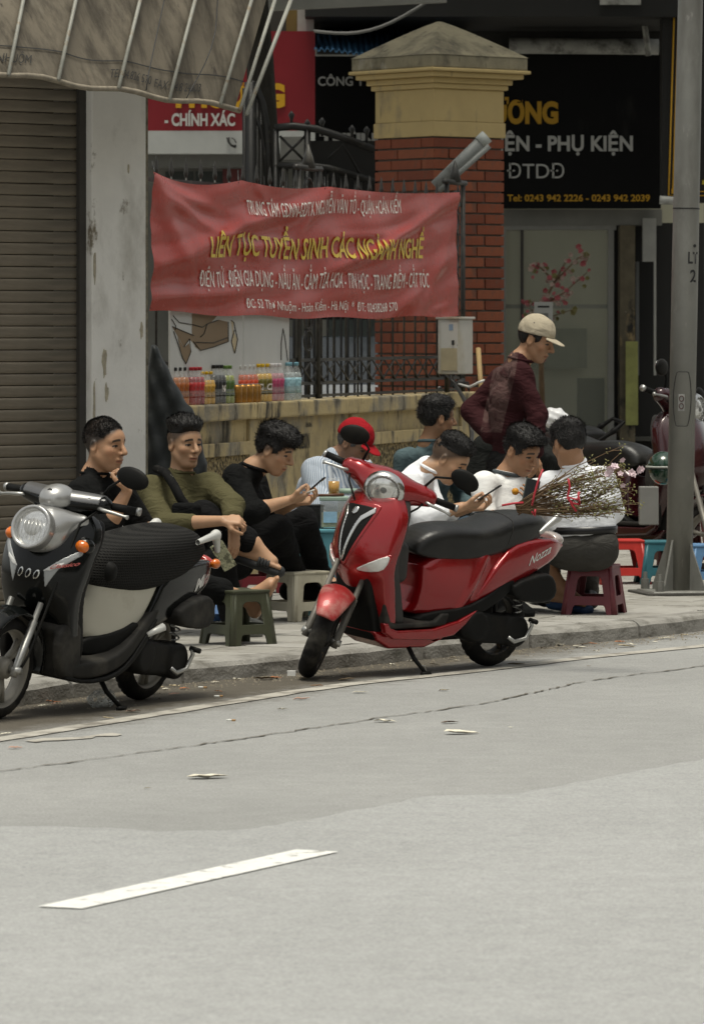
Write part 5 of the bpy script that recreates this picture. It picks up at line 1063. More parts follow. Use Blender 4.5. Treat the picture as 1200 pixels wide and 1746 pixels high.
LV = [(355, 1322, 76, 1, 'long pale curled leaf alone on the open road'), (656, 1227, 42, 1, 'pale leaf just past the crack in mid road'), (787, 1247, 66, 1, 'thin long pale leaf nearest the middle right'), (766, 1229, 34, 2, 'dark brown leaf above the thin pale one'), (757, 1174, 22, 0, 'small tan leaf below the scooter stand'), (614, 1178, 28, 1, 'pale leaf by the edge line under the front wheel'), (514, 1189, 32, 5, 'pinkish leaf left of the red front wheel'), (482, 1206, 22, 1, 'small pale leaf below the pinkish one'), (452, 1155, 46, 4, 'long dun leaf at the kerb foot'), (540, 1167, 26, 2, 'brown leaf scrap under the red front tyre'), (884, 1102, 26, 1, 'pale leaf behind the red rear wheel'), (880, 1130, 34, 0, 'crumpled tan leaf touching the red rear tyre'), (988, 1101, 26, 1, 'pale leaf under the maroon stool at the kerb'), (1068, 1100, 34, 0, 'tan leaf near the kerb at the right'), (1138, 1086, 26, 1, 'pale leaf at the kerb joint'), (1116, 1092, 11, 1, 'tiny white scrap below the kerb joint'), (92, 1194, 28, 3, 'rust orange leaf under the black scooter'), (75, 1200, 20, 1, 'pale scrap beside the rust orange leaf'), (228, 1210, 30, 5, 'reddish leaf near the black rear wheel'), (185, 1222, 24, 0, 'tan leaf at the black scooter stand'), (298, 1181, 22, 5, 'small reddish leaf right of the black rear tyre'), (283, 1172, 14, 1, 'pale scrap at the kerb by the black tyre'), (368, 1161, 18, 1, 'round pale leaf at the kerb foot'), (373, 1176, 18, 3, 'small orange leaf before the kerb'), (12, 1248, 24, 1, 'pale leaf at the left end of the edge line'), (27, 1272, 26, 5, 'pinkish leaf below the edge line at the left'), (252, 1340, 14, 0, 'tiny tan leaf left of the long pale one'), (870, 1237, 10, 1, 'tiny pale scrap on the right of the road'), (1019, 1108, 9, 1, 'tiny pale leaf right of the edge line'), (740, 1130, 18, 0, 'tan leaf beneath the red scooter belly'), (1003, 1133, 8, 4, 'tiny dun speck below the edge line'), (590, 1156, 30, 4, 'dun leaf near the red scooter foot')]
for x, y, w, m_, lb in LV: leaf(x, y, w, lm[m_], lb)
leaf(452, 1076, 14, lm[2], 'small brown leaf beside the grey clog', z=PAV + .006); leaf(975, 1032, 26, lm[0], 'tan leaf by the chef sandal', z=PAV + .006)
rl_ = random.Random(77)
for k in range(26):
    i0 = rl_.uniform(2.2, 12.6); a, b = foot[int(i0)], foot[int(i0) + 1]; c = a.lerp(b, i0 % 1) + N * abs(rl_.gauss(.05, .14)); leaf(600 + c.x / c.y * FPX, HOR + FPX * (CAMZ - .012) / c.y, rl_.uniform(9, 24), lm[rl_.choice((0, 1, 2, 3, 4, 5, 0, 1))], 'small dry leaf scrap among the litter along the kerb')
for px, py, lab in ((393, 1228, 'white cigarette end on the road left of the pale leaf'), (372, 1187, 'white cigarette end by the edge line'), (345, 1172, 'small cigarette end near the kerb')):
    p = G(px, py, .012); o = empty('cigarette_end', p, R(random.uniform(-20, 20)), lab, 'cigarette end', 'cigarette ends'); tube('paper', [(-.018, 0, 0), (.006, 0, 0)], .0045, M('cig_white', (.66, .66, .62), .7), o, 8); tube('filter', [(.006, 0, 0), (.022, .001, 0)], .0046, M('cig_filter', (.36, .22, .10), .8), o, 8)
gb = empty('crushed_plastic_cup', G(175, 1192, .035), R(40), 'crushed clear plastic cup lying behind the black scooter stand', 'plastic cup')
sdf_obj('cup', (-.08, -.06, -.045), (.09, .06, .05), .005, lambda X, Y, Z: np.abs(smax(ell(X * 0 + X, Y, Z, (0, 0, 0), (.075, .042, .042)), X - .06, .005) + .005 * np.sin(X * 95) * np.sin(Y * 70 + Z * 40)) - .0018, M('crushed_pet', (.75, .77, .74), .15, var=0, alpha=.4, spec=.9), gb, 1)
foam = from_pd('foam_scrap', [(a * .02, b * .014, c * .012) for a in (-1, 1) for b in (-1, 1) for c in (-1, 1)], [(0, 1, 3, 2), (4, 6, 7, 5), (0, 4, 5, 1), (2, 3, 7, 6), (0, 2, 6, 4), (1, 5, 7, 3)], M('foam_white', (.75, .75, .72), .8, var=.1), None); foam.location = G(497, 1148, .012); tag(foam, 'white foam scrap against the red front tyre', 'foam scrap')
grit_v, grit_f = [], []; rg = random.Random(31)
for k in range(900):
    i0 = rg.uniform(2, 13.0); a, b = foot[int(i0)], foot[min(int(i0) + 1, len(foot) - 1)]; c = a.lerp(b, i0 % 1) + N * abs(rg.gauss(0, .16)); r_ = rg.uniform(.002, .007); i = len(grit_v)
    grit_v += [(c.x - r_, c.y, .0), (c.x + r_, c.y - r_, .0), (c.x + r_ * .3, c.y + r_, .0), (c.x, c.y, r_ * 1.1)]; grit_f += [(i, i + 1, i + 3), (i + 1, i + 2, i + 3), (i + 2, i, i + 3)]
o = from_pd('gutter_grit', grit_v, grit_f, M('grit', (.24, .21, .16), .9, var=.5, vs=80)); tag(o, kind='stuff')
# ================================================================== SCOOTERS
m_tyre = M('tyre_rubber', (0.012, 0.0115, 0.011), .85, var=.25, vs=20, spec=.25, dirt=[((.05, .046, .038), 8, .5, .72, (1, 1, 1))])
m_chrome = M('chrome', (.62, .62, .60), .14, 1.0, var=.05, vs=20)
m_alu = M('cast_aluminium', (.42, .42, .40), .38, .8, var=.15, vs=15)
m_rimgrey = M('wheel_grey', (.26, .245, .21), .5, .3, var=.15, vs=12)
m_rimblk = M('wheel_black', (.02, .02, .02), .45, .2, var=.2, vs=12, dirt=[((.16, .12, .07), 14, .58, .7, (1, 1, 1))])
m_plblk = M('black_plastic', (.0095, .0095, .009), .5, var=.25, vs=9, spec=.12, dirt=[((.018, .016, .013), 6, .52, .76, (1, 1, 1))])
m_plgrey = M('dusty_plastic', (.024, .023, .021), .6, var=.25, vs=7, spec=.14, dirt=[((.07, .065, .055), 5, .5, .74, (1, 1, 1))])
m_seat = M('seat_vinyl', (.0085, .0085, .008), .36, var=.2, vs=12, bump=.12, bs=220, dirt=[((.028, .027, .024), 4, .5, .75, (1, 1, 1))])
m_lens = M('lamp_lens', (.75, .76, .74), .06, var=0, alpha=.10, spec=.8)
m_refl = M('lamp_reflector', (.72, .72, .70), .12, 1.0, var=.25, vs=30)
m_orange = M('orange_lens', (.62, .14, .008), .12, var=.25, vs=25, coat=.8)
m_redlens = M('red_lens', (.38, .02, .012), .12, var=.2, vs=25, coat=.8)
m_redpaint = M('red_metallic', (.27, .0045, .007), .22, .35, var=.12, vs=4, coat=.8, dirt=[((.36, .14, .11), 90, .70, .78, (1, 1, 1)), ((.25, .03, .025), 3, .55, .8, (1, 1, 1))])
m_reddust = M('red_dusty', (.29, .018, .018), .42, .2, var=.15, vs=5, coat=.3, dirt=[((.40, .22, .18), 7, .45, .72, (1, 1, 1))])
m_maroon = M('maroon_paint', (.034, .0045, .006), .22, .2, var=.1, coat=.8)
m_blkpaint = M('black_gloss', (.0035, .0042, .004), .14, .0, var=.15, vs=5, coat=.22, spec=.22, dirt=[((.012, .013, .012), 5, .58, .76, (1, 1, 1))])
m_silver = M('silver_paint', (.40, .40, .39), .30, .65, var=.05, vs=6, coat=.5)
m_cream = M('panel_cream', (.50, .48, .40), .5, var=.06, vs=4, dirt=[((.36, .33, .26), 4, .52, .72, (1, 1, 1))])

def tyre_mesh(name, Rr, w, mat, parent, groove=True):
    nu, nv = 112, 20; r0 = Rr - w * .5; V = []
    for i in range(nu):
        a = 2 * pi * i / nu
        for j in range(nv):
            q = 2 * pi * j / nv; y = w / 2 * math.sin(q) * (1 - .12 * (1 - abs(math.cos(q)))); r = r0 + w * .5 * math.cos(q)
            if math.cos(q) > .15 and groove:
                f = (i * 28 / nu + abs(y) / w * 1.6) % 1.0
                if f < .28 and abs(y) > w * .05: r -= .0055
            if math.cos(q) < -.2: r = r0 - w * .5 * .2
            V.append((r * math.cos(a), y, r * math.sin(a)))
    F = [(i * nv + j, i * nv + (j + 1) % nv, ((i + 1) % nu) * nv + (j + 1) % nv, ((i + 1) % nu) * nv + j) for i in range(nu) for j in range(nv)]
    return from_pd(name, V, F, mat, parent, True)
def wheel(root, name, x, Rr, w, rimmat, mw, spokes=5, twin=False):
    ty = tyre_mesh(name, Rr, w, m_tyre, root); ty.matrix_basis = mw @ Matrix.Translation((x, 0, Rr))
    rr_ = Rr - w * .55
    v, f = lathe_data([(rr_ + .012, -w * .40), (rr_ + .004, -w * .42), (rr_ - .012, -w * .36), (rr_ - .018, -.02), (rr_ - .018, .02), (rr_ - .012, w * .36), (rr_ + .004, w * .42), (rr_ + .012, w * .40), (rr_ + .012, -w * .40)], 40, 'Y'); from_pd('rim', v, f, rimmat, ty, True)
    v, f = lathe_data([(0, -.05), (.03, -.05), (.045, -.04), (.05, -.01), (.05, .01), (.045, .04), (.03, .05), (0, .05)], 20, 'Y'); from_pd('hub', v, f, rimmat, ty, True)
    for k in range(spokes):
        a = 2 * pi * k / spokes + .3
        for off in ((-.14, .14) if twin else (0,)):
            p0 = (.04 * math.cos(a), 0, .04 * math.sin(a)); p1 = ((rr_ - .01) * math.cos(a + off + .12), 0, (rr_ - .01) * math.sin(a + off + .12))
            tube('spoke', [p0, ((p0[0] + p1[0]) / 2, .006, (p0[2] + p1[2]) / 2), p1], [.017, .013, .016], rimmat, ty, 8)
    return ty
def steer_matrix(x0, rake, ang):
    ax = Vector((-math.sin(rake), 0, math.cos(rake))); p = Vector((x0, 0, 0)); return Matrix.Translation(p) @ Matrix.Rotation(ang, 4, ax) @ Matrix.Translation(-p)
def steered(o, S): o.matrix_basis = S @ o.matrix_basis; return o
def bars(root, S, x, z, grip0, grip1, lever_mat, mirror=(1, -1), mdx=0.0, mstem=((.0, .17, .035), (-.01, .185, .115), (-.01, .25, .145)), msz=(.022, .078, .052), mirrored=True, drop=0.0):
    for s in (1, -1):
        tube('grip', [(x - .01, s * grip0, z), (x - .035, s * (grip0 + grip1) / 2, z - .004 - drop / 2), (x - .05, s * grip1, z - .006 - drop)], [.0175, .0185, .0175], m_plblk, root, 12).matrix_basis = S
        o = tube('grip_end', [(x - .05, s * grip1, z - .006 - drop), (x - .054, s * (grip1 + .016), z - .007 - drop)], .0195, m_alu, root, 10); o.matrix_basis = S
        o = tube('brake_lever', [(x + .035, s * (grip0 - .03), z - .012), (x + .055, s * (grip0 + .02), z - .016), (x + .04, s * (grip0 + .07), z - .022 - drop / 2), (x + .022, s * (grip1 - .02), z - .03 - drop), (x + .02, s * (grip1 - .002), z - .032 - drop)], [.009, .009, .0075, .0065, .0115], lever_mat, root, 8); o.matrix_basis = S
        if s in mirror:
            pts = [(x + a, s * (b + mdx * s * i_ / 2), z + c) for i_, (a, b, c) in enumerate(mstem)]; st = tube('mirror_stem', pts, [.008, .0065, .0065], m_plblk, root, 8); st.matrix_basis = S
            c = (x + mstem[-1][0] - .006, s * (mstem[-1][1] + .055 + mdx * s), z + mstem[-1][2] + .012)
            mr = sdf_obj('mirror', (c[0] - .03, c[1] - .1, c[2] - .07), (c[0] + .03, c[1] + .1, c[2] + .07), .005, lambda X, Y, Z, c=c: smax(ell(X, Y, Z + (Y - c[1]) * s * .10, (c[0] + .006, c[1], c[2]), msz), -(X - c[0] + .010) + 0 * Y, .006), m_plblk, root, 2); mr.matrix_basis = S
            g = sdf_obj('mirror_glass', (c[0] - .02, c[1] - .1, c[2] - .07), (c[0], c[1] + .1, c[2] + .07), .004, lambda X, Y, Z, c=c: np.maximum(ell(X, Y, Z, (c[0] - .004, c[1], c[2]), (.02, msz[1] * .82, msz[2] * .82)), np.abs(X - c[0] + .0095) - .003), m_chrome, mr, 0)
def fork(root, S, xa, za, rake, mat, sep=.075, up=.5, low_mat=None, fr=.022):
    d = Vector((-math.sin(rake), 0, math.cos(rake)))
    for s in (1, -1):
        a = Vector((xa, s * sep, za)); o = tube('fork_leg', [a - d * .03, a + d * .02, a + d * .24, a + d * .24, a + d * up], [fr, fr, fr, fr * .75, fr * .75], mat, root, 12); o.matrix_basis = S
        b = tube('axle_clamp', [(xa, s * (sep - .03), za), (xa, s * (sep + .028), za)], .018, low_mat or m_alu, root, 10); b.matrix_basis = S
def engine_group(root, kick=True, box_mat=m_plblk):
    def cvt(X, Y, Z):
        a = polysdf(smooth_poly([(.40, .20), (.42, .31), (.30, .345), (.10, .30), (.06, .31), (-.06, .27), (-.09, .20), (-.04, .14), (.1, .15), (.3, .165)], 2), X, Z)
        b = smax(a, np.abs(Y - .125) - .055, .03); b = smin(b, np.sqrt((X - .02) ** 2 + (Z - .22) ** 2 + 0 * Y) * 0 + smax(np.sqrt((X - .0) ** 2 + (Z - .215) ** 2) - .085, np.abs(Y - .14) - .055, .02), .02)
        b = smin(b, smax(np.sqrt((X - .30) ** 2 + (Z - .255) ** 2) - .075, np.abs(Y - .14) - .055, .02), .02); return b
    sdf_obj('engine_case', (-.12, .05, .11), (.46, .22, .37), .006, cvt, m_plblk, root)
    sdf_obj('air_filter_box', (-.30, .05, .35), (.10, .22, .54), .006, lambda X, Y, Z: smax(polysdf(smooth_poly([(-.27, .40), (-.245, .49), (-.17, .525), (.07, .475), (.075, .42), (.0, .375), (-.2, .355)], 1), X, Z), np.abs(Y - .14) - .07, .025), box_mat, root)
    sdf_obj('engine_block', (.05, -.12, .14), (.5, .06, .36), .01, lambda X, Y, Z: rbox(X, Y, Z, (.26, -.03, .25), (.22, .085, .09), .03), m_plblk, root)
    if kick: 
        k = tube('kick_starter', [(.07, .19, .19), (.03, .2, .165), (-.05, .205, .18), (-.085, .21, .245), (-.07, .215, .275)], [.011, .012, .010, .010, .012], m_alu, root, 8); tube('kick_pedal', [(-.075, .2, .275), (-.07, .255, .272)], .013, m_plblk, k, 8)
    tube('exhaust', [(.3, -.12, .2), (.1, -.16, .2), (-.05, -.17, .24), (-.32, -.17, .33)], [.02, .03, .055, .05], m_plblk, root, 12)
    for s in (1,):
        pts = [(-.06 + .012 * 0 + .022 * math.cos(a), s * .115 + .022 * math.sin(a), .30 + .22 * a / (2 * pi * 6)) for a in np.linspace(0, 2 * pi * 6, 60)]; tube('shock_spring', pts, .005, m_alu, root, 5)
def mudguard(root, tail_x=-.33):
    sdf_obj('rear_mudguard', (-.42, -.08, .28), (-.02, .08, .66), .008, lambda X, Y, Z: smax(polysdf([(-.26, .64), (-.05, .60), (-.10, .52), (-.26, .46), (-.34, .33), (-.375, .32), (-.345, .48), (-.34, .60)], X, Z), np.abs(Y) - .068, .012), m_plblk, root)
def side_stand(root, x=.60, zt=.20, lean=R(9), y=.235):
    tube('side_stand', [(x, .10, zt), (x - .015, .16, zt * .55), (x - .03, y, y * math.tan(lean) + .012)], [.013, .012, .010], m_plblk, root, 8); tube('stand_foot', [(x - .06, y + .004, y * math.tan(lean) + .010), (x + .0, y + .004, y * math.tan(lean) + .008)], .012, m_plblk, root, 6)
    o = tube('stand_hook', [(x - .02, .19, .075), (x - .055, .2, .07), (x - .07, .2, .045), (x - .05, .2, .03)], .004, m_alu, root, 5)
def ribbon_text(s, root, mat, w, h, fn, bold=.02, shear=.4, name='emblem', ext=.003):
    """raised letters laid on a side panel; fn(u, v) -> point"""
    me = text_mesh(s, w, h, bold, shear, ext); me.materials.append(mat)
    for v in me.vertices: v.co = fn(v.co.x, v.co.y, v.co.z)
    o = bpy.data.objects.new(name, me); COL.objects.link(o); o.parent = root; return o

def build_modern(name, paint, dusty, steer, style, lean):
    """scooter with leg-shield grille: apron, inner shield, floor, seat, tail, engine"""
    root = empty(name); L, Rw, W = 1.27, .225, .105; rake = R(26.5); S = steer_matrix(1.35, rake, steer)
    zs = [.20, .25, .3, .4, .5, .55, .62, .7, .78, .86, .93, .99]; xs = [.93, .955, .985, 1.03, 1.075, 1.105, 1.125, 1.118, 1.095, 1.055, 1.005, .955]
    ws = [.12, .145, .165, .182, .196, .205, .215, .222, .222, .205, .160, .10]
    def xfr(Y, Z): return sinterp(Z, zs, xs) - 2.3 * Y * Y * sinterp(Z, [.2, .5, .7, .95], [.6, .85, 1.05, 1.0]) + .016 * np.exp(-(Y / .085) ** 2) * sinterp(Z, [.2, .55, .7, .9], [0, .6, 1, .7])
    def apron(X, Y, Z):
        f = X - xfr(Y, Z); f = smax(f, -(f + .065), .01); f = smax(f, np.abs(Y) - sinterp(Z, zs, ws), .018); f = smax(f, np.abs(Z - .575) - .375, .02)
        return smax(f, -smax(np.sqrt((X - 1.27) ** 2 + (Z - .225) ** 2) - .315, np.abs(Y) - .135, .04), .012)
    ap = sdf_obj('front_apron', (.7, -.26, .18), (1.16, .26, .97), .0055, apron, paint, root)
    def patch(nm, poly, off0, off1, mat, par, h=.004):
        ys = [p[0] for p in poly]; zz = [p[1] for p in poly]; pl = poly
        return sdf_obj(nm, (.8, min(ys) - .01, min(zz) - .01), (1.17, max(ys) + .01, max(zz) + .01), h, lambda X, Y, Z: np.maximum(polysdf(pl, Y, Z), np.maximum(X - xfr(Y, Z) - off1, xfr(Y, Z) + off0 - X)), mat, par, 1)
    if style == 'grille':
        tear = smooth_poly([(-.105, .905), (.105, .905), (.122, .875), (.085, .74), (.030, .605), (0, .575), (-.030, .605), (-.085, .74), (-.122, .875)], 2)
        ring_in = [(y * .86, .745 + (z - .745) * .90) for y, z in tear]
        patch('grille_surround', tear, -.01, .007, paint, ap)
        patch('grille_mesh', ring_in, -.01, .010, m_plblk, ap)
        for s in (1, -1):
            patch('chrome_bar', [(s * .098, .888), (s * .046, .838), (s * .036, .80), (s * .003, .628), (s * .001, .600), (s * .016, .635), (s * .052, .795), (s * .062, .818), (s * .108, .862)], .006, .018, m_chrome, ap, .0035)
            for k in range(5): patch('grille_slat', [(s * (.044 + .006 * k) , .79 - .025 * k), (s * .07, .80 - .02 * k), (s * .07, .795 - .02 * k), (s * (.044 + .006 * k), .785 - .025 * k)], .0, .0125, m_plgrey, ap) if s > 0 and k < 1 else None
        o = sdf_obj('badge', (1.0, -.03, .83), (1.13, .03, .89), .003, lambda X, Y, Z: np.maximum(np.sqrt(Y ** 2 + (Z - .862) ** 2) - .019, np.abs(X - xfr(Y, Z) - .012) - .006), m_chrome, ap, 1)
    for s in (1, -1):
        pl = smooth_poly([(s * .062, .566), (s * .125, .604), (s * .19, .645), (s * .217, .655), (s * .214, .615), (s * .19, .572), (s * .13, .560)], 1)
        if s < 0: pl = pl[::-1]
        q = patch('indicator_lens', pl, -.006, .009, m_chrome if False else M('clear_lens', (.62, .63, .60), .18, .25, var=.25, vs=18, coat=.9), ap)
        pl2 = [((y - s * .14) * 1.1 + s * .14, (z - .603) * 1.16 + .603) for y, z in pl]; patch('indicator_bezel', pl2, -.006, .004, paint, ap)
    inner = M('inner_shield_black', (.028, .027, .025), .55, var=.25, vs=8)
    sdf_obj('inner_shield', (.72, -.22, .26), (1.0, .22, .94), .007, lambda X, Y, Z: smax(smax(np.abs(X - (sinterp(Z, zs, xs) - .115 - 1.2 * Y * Y)) - .035, np.abs(Y) - sinterp(Z, zs, ws) + .012, .02), np.abs(Z - .60) - .33, .02), inner, root)
    sdf_obj('glove_box', (.72, -.17, .42), (1.0, .17, .74), .008, lambda X, Y, Z: rbox(X, Y, Z, (.865, 0, .60), (.075, .15, .11), .05), inner, root)
    sdf_obj('under_cowl', (.86, -.14, .15), (1.12, .14, .62), .007, lambda X, Y, Z: smax(smax(polysdf([(.90, .2), (.88, .6), (1.08, .6), (1.06, .45), (1.02, .3), (.98, .2)], X, Z), np.abs(Y) - .125, .03), -(np.sqrt((X - 1.27) ** 2 + (Z - .225) ** 2) - .265), .02), m_plblk, root)
    fl = sdf_obj('floorboard', (.50, -.19, .22), (1.0, .19, .46), .006, lambda X, Y, Z: smax(smax(polysdf([(.52, .262), (.96, .262), (.985, .40), (.955, .41), (.925, .305), (.88, .292), (.60, .292), (.55, .33), (.5, .33)], X, Z), np.abs(Y) - .172, .015), -.5 + 0 * X, .0), m_plgrey, root)
    for s in (1, -1):
        sdf_obj('side_skirt', (.26, min(s * .12, s * .21), .19), (1.05, max(s * .12, s * .21), .42), .005, lambda X, Y, Z: smax(polysdf([(.985, .30), (.97, .25), (.91, .215), (.62, .198), (.47, .215), (.385, .27), (.30, .345), (.44, .290), (.62, .256), (.88, .258), (.935, .275), (.955, .30)], X, Z), np.abs(s * Y - .165) - .022, .012), paint, root)
    sdf_obj('belly_panel', (.40, -.15, .13), (1.02, .15, .26), .007, lambda X, Y, Z: smax(smax(polysdf([(1.0, .25), (.97, .20), (.88, .155), (.62, .15), (.5, .185), (.42, .25)], X, Z), np.abs(Y) - .135, .02), -(np.sqrt(((X - .55) / 1.5) ** 2 + (Z - .205) ** 2) - .022 + 0 * Y), .008), paint, root)
    xb = [.72, .66, .54, .35, .2, 0, -.15, -.3, -.38]; wb = [.06, .10, .135, .155, .165, .158, .14, .11, .07]
    sdf_obj('under_seat_panel', (.0, -.19, .28), (.74, .19, .70), .0055, lambda X, Y, Z: smax(polysdf(smooth_poly([(.70, .30), (.66, .40), (.655, .63), (.3, .655), (.0, .68), (.05, .5), (.2, .36), (.3, .29)], 1), X, Z), np.abs(Y) - (sinterp(X, xb, wb) - .012 + .02 * np.sin((Z - .3) * 5) + .012 * np.exp(-((X + .55 * Z - .60) / .03) ** 2) - sinterp(Z, [.28, .5, .6, .68], [0, 0, .014, .035])), .05), paint, root)
    tl = sdf_obj('tail_panel', (-.42, -.2, .34), (.40, .2, .76), .005, lambda X, Y, Z: smax(polysdf(smooth_poly([(.36, .315), (.27, .47), (.19, .58), (.07, .665), (-.10, .695), (-.30, .69), (-.42, .650), (-.36, .605), (-.16, .525), (.05, .445), (.20, .375)], 1), X, Z), np.abs(Y) - (sinterp(X, xb, wb) + .026 - 1.6 * (Z - (.575 - .20 * X)) ** 2), .022), paint, root)
    sdf_obj('foot_trim', (.0, -.2, .25), (.70, .2, .56), .006, lambda X, Y, Z: smax(polysdf(smooth_poly([(.69, .285), (.63, .335), (.38, .355), (.24, .41), (.13, .475), (.05, .50), (.03, .455), (.15, .375), (.33, .295), (.38, .262), (.6, .262)], 1), X, Z), np.abs(Y) - (sinterp(X, xb, wb) + .02), .015), m_plblk, root)
    seat_p = smooth_poly([(.70, .615), (.69, .69), (.60, .765), (.44, .785), (.29, .772), (.17, .785), (.05, .82), (-.12, .83), (-.25, .805), (-.285, .735), (-.1, .685), (.1, .65), (.35, .620)], 2)
    def seat(X, Y, Z):
        w = sinterp(X, [.72, .62, .48, .25, .1, -.1, -.27], [.075, .115, .145, .163, .16, .146, .105]); top = 1.3 * Y * Y
        return smax(polysdf(seat_p, X, Z + top), np.abs(Y) - w, .045)
    st_ = sdf_obj('seat', (-.32, -.18, .56), (.76, .18, .86), .0055, seat, m_seat, root)
    sdf_obj('seat_piping', (-.30, -.18, .56), (.2, .18, .86), .004, lambda X, Y, Z: smax(np.abs(seat(X, Y, Z)) - .003, np.abs(X + .4 * (Z - .75) - .07) - .0025, .0), m_plgrey, st_, 0)
    gr_m = M('grab_rail_silver', (.46, .46, .44), .35, .6, var=.1) if style == 'grille' else m_plblk
    for s in (1, -1): sdf_obj('grab_rail', (-.5, min(s * .03, s * .2), .66), (-.1, max(s * .03, s * .2), .95), .005, lambda X, Y, Z: smin(seg(X, Y, Z, (-.17, s * .128, .725), (-.30, s * .125, .80), .014, .020), seg(X, Y, Z, (-.30, s * .125, .80), (-.39, s * .105, .865), .020, .012), .02), gr_m, root)
    sdf_obj('grab_rail_bridge', (-.45, -.13, .80), (-.33, .13, .90), .006, lambda X, Y, Z: seg(X, Y, Z, (-.385, -.1, .862), (-.385, .1, .862), .014), gr_m, root)
    sdf_obj('tail_lamp', (-.47, -.1, .60), (-.30, .1, .72), .006, lambda X, Y, Z: smax(ell(X, Y, Z, (-.385, 0, .665), (.065, .085, .040)), X + .355 + 0 * Y, .008), M('tail_lens_clear', (.46, .40, .37), .15, .1, var=.2, coat=.8) if style == 'grille' else m_redlens, root)
    if style == 'grille':
        ribbon_text('Nozza', tl, m_chrome, .19, .05, lambda u, v, w: (-.05 - u, float(sinterp(np.array(-.05 - u), xb, wb)) + .025 + w, .560 + .32 * u + v * .95), .01, .45)
    else:
        ribbon_text('VISION', tl, m_chrome, .20, .035, lambda u, v, w: (-.19 + u, -float(sinterp(np.array(-.19 + u), xb, wb)) - .024 - w, .655 - .2 * u + v), .03, .2)
    # steering group
    wheel(root, 'front_wheel', L, Rw, W, m_rimblk if style == 'grille' else m_rimgrey, S)
    fork(root, S, L, Rw, rake, M('fork_grey', (.14, .132, .115), .5, .4, var=.2, vs=12), .078, .40, fr=.019)
    def fender(X, Y, Z):
        r = np.sqrt((X - L) ** 2 + (Z - Rw) ** 2); a = np.arctan2(Z - Rw, X - L); w = sinterp(a, [.5, .75, 1.0, 1.4, 2.2, 2.7], [.035, .062, .078, .088, .085, .07])
        sh = r + 4.2 * Y * Y; f = smax(np.abs(sh - .270 - .012 * np.exp(-((a - .9) / .5) ** 2)) - .007, np.abs(Y) - w, .012); return smax(f, np.maximum(.62 - a, a - 2.7) * .25, .01)
    steered(sdf_obj('front_fender', (.95, -.1, .22), (1.58, .1, .54), .005, fender, dusty, root), S)
    z0, x0 = .985, .865
    def cowl(X, Y, Z):
        f = ell(X, Y, Z, (.915, 0, .985), (.105, .135, .092)); ay = np.abs(Y)
        f = smin(f, seg(X, ay, Z, (.895, .04, .985), (.855, .215, 1.0), .078, .046), .05); f = smin(f, seg(X, ay, Z, (.93, .02, 1.0), (.87, .17, 1.01), .04, .03), .04); return smax(f, -(X - (.80 + .0 * ay)), .012)
    cw_ = steered(sdf_obj('handlebar_cowl', (.76, -.29, .86), (1.05, .29, 1.12), .005, cowl, paint, root), S)
    hl = (.985, 0, .985)
    sdf_obj('headlight_ring', (.92, -.13, .86), (1.07, .13, 1.10), .004, lambda X, Y, Z: np.maximum(smax(ell(X, Y, Z, hl, (.066, .108, .098)), -ell(X, Y, Z, hl, (.085, .094, .084)), .003), -(X - .955)), m_chrome, cw_, 1)
    sdf_obj('reflector', (.93, -.11, .88), (1.04, .11, 1.09), .004, lambda X, Y, Z: np.maximum(ell(X, Y, Z, hl, (.04, .096, .086)), -(X - .96)), m_refl, cw_, 1)
    sdf_obj('headlight_lens', (.93, -.11, .88), (1.07, .11, 1.09), .004, lambda X, Y, Z: np.maximum(np.abs(ell(X, Y, Z, hl, (.063, .097, .087))) - .002, -(X - .965)), m_lens, cw_, 1)
    for k in range(7): tube('lens_flute', [(1.014, -.055 + k * .018, .945), (1.022, -.055 + k * .018, .985), (1.014, -.055 + k * .018, 1.025)], .002, m_refl, cw_, 4)
    sdf_obj('bulb_cover', (.99, -.03, .96), (1.05, .03, 1.02), .004, lambda X, Y, Z: ell(X, Y, Z, (1.018, 0, .99), (.014, .02, .018)), m_plgrey, cw_, 1)
    tube('head_tube', [(.93, 0, .84), (.89, 0, .93)], .05, m_plblk, root, 12).matrix_basis = S
    bars(root, S, .855, 1.0, .225, .355, m_alu, mdx=.05)
    for s in (1, -1): tube('brake_hose', [(.88, s * .21, .985), (.94, s * .19, .95), (.97, s * .12, .87), (.94, s * .05, .82)], .006, m_plblk, root, 6).matrix_basis = S
    wheel(root, 'rear_wheel', 0, Rw, W * 1.05, m_rimblk, Matrix.Identity(4)); engine_group(root); mudguard(root); side_stand(root, .74, .19, lean)
    return root
def place(root, rear, head, lean):
    root.matrix_basis = Matrix.Translation(rear) @ Matrix.Rotation(head, 4, 'Z') @ Matrix.Rotation(-lean, 4, 'X'); return root
LEAN = R(9)
LEAN = R(7)
red = build_modern('red_scooter', m_redpaint, m_reddust, R(41), 'grille', LEAN)
tag(red, 'dusty red step-through scooter with chrome V grille parked at the kerb', 'scooter')
RR = Vector((.668, 23.1, 0)); place(red, RR, R(-135.5), LEAN); red.matrix_basis = red.matrix_basis @ Matrix.Scale(.935, 4)

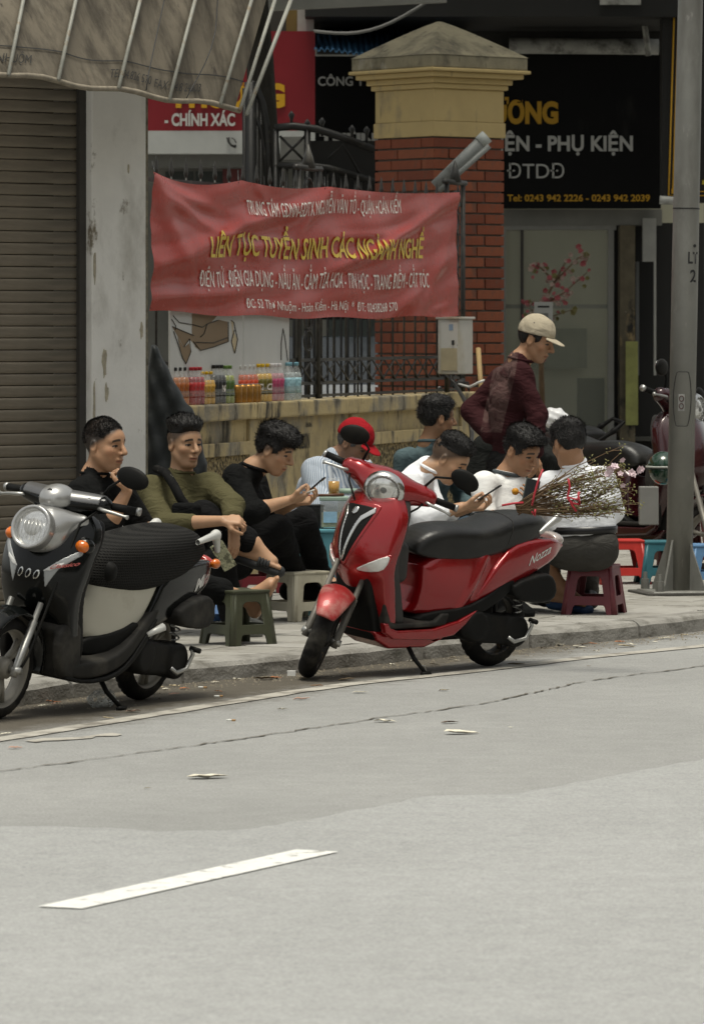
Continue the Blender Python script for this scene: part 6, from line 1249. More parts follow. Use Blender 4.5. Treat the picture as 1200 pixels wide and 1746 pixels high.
def build_classic(steer, lean):
    """older black scooter: round lamp in the apron, silver hood, cream panel, mesh seat cover"""
    root = empty('black_scooter'); L, Rw, W = 1.24, .235, .095; rake = R(26.5); S = steer_matrix(1.32, rake, steer)
    zs = [.20, .25, .3, .4, .5, .58, .66, .74, .82, .90, .96]; xs = [.93, .95, .975, 1.02, 1.07, 1.10, 1.105, 1.09, 1.05, .995, .95]; ws = [.11, .135, .155, .17, .185, .20, .215, .222, .222, .19, .12]
    def xfr(Y, Z): return sinterp(Z, zs, xs) - 2.2 * Y * Y
    def apron(X, Y, Z):
        f = X - xfr(Y, Z); f = smax(f, -(f + .075), .01); f = smax(f, np.abs(Y) - sinterp(Z, zs, ws), .02); f = smax(f, np.abs(Z - .575) - .36, .02)
        return smax(f, -smax(np.sqrt((X - 1.24) ** 2 + (Z - .235) ** 2) - .315, np.abs(Y) - .14, .04), .012)
    ap = sdf_obj('front_apron', (.7, -.26, .18), (1.16, .26, .96), .006, apron, m_blkpaint, root)
    def patch(nm, poly, off0, off1, mat, par, h=.004):
        ys = [p[0] for p in poly]; zz = [p[1] for p in poly]
        return sdf_obj(nm, (.8, min(ys) - .01, min(zz) - .01), (1.17, max(ys) + .01, max(zz) + .01), h, lambda X, Y, Z: np.maximum(polysdf(poly, Y, Z), np.maximum(X - xfr(Y, Z) - off1, xfr(Y, Z) + off0 - X)), mat, par, 1)
    hc = (1.045, 0, .84); fd = Vector((.96, 0, .28)).normalized()
    def hood(X, Y, Z):
        f = ell(X, Y, Z, (1.01, 0, .835), (.118, .122, .112)); f = smin(f, seg(X, np.abs(Y), Z, (.99, .03, .88), (.92, .14, .90), .065, .035), .06); return smax(f, -(X - .92) + 0 * Y, .01)
    hd = sdf_obj('lamp_hood', (.85, -.24, .66), (1.2, .24, 1.0), .005, hood, m_silver, root)
    lc = Vector(hc) + fd * .040
    def lens(X, Y, Z, r=.108, t=None):
        a = (X - lc.x) * fd.x + (Z - lc.z) * fd.z; b = -(X - lc.x) * fd.z + (Z - lc.z) * fd.x
        return a, np.sqrt(b * b + Y * Y), b
    def ringf(X, Y, Z):
        a, rr, _ = lens(X, Y, Z); return smax(np.abs(rr - .092) - .009, np.abs(a - .030) - .028, .006)
    sdf_obj('lamp_rim', (.97, -.15, .70), (1.25, .15, 1.02), .005, ringf, m_silver, hd)
    sdf_obj('reflector', (.97, -.13, .70), (1.25, .13, 1.02), .005, lambda X, Y, Z: np.maximum(lens(X, Y, Z)[1] - .086, np.abs(lens(X, Y, Z)[0] - .03 + .6 * lens(X, Y, Z)[1] ** 2) - .006), m_refl, hd)
    sdf_obj('headlight_lens', (.97, -.13, .70), (1.28, .13, 1.02), .005, lambda X, Y, Z: np.maximum(lens(X, Y, Z)[1] - .086, np.abs(lens(X, Y, Z)[0] - .070 + 2.4 * lens(X, Y, Z)[1] ** 2) - .003), m_lens, hd)
    for k in range(-3, 4): tube('lens_flute', [(lc.x + .052, k * .02, lc.z - .045), (lc.x + .050, k * .02, lc.z), (lc.x + .030, k * .02, lc.z + .05)], .0015, m_refl, hd, 4)
    for s in (1, -1):
        c = (.965, s * .185, .80)
        sdf_obj('indicator_bezel', (c[0] - .08, c[1] - .07, c[2] - .07), (c[0] + .08, c[1] + .07, c[2] + .07), .005, lambda X, Y, Z, c=c: ell(X, Y, Z, (c[0] - .010, c[1], c[2]), (.044, .046, .042)), m_blkpaint, ap)
        sdf_obj('indicator_lens', (c[0] - .08, c[1] - .07, c[2] - .07), (c[0] + .08, c[1] + .07, c[2] + .07), .004, lambda X, Y, Z, c=c: ell(X, Y, Z, (c[0] + .008, c[1] + s * .002, c[2]), (.038, .036, .031)), m_orange, ap)
        pl = [(s * .07, .68), (s * .13, .735), (s * .205, .795), (s * .20, .76), (s * .13, .69), (s * .085, .60)]
        patch('grey_decal', pl if s > 0 else pl[::-1], -.005, .003, M('decal_grey', (.30, .31, .31), .35, .2, var=.06, coat=.5), ap)
        pl = [(s * .065, .675), (s * .10, .705), (s * .15, .725), (s * .145, .705), (s * .10, .68)]
        patch('white_flash', pl if s > 0 else pl[::-1], .0, .006, M('decal_white', (.62, .62, .60), .4), ap)
    me = text_mesh('Classico', .105, .018, .01, .5, .001); me.materials.append(M('decal_red', (.42, .10, .09), .4))
    for v in me.vertices: y = .10 + v.co.x; z = .688 + v.co.x * .3 + v.co.y; v.co = (float(xfr(np.array(y), np.array(z))) + .009 + v.co.z, y, z)
    o = bpy.data.objects.new('lettering', me); COL.objects.link(o); o.parent = ap
    for k in (-1, 0, 1):
        y0 = k * .042; pl = [(y0 + .014 * math.cos(a) + .006 * math.sin(a), .655 + .024 * math.sin(a)) for a in np.linspace(0, 2 * pi, 13)[:-1]]; patch('vent_ring', pl, -.004, .006, m_chrome, ap, .0035)
        patch('vent_hole', [(y0 + (y - y0) * .7, .655 + (z - .655) * .7) for y, z in pl], 0, .0085, m_plblk, ap, .0035)
    sdf_obj('inner_shield', (.70, -.22, .24), (1.0, .22, .94), .007, lambda X, Y, Z: smax(smax(np.abs(X - (sinterp(Z, zs, xs) - .13 - 1.0 * Y * Y)) - .04, np.abs(Y) - sinterp(Z, zs, ws) + .01, .02), np.abs(Z - .58) - .33, .02), m_plblk, root)
    sdf_obj('glove_pocket', (.72, -.17, .36), (.96, .17, .68), .008, lambda X, Y, Z: ell(X, Y, Z, (.86, 0, .50), (.085, .15, .13)), m_blkpaint, root)
    sdf_obj('leg_cowl', (.80, -.18, .16), (1.1, .18, .50), .006, lambda X, Y, Z: smax(smax(polysdf(smooth_poly([(.86, .46), (.98, .46), (1.04, .38), (1.02, .26), (.95, .18), (.80, .18), (.83, .28)], 1), X, Z), np.abs(Y) - .168, .03), -smax(np.sqrt((X - 1.24) ** 2 + (Z - .235) ** 2) - .285, np.abs(Y) - .12, .03), .02), m_plgrey, root)
    sdf_obj('floorboard', (.20, -.2, .17), (.98, .2, .52), .006, lambda X, Y, Z: smax(polysdf(smooth_poly([(.95, .20), (.93, .25), (.80, .258), (.60, .275), (.45, .34), (.32, .44), (.22, .485), (.20, .45), (.32, .36), (.46, .25), (.60, .20), (.80, .178)], 1), X, Z), np.abs(Y) - sinterp(X, [.2, .4, .7, .95], [.175, .195, .195, .16]), .02), m_plgrey, root)
    sdf_obj('floor_trim', (.22, -.21, .16), (.98, .21, .50), .005, lambda X, Y, Z: smax(polysdf(smooth_poly([(.95, .186), (.80, .160), (.60, .172), (.45, .225), (.30, .34), (.22, .43), (.25, .43), (.34, .35), (.47, .245), (.60, .196), (.8, .178), (.94, .205)], 1), X, Z), np.abs(Y) - sinterp(X, [.2, .4, .7, .95], [.182, .203, .203, .165]), .008), m_plblk, root)
    xb = [.70, .62, .5, .35, .2, 0, -.15, -.3, -.38]; wb = [.06, .105, .14, .155, .165, .158, .14, .11, .07]
    sdf_obj('cream_panel', (.1, -.19, .30), (.74, .19, .72), .006, lambda X, Y, Z: smax(polysdf(smooth_poly([(.69, .32), (.70, .45), (.66, .66), (.17, .66), (.22, .54), (.32, .39), (.40, .33)], 1), X, Z), np.abs(Y) - (sinterp(X, xb, wb) - .004), .05), m_cream, root)
    sdf_obj('seat_lock_recess', (.56, -.2, .56), (.74, .2, .70), .006, lambda X, Y, Z: smax(ell(X, Y, Z, (.60, 0, .655), (.055, .16, .075)), np.abs(Y) - .15, .01), m_plblk, root)
    sdf_obj('lower_trim', (.3, -.19, .25), (.76, .19, .44), .006, lambda X, Y, Z: smax(polysdf(smooth_poly([(.74, .26), (.70, .345), (.5, .38), (.36, .43), (.34, .36), (.45, .27)], 1), X, Z), np.abs(Y) - (sinterp(X, xb, wb) + .012), .02), m_plblk, root)
    tl = sdf_obj('tail_panel', (-.44, -.2, .36), (.44, .2, .78), .005, lambda X, Y, Z: smax(polysdf(smooth_poly([(.33, .35), (.27, .48), (.19, .62), (.0, .665), (-.22, .675), (-.37, .66), (-.40, .615), (-.30, .55), (-.05, .46), (.18, .38)], 1), X, Z), np.abs(Y) - (sinterp(X, xb, wb) + .012 - 1.0 * (Z - (.56 - .16 * X)) ** 2), .022), m_blkpaint, root)
    me = ribbon_text('Mio', tl, m_chrome, .17, .05, lambda u, v, w: (-.12 - u, float(sinterp(np.array(-.12 - u), xb, wb)) + .010 + w, .535 + .25 * u + v), .05, .35)
    seat_p = smooth_poly([(.70, .585), (.715, .66), (.64, .75), (.46, .80), (.25, .81), (.05, .835), (-.12, .835), (-.25, .78), (-.27, .70), (-.1, .65), (.15, .60), (.4, .575)], 2)
    m_mesh = bpy.data.materials.new('seat_mesh_cover'); m_mesh.use_nodes = True; t = m_mesh.node_tree; b = t.nodes['Principled BSDF']; b.inputs['Roughness'].default_value = .75
    tc = nd(t, 'ShaderNodeTexCoord'); hs = []
    for rot in ((0, 0, 0), (0, R(90), 0)):
        mp = nd(t, 'ShaderNodeMapping'); mp.inputs['Rotation'].default_value = rot; t.links.new(tc.outputs['Object'], mp.inputs[0]); wv = nd(t, 'ShaderNodeTexWave', Scale=26.0, Distortion=.6); wv.inputs['Detail Scale'].default_value = 2; t.links.new(mp.outputs[0], wv.inputs['Vector']); hs.append(wv)
    mu = nd(t, 'ShaderNodeMath', operation='MULTIPLY'); t.links.new(hs[0].outputs['Fac'], mu.inputs[0]); t.links.new(hs[1].outputs['Fac'], mu.inputs[1])
    cr = nd(t, 'ShaderNodeValToRGB'); cr.color_ramp.elements[0].color = (.016, .0155, .014, 1); cr.color_ramp.elements[1].color = (.0025, .0025, .0025, 1); b.inputs['Specular IOR Level'].default_value = .15; cr.color_ramp.elements[0].position = .15; cr.color_ramp.elements[1].position = .6; t.links.new(mu.outputs[0], cr.inputs[0]); t.links.new(cr.outputs[0], b.inputs['Base Color'])
    bp = nd(t, 'ShaderNodeBump', Strength=.8, Distance=.006); bp.invert = True; t.links.new(mu.outputs[0], bp.inputs['Height']); t.links.new(bp.outputs[0], b.inputs['Normal'])
    sdf_obj('seat', (-.34, -.2, .55), (.76, .2, .88), .006, lambda X, Y, Z: smax(polysdf(seat_p, X, Z + 1.2 * Y * Y), np.abs(Y) - sinterp(X, [.72, .62, .48, .25, .0, -.27], [.08, .12, .155, .175, .17, .12]), .06), m_mesh, root)
    gm = M('grab_white', (.60, .60, .57), .35, .2, var=.08)
    for s in (1, -1): sdf_obj('grab_rail', (-.45, min(s * .03, s * .2), .68), (-.08, max(s * .03, s * .2), .88), .005, lambda X, Y, Z: smin(seg(X, Y, Z, (-.06, s * .168, .77), (-.24, s * .165, .80), .012, .020), seg(X, Y, Z, (-.24, s * .165, .80), (-.30, s * .15, .72), .022, .013), .02), gm, root)
    sdf_obj('tail_lamp', (-.46, -.1, .58), (-.30, .1, .71), .006, lambda X, Y, Z: smax(ell(X, Y, Z, (-.38, 0, .64), (.05, .09, .04)), X + .355 + 0 * Y, .006), m_redlens, root)
    for s in (1, -1): sdf_obj('rear_indicator', (-.45, s * .1 - .05, .60), (-.33, s * .1 + .05, .70), .005, lambda X, Y, Z: ell(X, Y, Z, (-.385, s * .1, .645), (.03, .022, .024)), m_orange, root)
    wheel(root, 'front_wheel', L, Rw, W, m_rimgrey, S, 3, True); fork(root, S, L, Rw, rake, m_alu, .078, .33, fr=.0175)
    def fender(X, Y, Z):
        r = np.sqrt((X - L) ** 2 + (Z - Rw) ** 2); a = np.arctan2(Z - Rw, X - L); a = np.where(a < -1.6, a + 2 * pi, a); w = sinterp(a, [-.2, .3, .8, 1.6, 2.6, 3.4], [.055, .075, .082, .082, .078, .06])
        f = smax(np.abs(r + 4.0 * Y * Y - .275) - .007, np.abs(Y) - w, .012); return smax(f, np.maximum(.1 - a, a - 3.3) * .25, .01)
    steered(sdf_obj('front_fender', (.92, -.1, .15), (1.56, .1, .56), .006, fender, m_blkpaint, root), S)
    vz = sdf_obj('visor', (.8, -.14, .93), (1.06, .14, 1.12), .005, lambda X, Y, Z: smax(ell(X, Y, Z, (.935, 0, .985), (.095, .080, .068)), -(Z - (.965 - .35 * (X - .94))), .012), m_silver, root); steered(vz, S)
    tube('badge', [(1.002, 0, 1.018), (1.012, 0, 1.022)], .014, m_plgrey, vz, 12)
    def wing(X, Y, Z):
        ay = np.abs(Y); f = seg(X, ay, Z, (.915, .0, .965), (.865, .205, .985), .062, .038); return smax(f, -(X - .82), .01)
    steered(sdf_obj('handlebar_cowl', (.78, -.28, .87), (1.0, .28, 1.06), .005, wing, m_blkpaint, root), S)
    steered(sdf_obj('cowl_trim', (.78, -.28, .92), (1.02, .28, 1.06), .005, lambda X, Y, Z: smax(smax(np.abs(wing(X, Y, Z) - .003) - .004, -(Z - .985 + .0 * X), .004), np.abs(np.abs(Y) - .12) - .085, .004), M('trim_gunmetal', (.16, .16, .16), .3, .6, var=.1), root), S)
    tube('head_tube', [(.93, 0, .84), (.89, 0, .95)], .055, m_plblk, root, 12).matrix_basis = S
    bars(root, S, .86, .985, .215, .345, m_alu, mstem=((.0, .18, .03), (-.005, .215, .085), (-.01, .27, .13)), msz=(.022, .085, .05), mirror=(1,))
    for s in (1,): tube('mirror_base', [(.862, s * .178, .99), (.858, s * .185, 1.04)], [.02, .012], m_plblk, root, 8).matrix_basis = S
    tube('brake_hose', [(.88, .2, .97), (.98, .16, .9), (1.12, .11, .45), (1.18, .1, .3), (L, .10, Rw)], .006, m_plblk, root, 6).matrix_basis = S
    wheel(root, 'rear_wheel', 0, Rw, W * 1.05, m_rimgrey, Matrix.Identity(4), 3, True); engine_group(root, True, m_plgrey); mudguard(root); side_stand(root, .58, .19, lean)
    tube('foot_peg', [(.32, .19, .36), (.24, .225, .40)], [.012, .02], gm, root, 8)
    return root
black = build_classic(R(0), R(8.3))
tag(black, 'black and silver scooter with round headlight and mesh seat cover', 'scooter')
place(black, Vector((-.955, 21.03, 0)), R(-118.6), R(8.3)); black.matrix_basis = black.matrix_basis @ Matrix.Scale(.957, 4)
vis = build_modern('maroon_scooter', m_maroon, m_maroon, R(25), 'plain', LEAN)
tag(vis, 'dark maroon scooter parked behind the grey lamp post', 'scooter')
place(vis, Vector((1.36, 30.6, PAV)), R(-50), LEAN); vis.matrix_basis = vis.matrix_basis @ Matrix.Scale(1.08, 4)
v2 = copy_tree(vis); v2['label'] = 'dark scooter almost hidden behind the standing man in maroon'
place(v2, Vector((1.62, 35.6, PAV)), R(-160), LEAN)
# ================================================================== PEOPLE
class EX:
    """tiny node-expression helper"""
    def __init__(s, t, sock): s.t, s.s = t, sock
    def _op(s, op, *a):
        n = s.t.nodes.new('ShaderNodeMath'); n.operation = op
        for i, v in enumerate((s,) + a):
            if isinstance(v, EX): s.t.links.new(v.s, n.inputs[i])
            else: n.inputs[i].default_value = v
        return EX(s.t, n.outputs[0])
    def __add__(s, o): return s._op('ADD', o)
    def __sub__(s, o): return s._op('SUBTRACT', o)
    def __mul__(s, o): return s._op('MULTIPLY', o)
    def abs(s): return s._op('ABSOLUTE')
    def mx(s, o): return s._op('MAXIMUM', o)
    def mn(s, o): return s._op('MINIMUM', o)
    def step(s, a, b):
        n = s.t.nodes.new('ShaderNodeMapRange'); n.interpolation_type = 'SMOOTHSTEP'; s.t.links.new(s.s, n.inputs[0]); n.inputs[1].default_value = a; n.inputs[2].default_value = b; return EX(s.t, n.outputs[0])
def skin_mat(name, col, fade=0.0, stubble=0.0):
    m = bpy.data.materials.new(name); m.use_nodes = True; t = m.node_tree; L = t.links; b = t.nodes['Principled BSDF']; b.inputs['Roughness'].default_value = .52; b.inputs['Specular IOR Level'].default_value = .4
    b.inputs['Subsurface Weight'].default_value = .08; b.inputs['Subsurface Radius'].default_value = (.012, .005, .003); b.inputs['Subsurface Scale'].default_value = 1.0
    at = nd(t, 'ShaderNodeAttribute'); at.attribute_name = 'hco'; sp = nd(t, 'ShaderNodeSeparateXYZ'); L.new(at.outputs['Vector'], sp.inputs[0]); X, Y, Z = (EX(t, sp.outputs[i]) for i in range(3)); ay = Y.abs()
    tc = nd(t, 'ShaderNodeTexCoord'); nz = nd(t, 'ShaderNodeTexNoise', Scale=22.0, Detail=5.0); L.new(tc.outputs['Object'], nz.inputs['Vector'])
    mix = nd(t, 'ShaderNodeMix', data_type='RGBA'); L.new(nz.outputs[0], mix.inputs[0]); mix.inputs[6].default_value = (*[c * .86 for c in col], 1); mix.inputs[7].default_value = (min(1, col[0] * 1.12), col[1] * 1.1, col[2] * 1.1, 1); src = mix.outputs[2]
    def over(mask, c, k=1.0):
        nonlocal src
        n = nd(t, 'ShaderNodeMix', data_type='RGBA'); L.new((mask * k).s, n.inputs[0]); L.new(src, n.inputs[6]); n.inputs[7].default_value = (*c, 1); src = n.outputs[2]
    front = X.step(.045, .06)
    over(((ay - .0) * 1).step(.030, .060) * (ay.step(.085, .062)) * (Z + .025).abs().step(.03, .008) * front, (col[0] * .95, col[1] * .72, col[2] * .66), .35)     # cheeks
    over((Z + .068).abs().step(.0085, .0045) * ay.step(.027, .019) * X.step(.07, .08), (col[0] * .70, col[1] * .42, col[2] * .40), .8)                         # lips
    over((Z + .0665 + ay * ay * 4.0).abs().step(.0022, .0010) * ay.step(.026, .020) * X.step(.07, .08), (.06, .025, .02), .85)                                    # mouth line
    over((Z - .030 + (ay - .032) * .22 + (ay - .032) * (ay - .032) * 9.0).abs().step(.0075, .0038) * (ay - .033).abs().step(.0215, .016) * front, (.018, .014, .011), .92)   # brows
    over((Z - .0035 + (ay - .032) * (ay - .032) * 14.0).abs().step(.0062, .0035) * (ay - .0325).abs().step(.0165, .0125) * front, (.26, .22, .19), .6)     # whites
    over((Z - .0055 + (ay - .032) * (ay - .032) * 14.0).abs().step(.0046, .0022) * (ay - .0325).abs().step(.018, .014) * front, (.012, .010, .009), .95)    # lash line
    over((Z - .002).abs().step(.0062, .0042) * (ay - .032).abs().step(.0080, .0055) * front, (.010, .008, .007), .97)                                           # iris
    over((Z + .037).abs().step(.004, .002) * (ay - .009).abs().step(.005, .003) * X.step(.09, .1), (.05, .02, .016), .8)                                         # nostrils
    bl = (X * .83).mx(X * .35 - .03); sc = (Z - bl).step(-.022, .022) * X.step(.09, .07)
    if fade: over(sc * (Y.abs().step(.12, .11)), (.020, .018, .016), fade)
    if stubble: over((Z + .072).step(.012, -.012) * (X).step(.02, .05) * (Z + .135).step(0, .02), (.09, .065, .05), stubble)
    L.new(src, b.inputs['Base Color'])
    bp = nd(t, 'ShaderNodeBump', Strength=.12, Distance=.004); n2 = nd(t, 'ShaderNodeTexNoise', Scale=120.0, Detail=3.0); L.new(tc.outputs['Object'], n2.inputs['Vector']); L.new(n2.outputs[0], bp.inputs['Height']); L.new(bp.outputs[0], b.inputs['Normal'])
    return m
A3 = lambda v: np.array([v[0], v[1], v[2]], float)
def cone(a, b, ra, rb=None, k=.02, lat=None, ratio=1.0, op='u'):
    a, b = A3(a), A3(b); rb = ra if rb is None else rb
    if lat is not None:
        l = A3(lat); l /= np.linalg.norm(l); q = 1 - 1 / ratio
        def fn(X, Y, Z):
            dt = (X - a[0]) * l[0] + (Y - a[1]) * l[1] + (Z - a[2]) * l[2]; return seg(X - l[0] * dt * q, Y - l[1] * dt * q, Z - l[2] * dt * q, a, b, ra, rb)
    else: fn = lambda X, Y, Z: seg(X, Y, Z, a, b, ra, rb)
    r = max(ra, rb) * max(ratio, 1) + k + .02; return (fn, np.minimum(a, b) - r, np.maximum(a, b) + r, k, op)
def blob(c, r, k=.02, ax=None, op='u'):
    c = A3(c); r = np.array(r, float) * np.ones(3); rm = r.max() + k + .02
    if ax is None: fn = lambda X, Y, Z: ell(X, Y, Z, c, r)
    else:
        M_ = np.array(ax, float)
        def fn(X, Y, Z):
            x, y, z = X - c[0], Y - c[1], Z - c[2]; return ell(x * M_[0, 0] + y * M_[0, 1] + z * M_[0, 2], x * M_[1, 0] + y * M_[1, 1] + z * M_[1, 2], x * M_[2, 0] + y * M_[2, 1] + z * M_[2, 2], (0, 0, 0), r)
    return (fn, c - rm, c + rm, k, op)
def prims_mesh(name, prims, h, mat, parent, base, disp=None, smooth=1, post=None):
    lo = np.min([p[1] for p in prims if p[4] == 'u'], 0); hi = np.max([p[2] for p in prims if p[4] == 'u'], 0); n = np.ceil((hi - lo) / h).astype(int) + 3
    ax = [(lo[i] + np.arange(n[i]) * h).astype(np.float32) for i in range(3)]; F = np.full(n, .25, np.float32)
    for fn, a, b, k, op in prims:
        i0 = np.clip(((a - lo) / h).astype(int), 0, n - 1); i1 = np.clip(((b - lo) / h).astype(int) + 2, 1, n); sl = tuple(slice(i0[i], i1[i]) for i in range(3))
        X, Y, Z = ax[0][sl[0]][:, None, None], ax[1][sl[1]][None, :, None], ax[2][sl[2]][None, None, :]
        f = fn(X, Y, Z); F[sl] = smin(F[sl], f, k) if op == 'u' else smax(F[sl], -f, k)
    if disp is not None:
        near = np.abs(F) < .04; i = np.nonzero(near); F[i] += disp(ax[0][i[0]], ax[1][i[1]], ax[2][i[2]]).astype(np.float32)
    V, Q = nets(F, lo, h, smooth); o = mesh_obj(name, np_mesh(name, V - np.array(base), Q), mat, parent, smooth=True); o['_v'] = 0; del o['_v']
    return o, V
def folds(seed, amp=.006, f=26.0, dirv=None):
    r = np.random.default_rng(seed); ks = r.normal(size=(5, 3)); ks /= np.linalg.norm(ks, axis=1)[:, None]; ph = r.uniform(0, 6.3, 5); k2 = r.normal(size=(5, 3)) * f * .35
    if dirv is not None: ks = ks * .55 + np.array(dirv)[None] * .8; ks /= np.linalg.norm(ks, axis=1)[:, None]
    fr = f * r.uniform(.7, 1.9, 5); am = amp * .95 * np.array([1, .8, .6, .5, .0])
    def fn(X, Y, Z):
        s = 0
        for i in range(5):
            w = np.sin(X * k2[i, 0] + Y * k2[i, 1] + Z * k2[i, 2]); v = np.sin((X * ks[i, 0] + Y * ks[i, 1] + Z * ks[i, 2]) * fr[i] + ph[i] + 1.6 * w); s = s + am[i] * (1 - 2 * np.abs(v) ** .75)
        return s
    return fn
def head_axes(yaw, pitch, roll=0):
    y, p = R(yaw), R(pitch); f = Vector((math.sin(y) * math.cos(p), -math.cos(y) * math.cos(p), -math.sin(p))); up = Vector((math.sin(y) * math.sin(p), -math.cos(y) * math.sin(p), math.cos(p)))
    if roll: up = Matrix.Rotation(R(roll), 3, f) @ up
    return f, up.cross(f), up
def head_prims(c, f, l, u, sc=1.0, fat=1.0):
    def q(x, y, z): return c + (f * x + l * y + u * z) * sc
    ax = [f, l, u]; S = sc
    p = [blob(q(-.014, 0, .035), (.098 * S, .077 * S, .090 * S), .02, ax), blob(q(.026, 0, -.035), (.066 * S, .061 * S * fat, .080 * S), .03, ax), blob(q(.058, 0, -.098), (.028 * S, .030 * S, .022 * S), .025, ax), blob(q(.055, 0, .035), (.042 * S, .056 * S, .045 * S), .02, ax)]
    for s in (1, -1):
        p += [cone(q(-.005, s * .056 * fat, -.045), q(.048, s * .026, -.098), .020 * S, .017 * S, .02), blob(q(.058, s * .040, -.022), (.026 * S, .023 * S, .022 * S), .02, ax), cone(q(.084, s * .010, .026), q(.066, s * .046, .024), .011 * S, .010 * S, .012)]
    p += [cone(q(.092, 0, .015), q(.117, 0, -.026), .0085 * S, .0125 * S, .010), blob(q(.100, 0, -.032), (.014 * S, .019 * S, .010 * S), .008, ax), blob(q(.086, 0, -.060), (.016 * S, .026 * S, .009 * S), .008, ax), blob(q(.083, 0, -.075), (.015 * S, .023 * S, .009 * S), .008, ax)]
    for s in (1, -1):
        p.append(blob(q(.096, s * .032, .004), (.019 * S, .018 * S, .011 * S), .012, ax, 's')); p.append(blob(q(.072, s * .032, .002), (.015 * S, .016 * S, .011 * S), .006, ax))
        p.append(blob(q(-.008, s * .080, -.006), (.020 * S, .010 * S, .033 * S), .006, ax)); p.append(blob(q(-.004, s * .089, -.002), (.010 * S, .006 * S, .017 * S), .006, ax, 's'))
    return p
def hand_prims(W, F, Pn, thumb, curl=(.5, .6, .4), spread=1.0, sc=1.0, each=None):
    F = Vector(F).normalized(); Pn = (Vector(Pn) - F * Vector(Pn).dot(F)).normalized(); A = F.cross(Pn).normalized() * thumb; W = Vector(W); p = []; tips = []
    off = [.031, .0105, -.0105, -.030]; ln = [.072, .080, .074, .058]
    for i in range(4):
        kn = W + F * (.088 - .006 * abs(i - 1.2)) * sc + A * off[i] * sc * spread; p.append(cone(W + F * .012 + A * off[i] * .62 * sc, kn, .0150 * sc, .0122 * sc, .012))
        pt, ang = kn, 0.0; r0 = .0098 if i < 3 else .0086; cu = each[i] if each else curl
        for j, fr in enumerate((.45, .31, .24)):
            ang += cu[j]; d = F * math.cos(ang) + Pn * math.sin(ang) + A * (.06 * (1.5 - i) * spread * (1 - ang / 3)); q = pt + d * ln[i] * fr * sc; p.append(cone(pt, q, r0 * sc, (r0 - .0008) * sc, .003)); pt = q; r0 -= .0008
        tips.append(pt)
    b = W + F * .022 * sc + A * .022 * sc; m = b + (F * .55 + A * .65 + Pn * .38).normalized() * .042 * sc; e = m + (F * .85 + A * .15 + Pn * .5).normalized() * .032 * sc; t = e + (F * .9 - A * .1 + Pn * .45).normalized() * .026 * sc
    p += [cone(b, m, .016 * sc, .0125 * sc, .012), cone(m, e, .0122 * sc, .0108 * sc, .004), cone(e, t, .0106 * sc, .009 * sc, .003)]
    return p
def foot_prims(A, T, Up, sc=1.0, toes=True):
    T = Vector(T).normalized(); Up = (Vector(Up) - T * Vector(Up).dot(T)).normalized(); S = T.cross(Up); A = Vector(A); h = A - T * .045 * sc - Up * .055 * sc; b = A + T * .125 * sc - Up * .068 * sc
    p = [cone(A, h, .036 * sc, .031 * sc, .02), cone(h, b, .030 * sc, .026 * sc, .02, S, 1.35), cone(A + T * .01, b + Up * .01, .036 * sc, .024 * sc, .03, S, 1.2)]
    if toes:
        for i in range(5):
            o = (.034, .014, -.004, -.020, -.034)[i]; a = b + S * o * sc + T * (.008 - .006 * abs(i - 1)) * sc; p.append(cone(a, a + T * (.052, .046, .042, .038, .032)[i] * sc - Up * .006, (.0125, .0095, .009, .0088, .009)[i] * sc, (.011, .0085, .008, .008, .008)[i] * sc, .004))
    return p
HAIR = [(.094, .082), (.066, .058), (.050, .040), (.047, .012), (.030, -.012), (.016, -.016), (.012, .018), (-.024, .026), (-.034, -.020), (-.040, -.050), (-.075, -.078), (-.15, -.06), (-.15, .18), (.14, .18), (.128, .095)]
m_hair = M('black_hair', (.007, .006, .0055), .5, var=.4, vs=60, bump=.6, bs=160, stretch=(1, 1, 1), spec=.45); m_hairg = M('greying_hair', (.085, .08, .075), .55, var=.5, vs=70, bump=.5, bs=160)
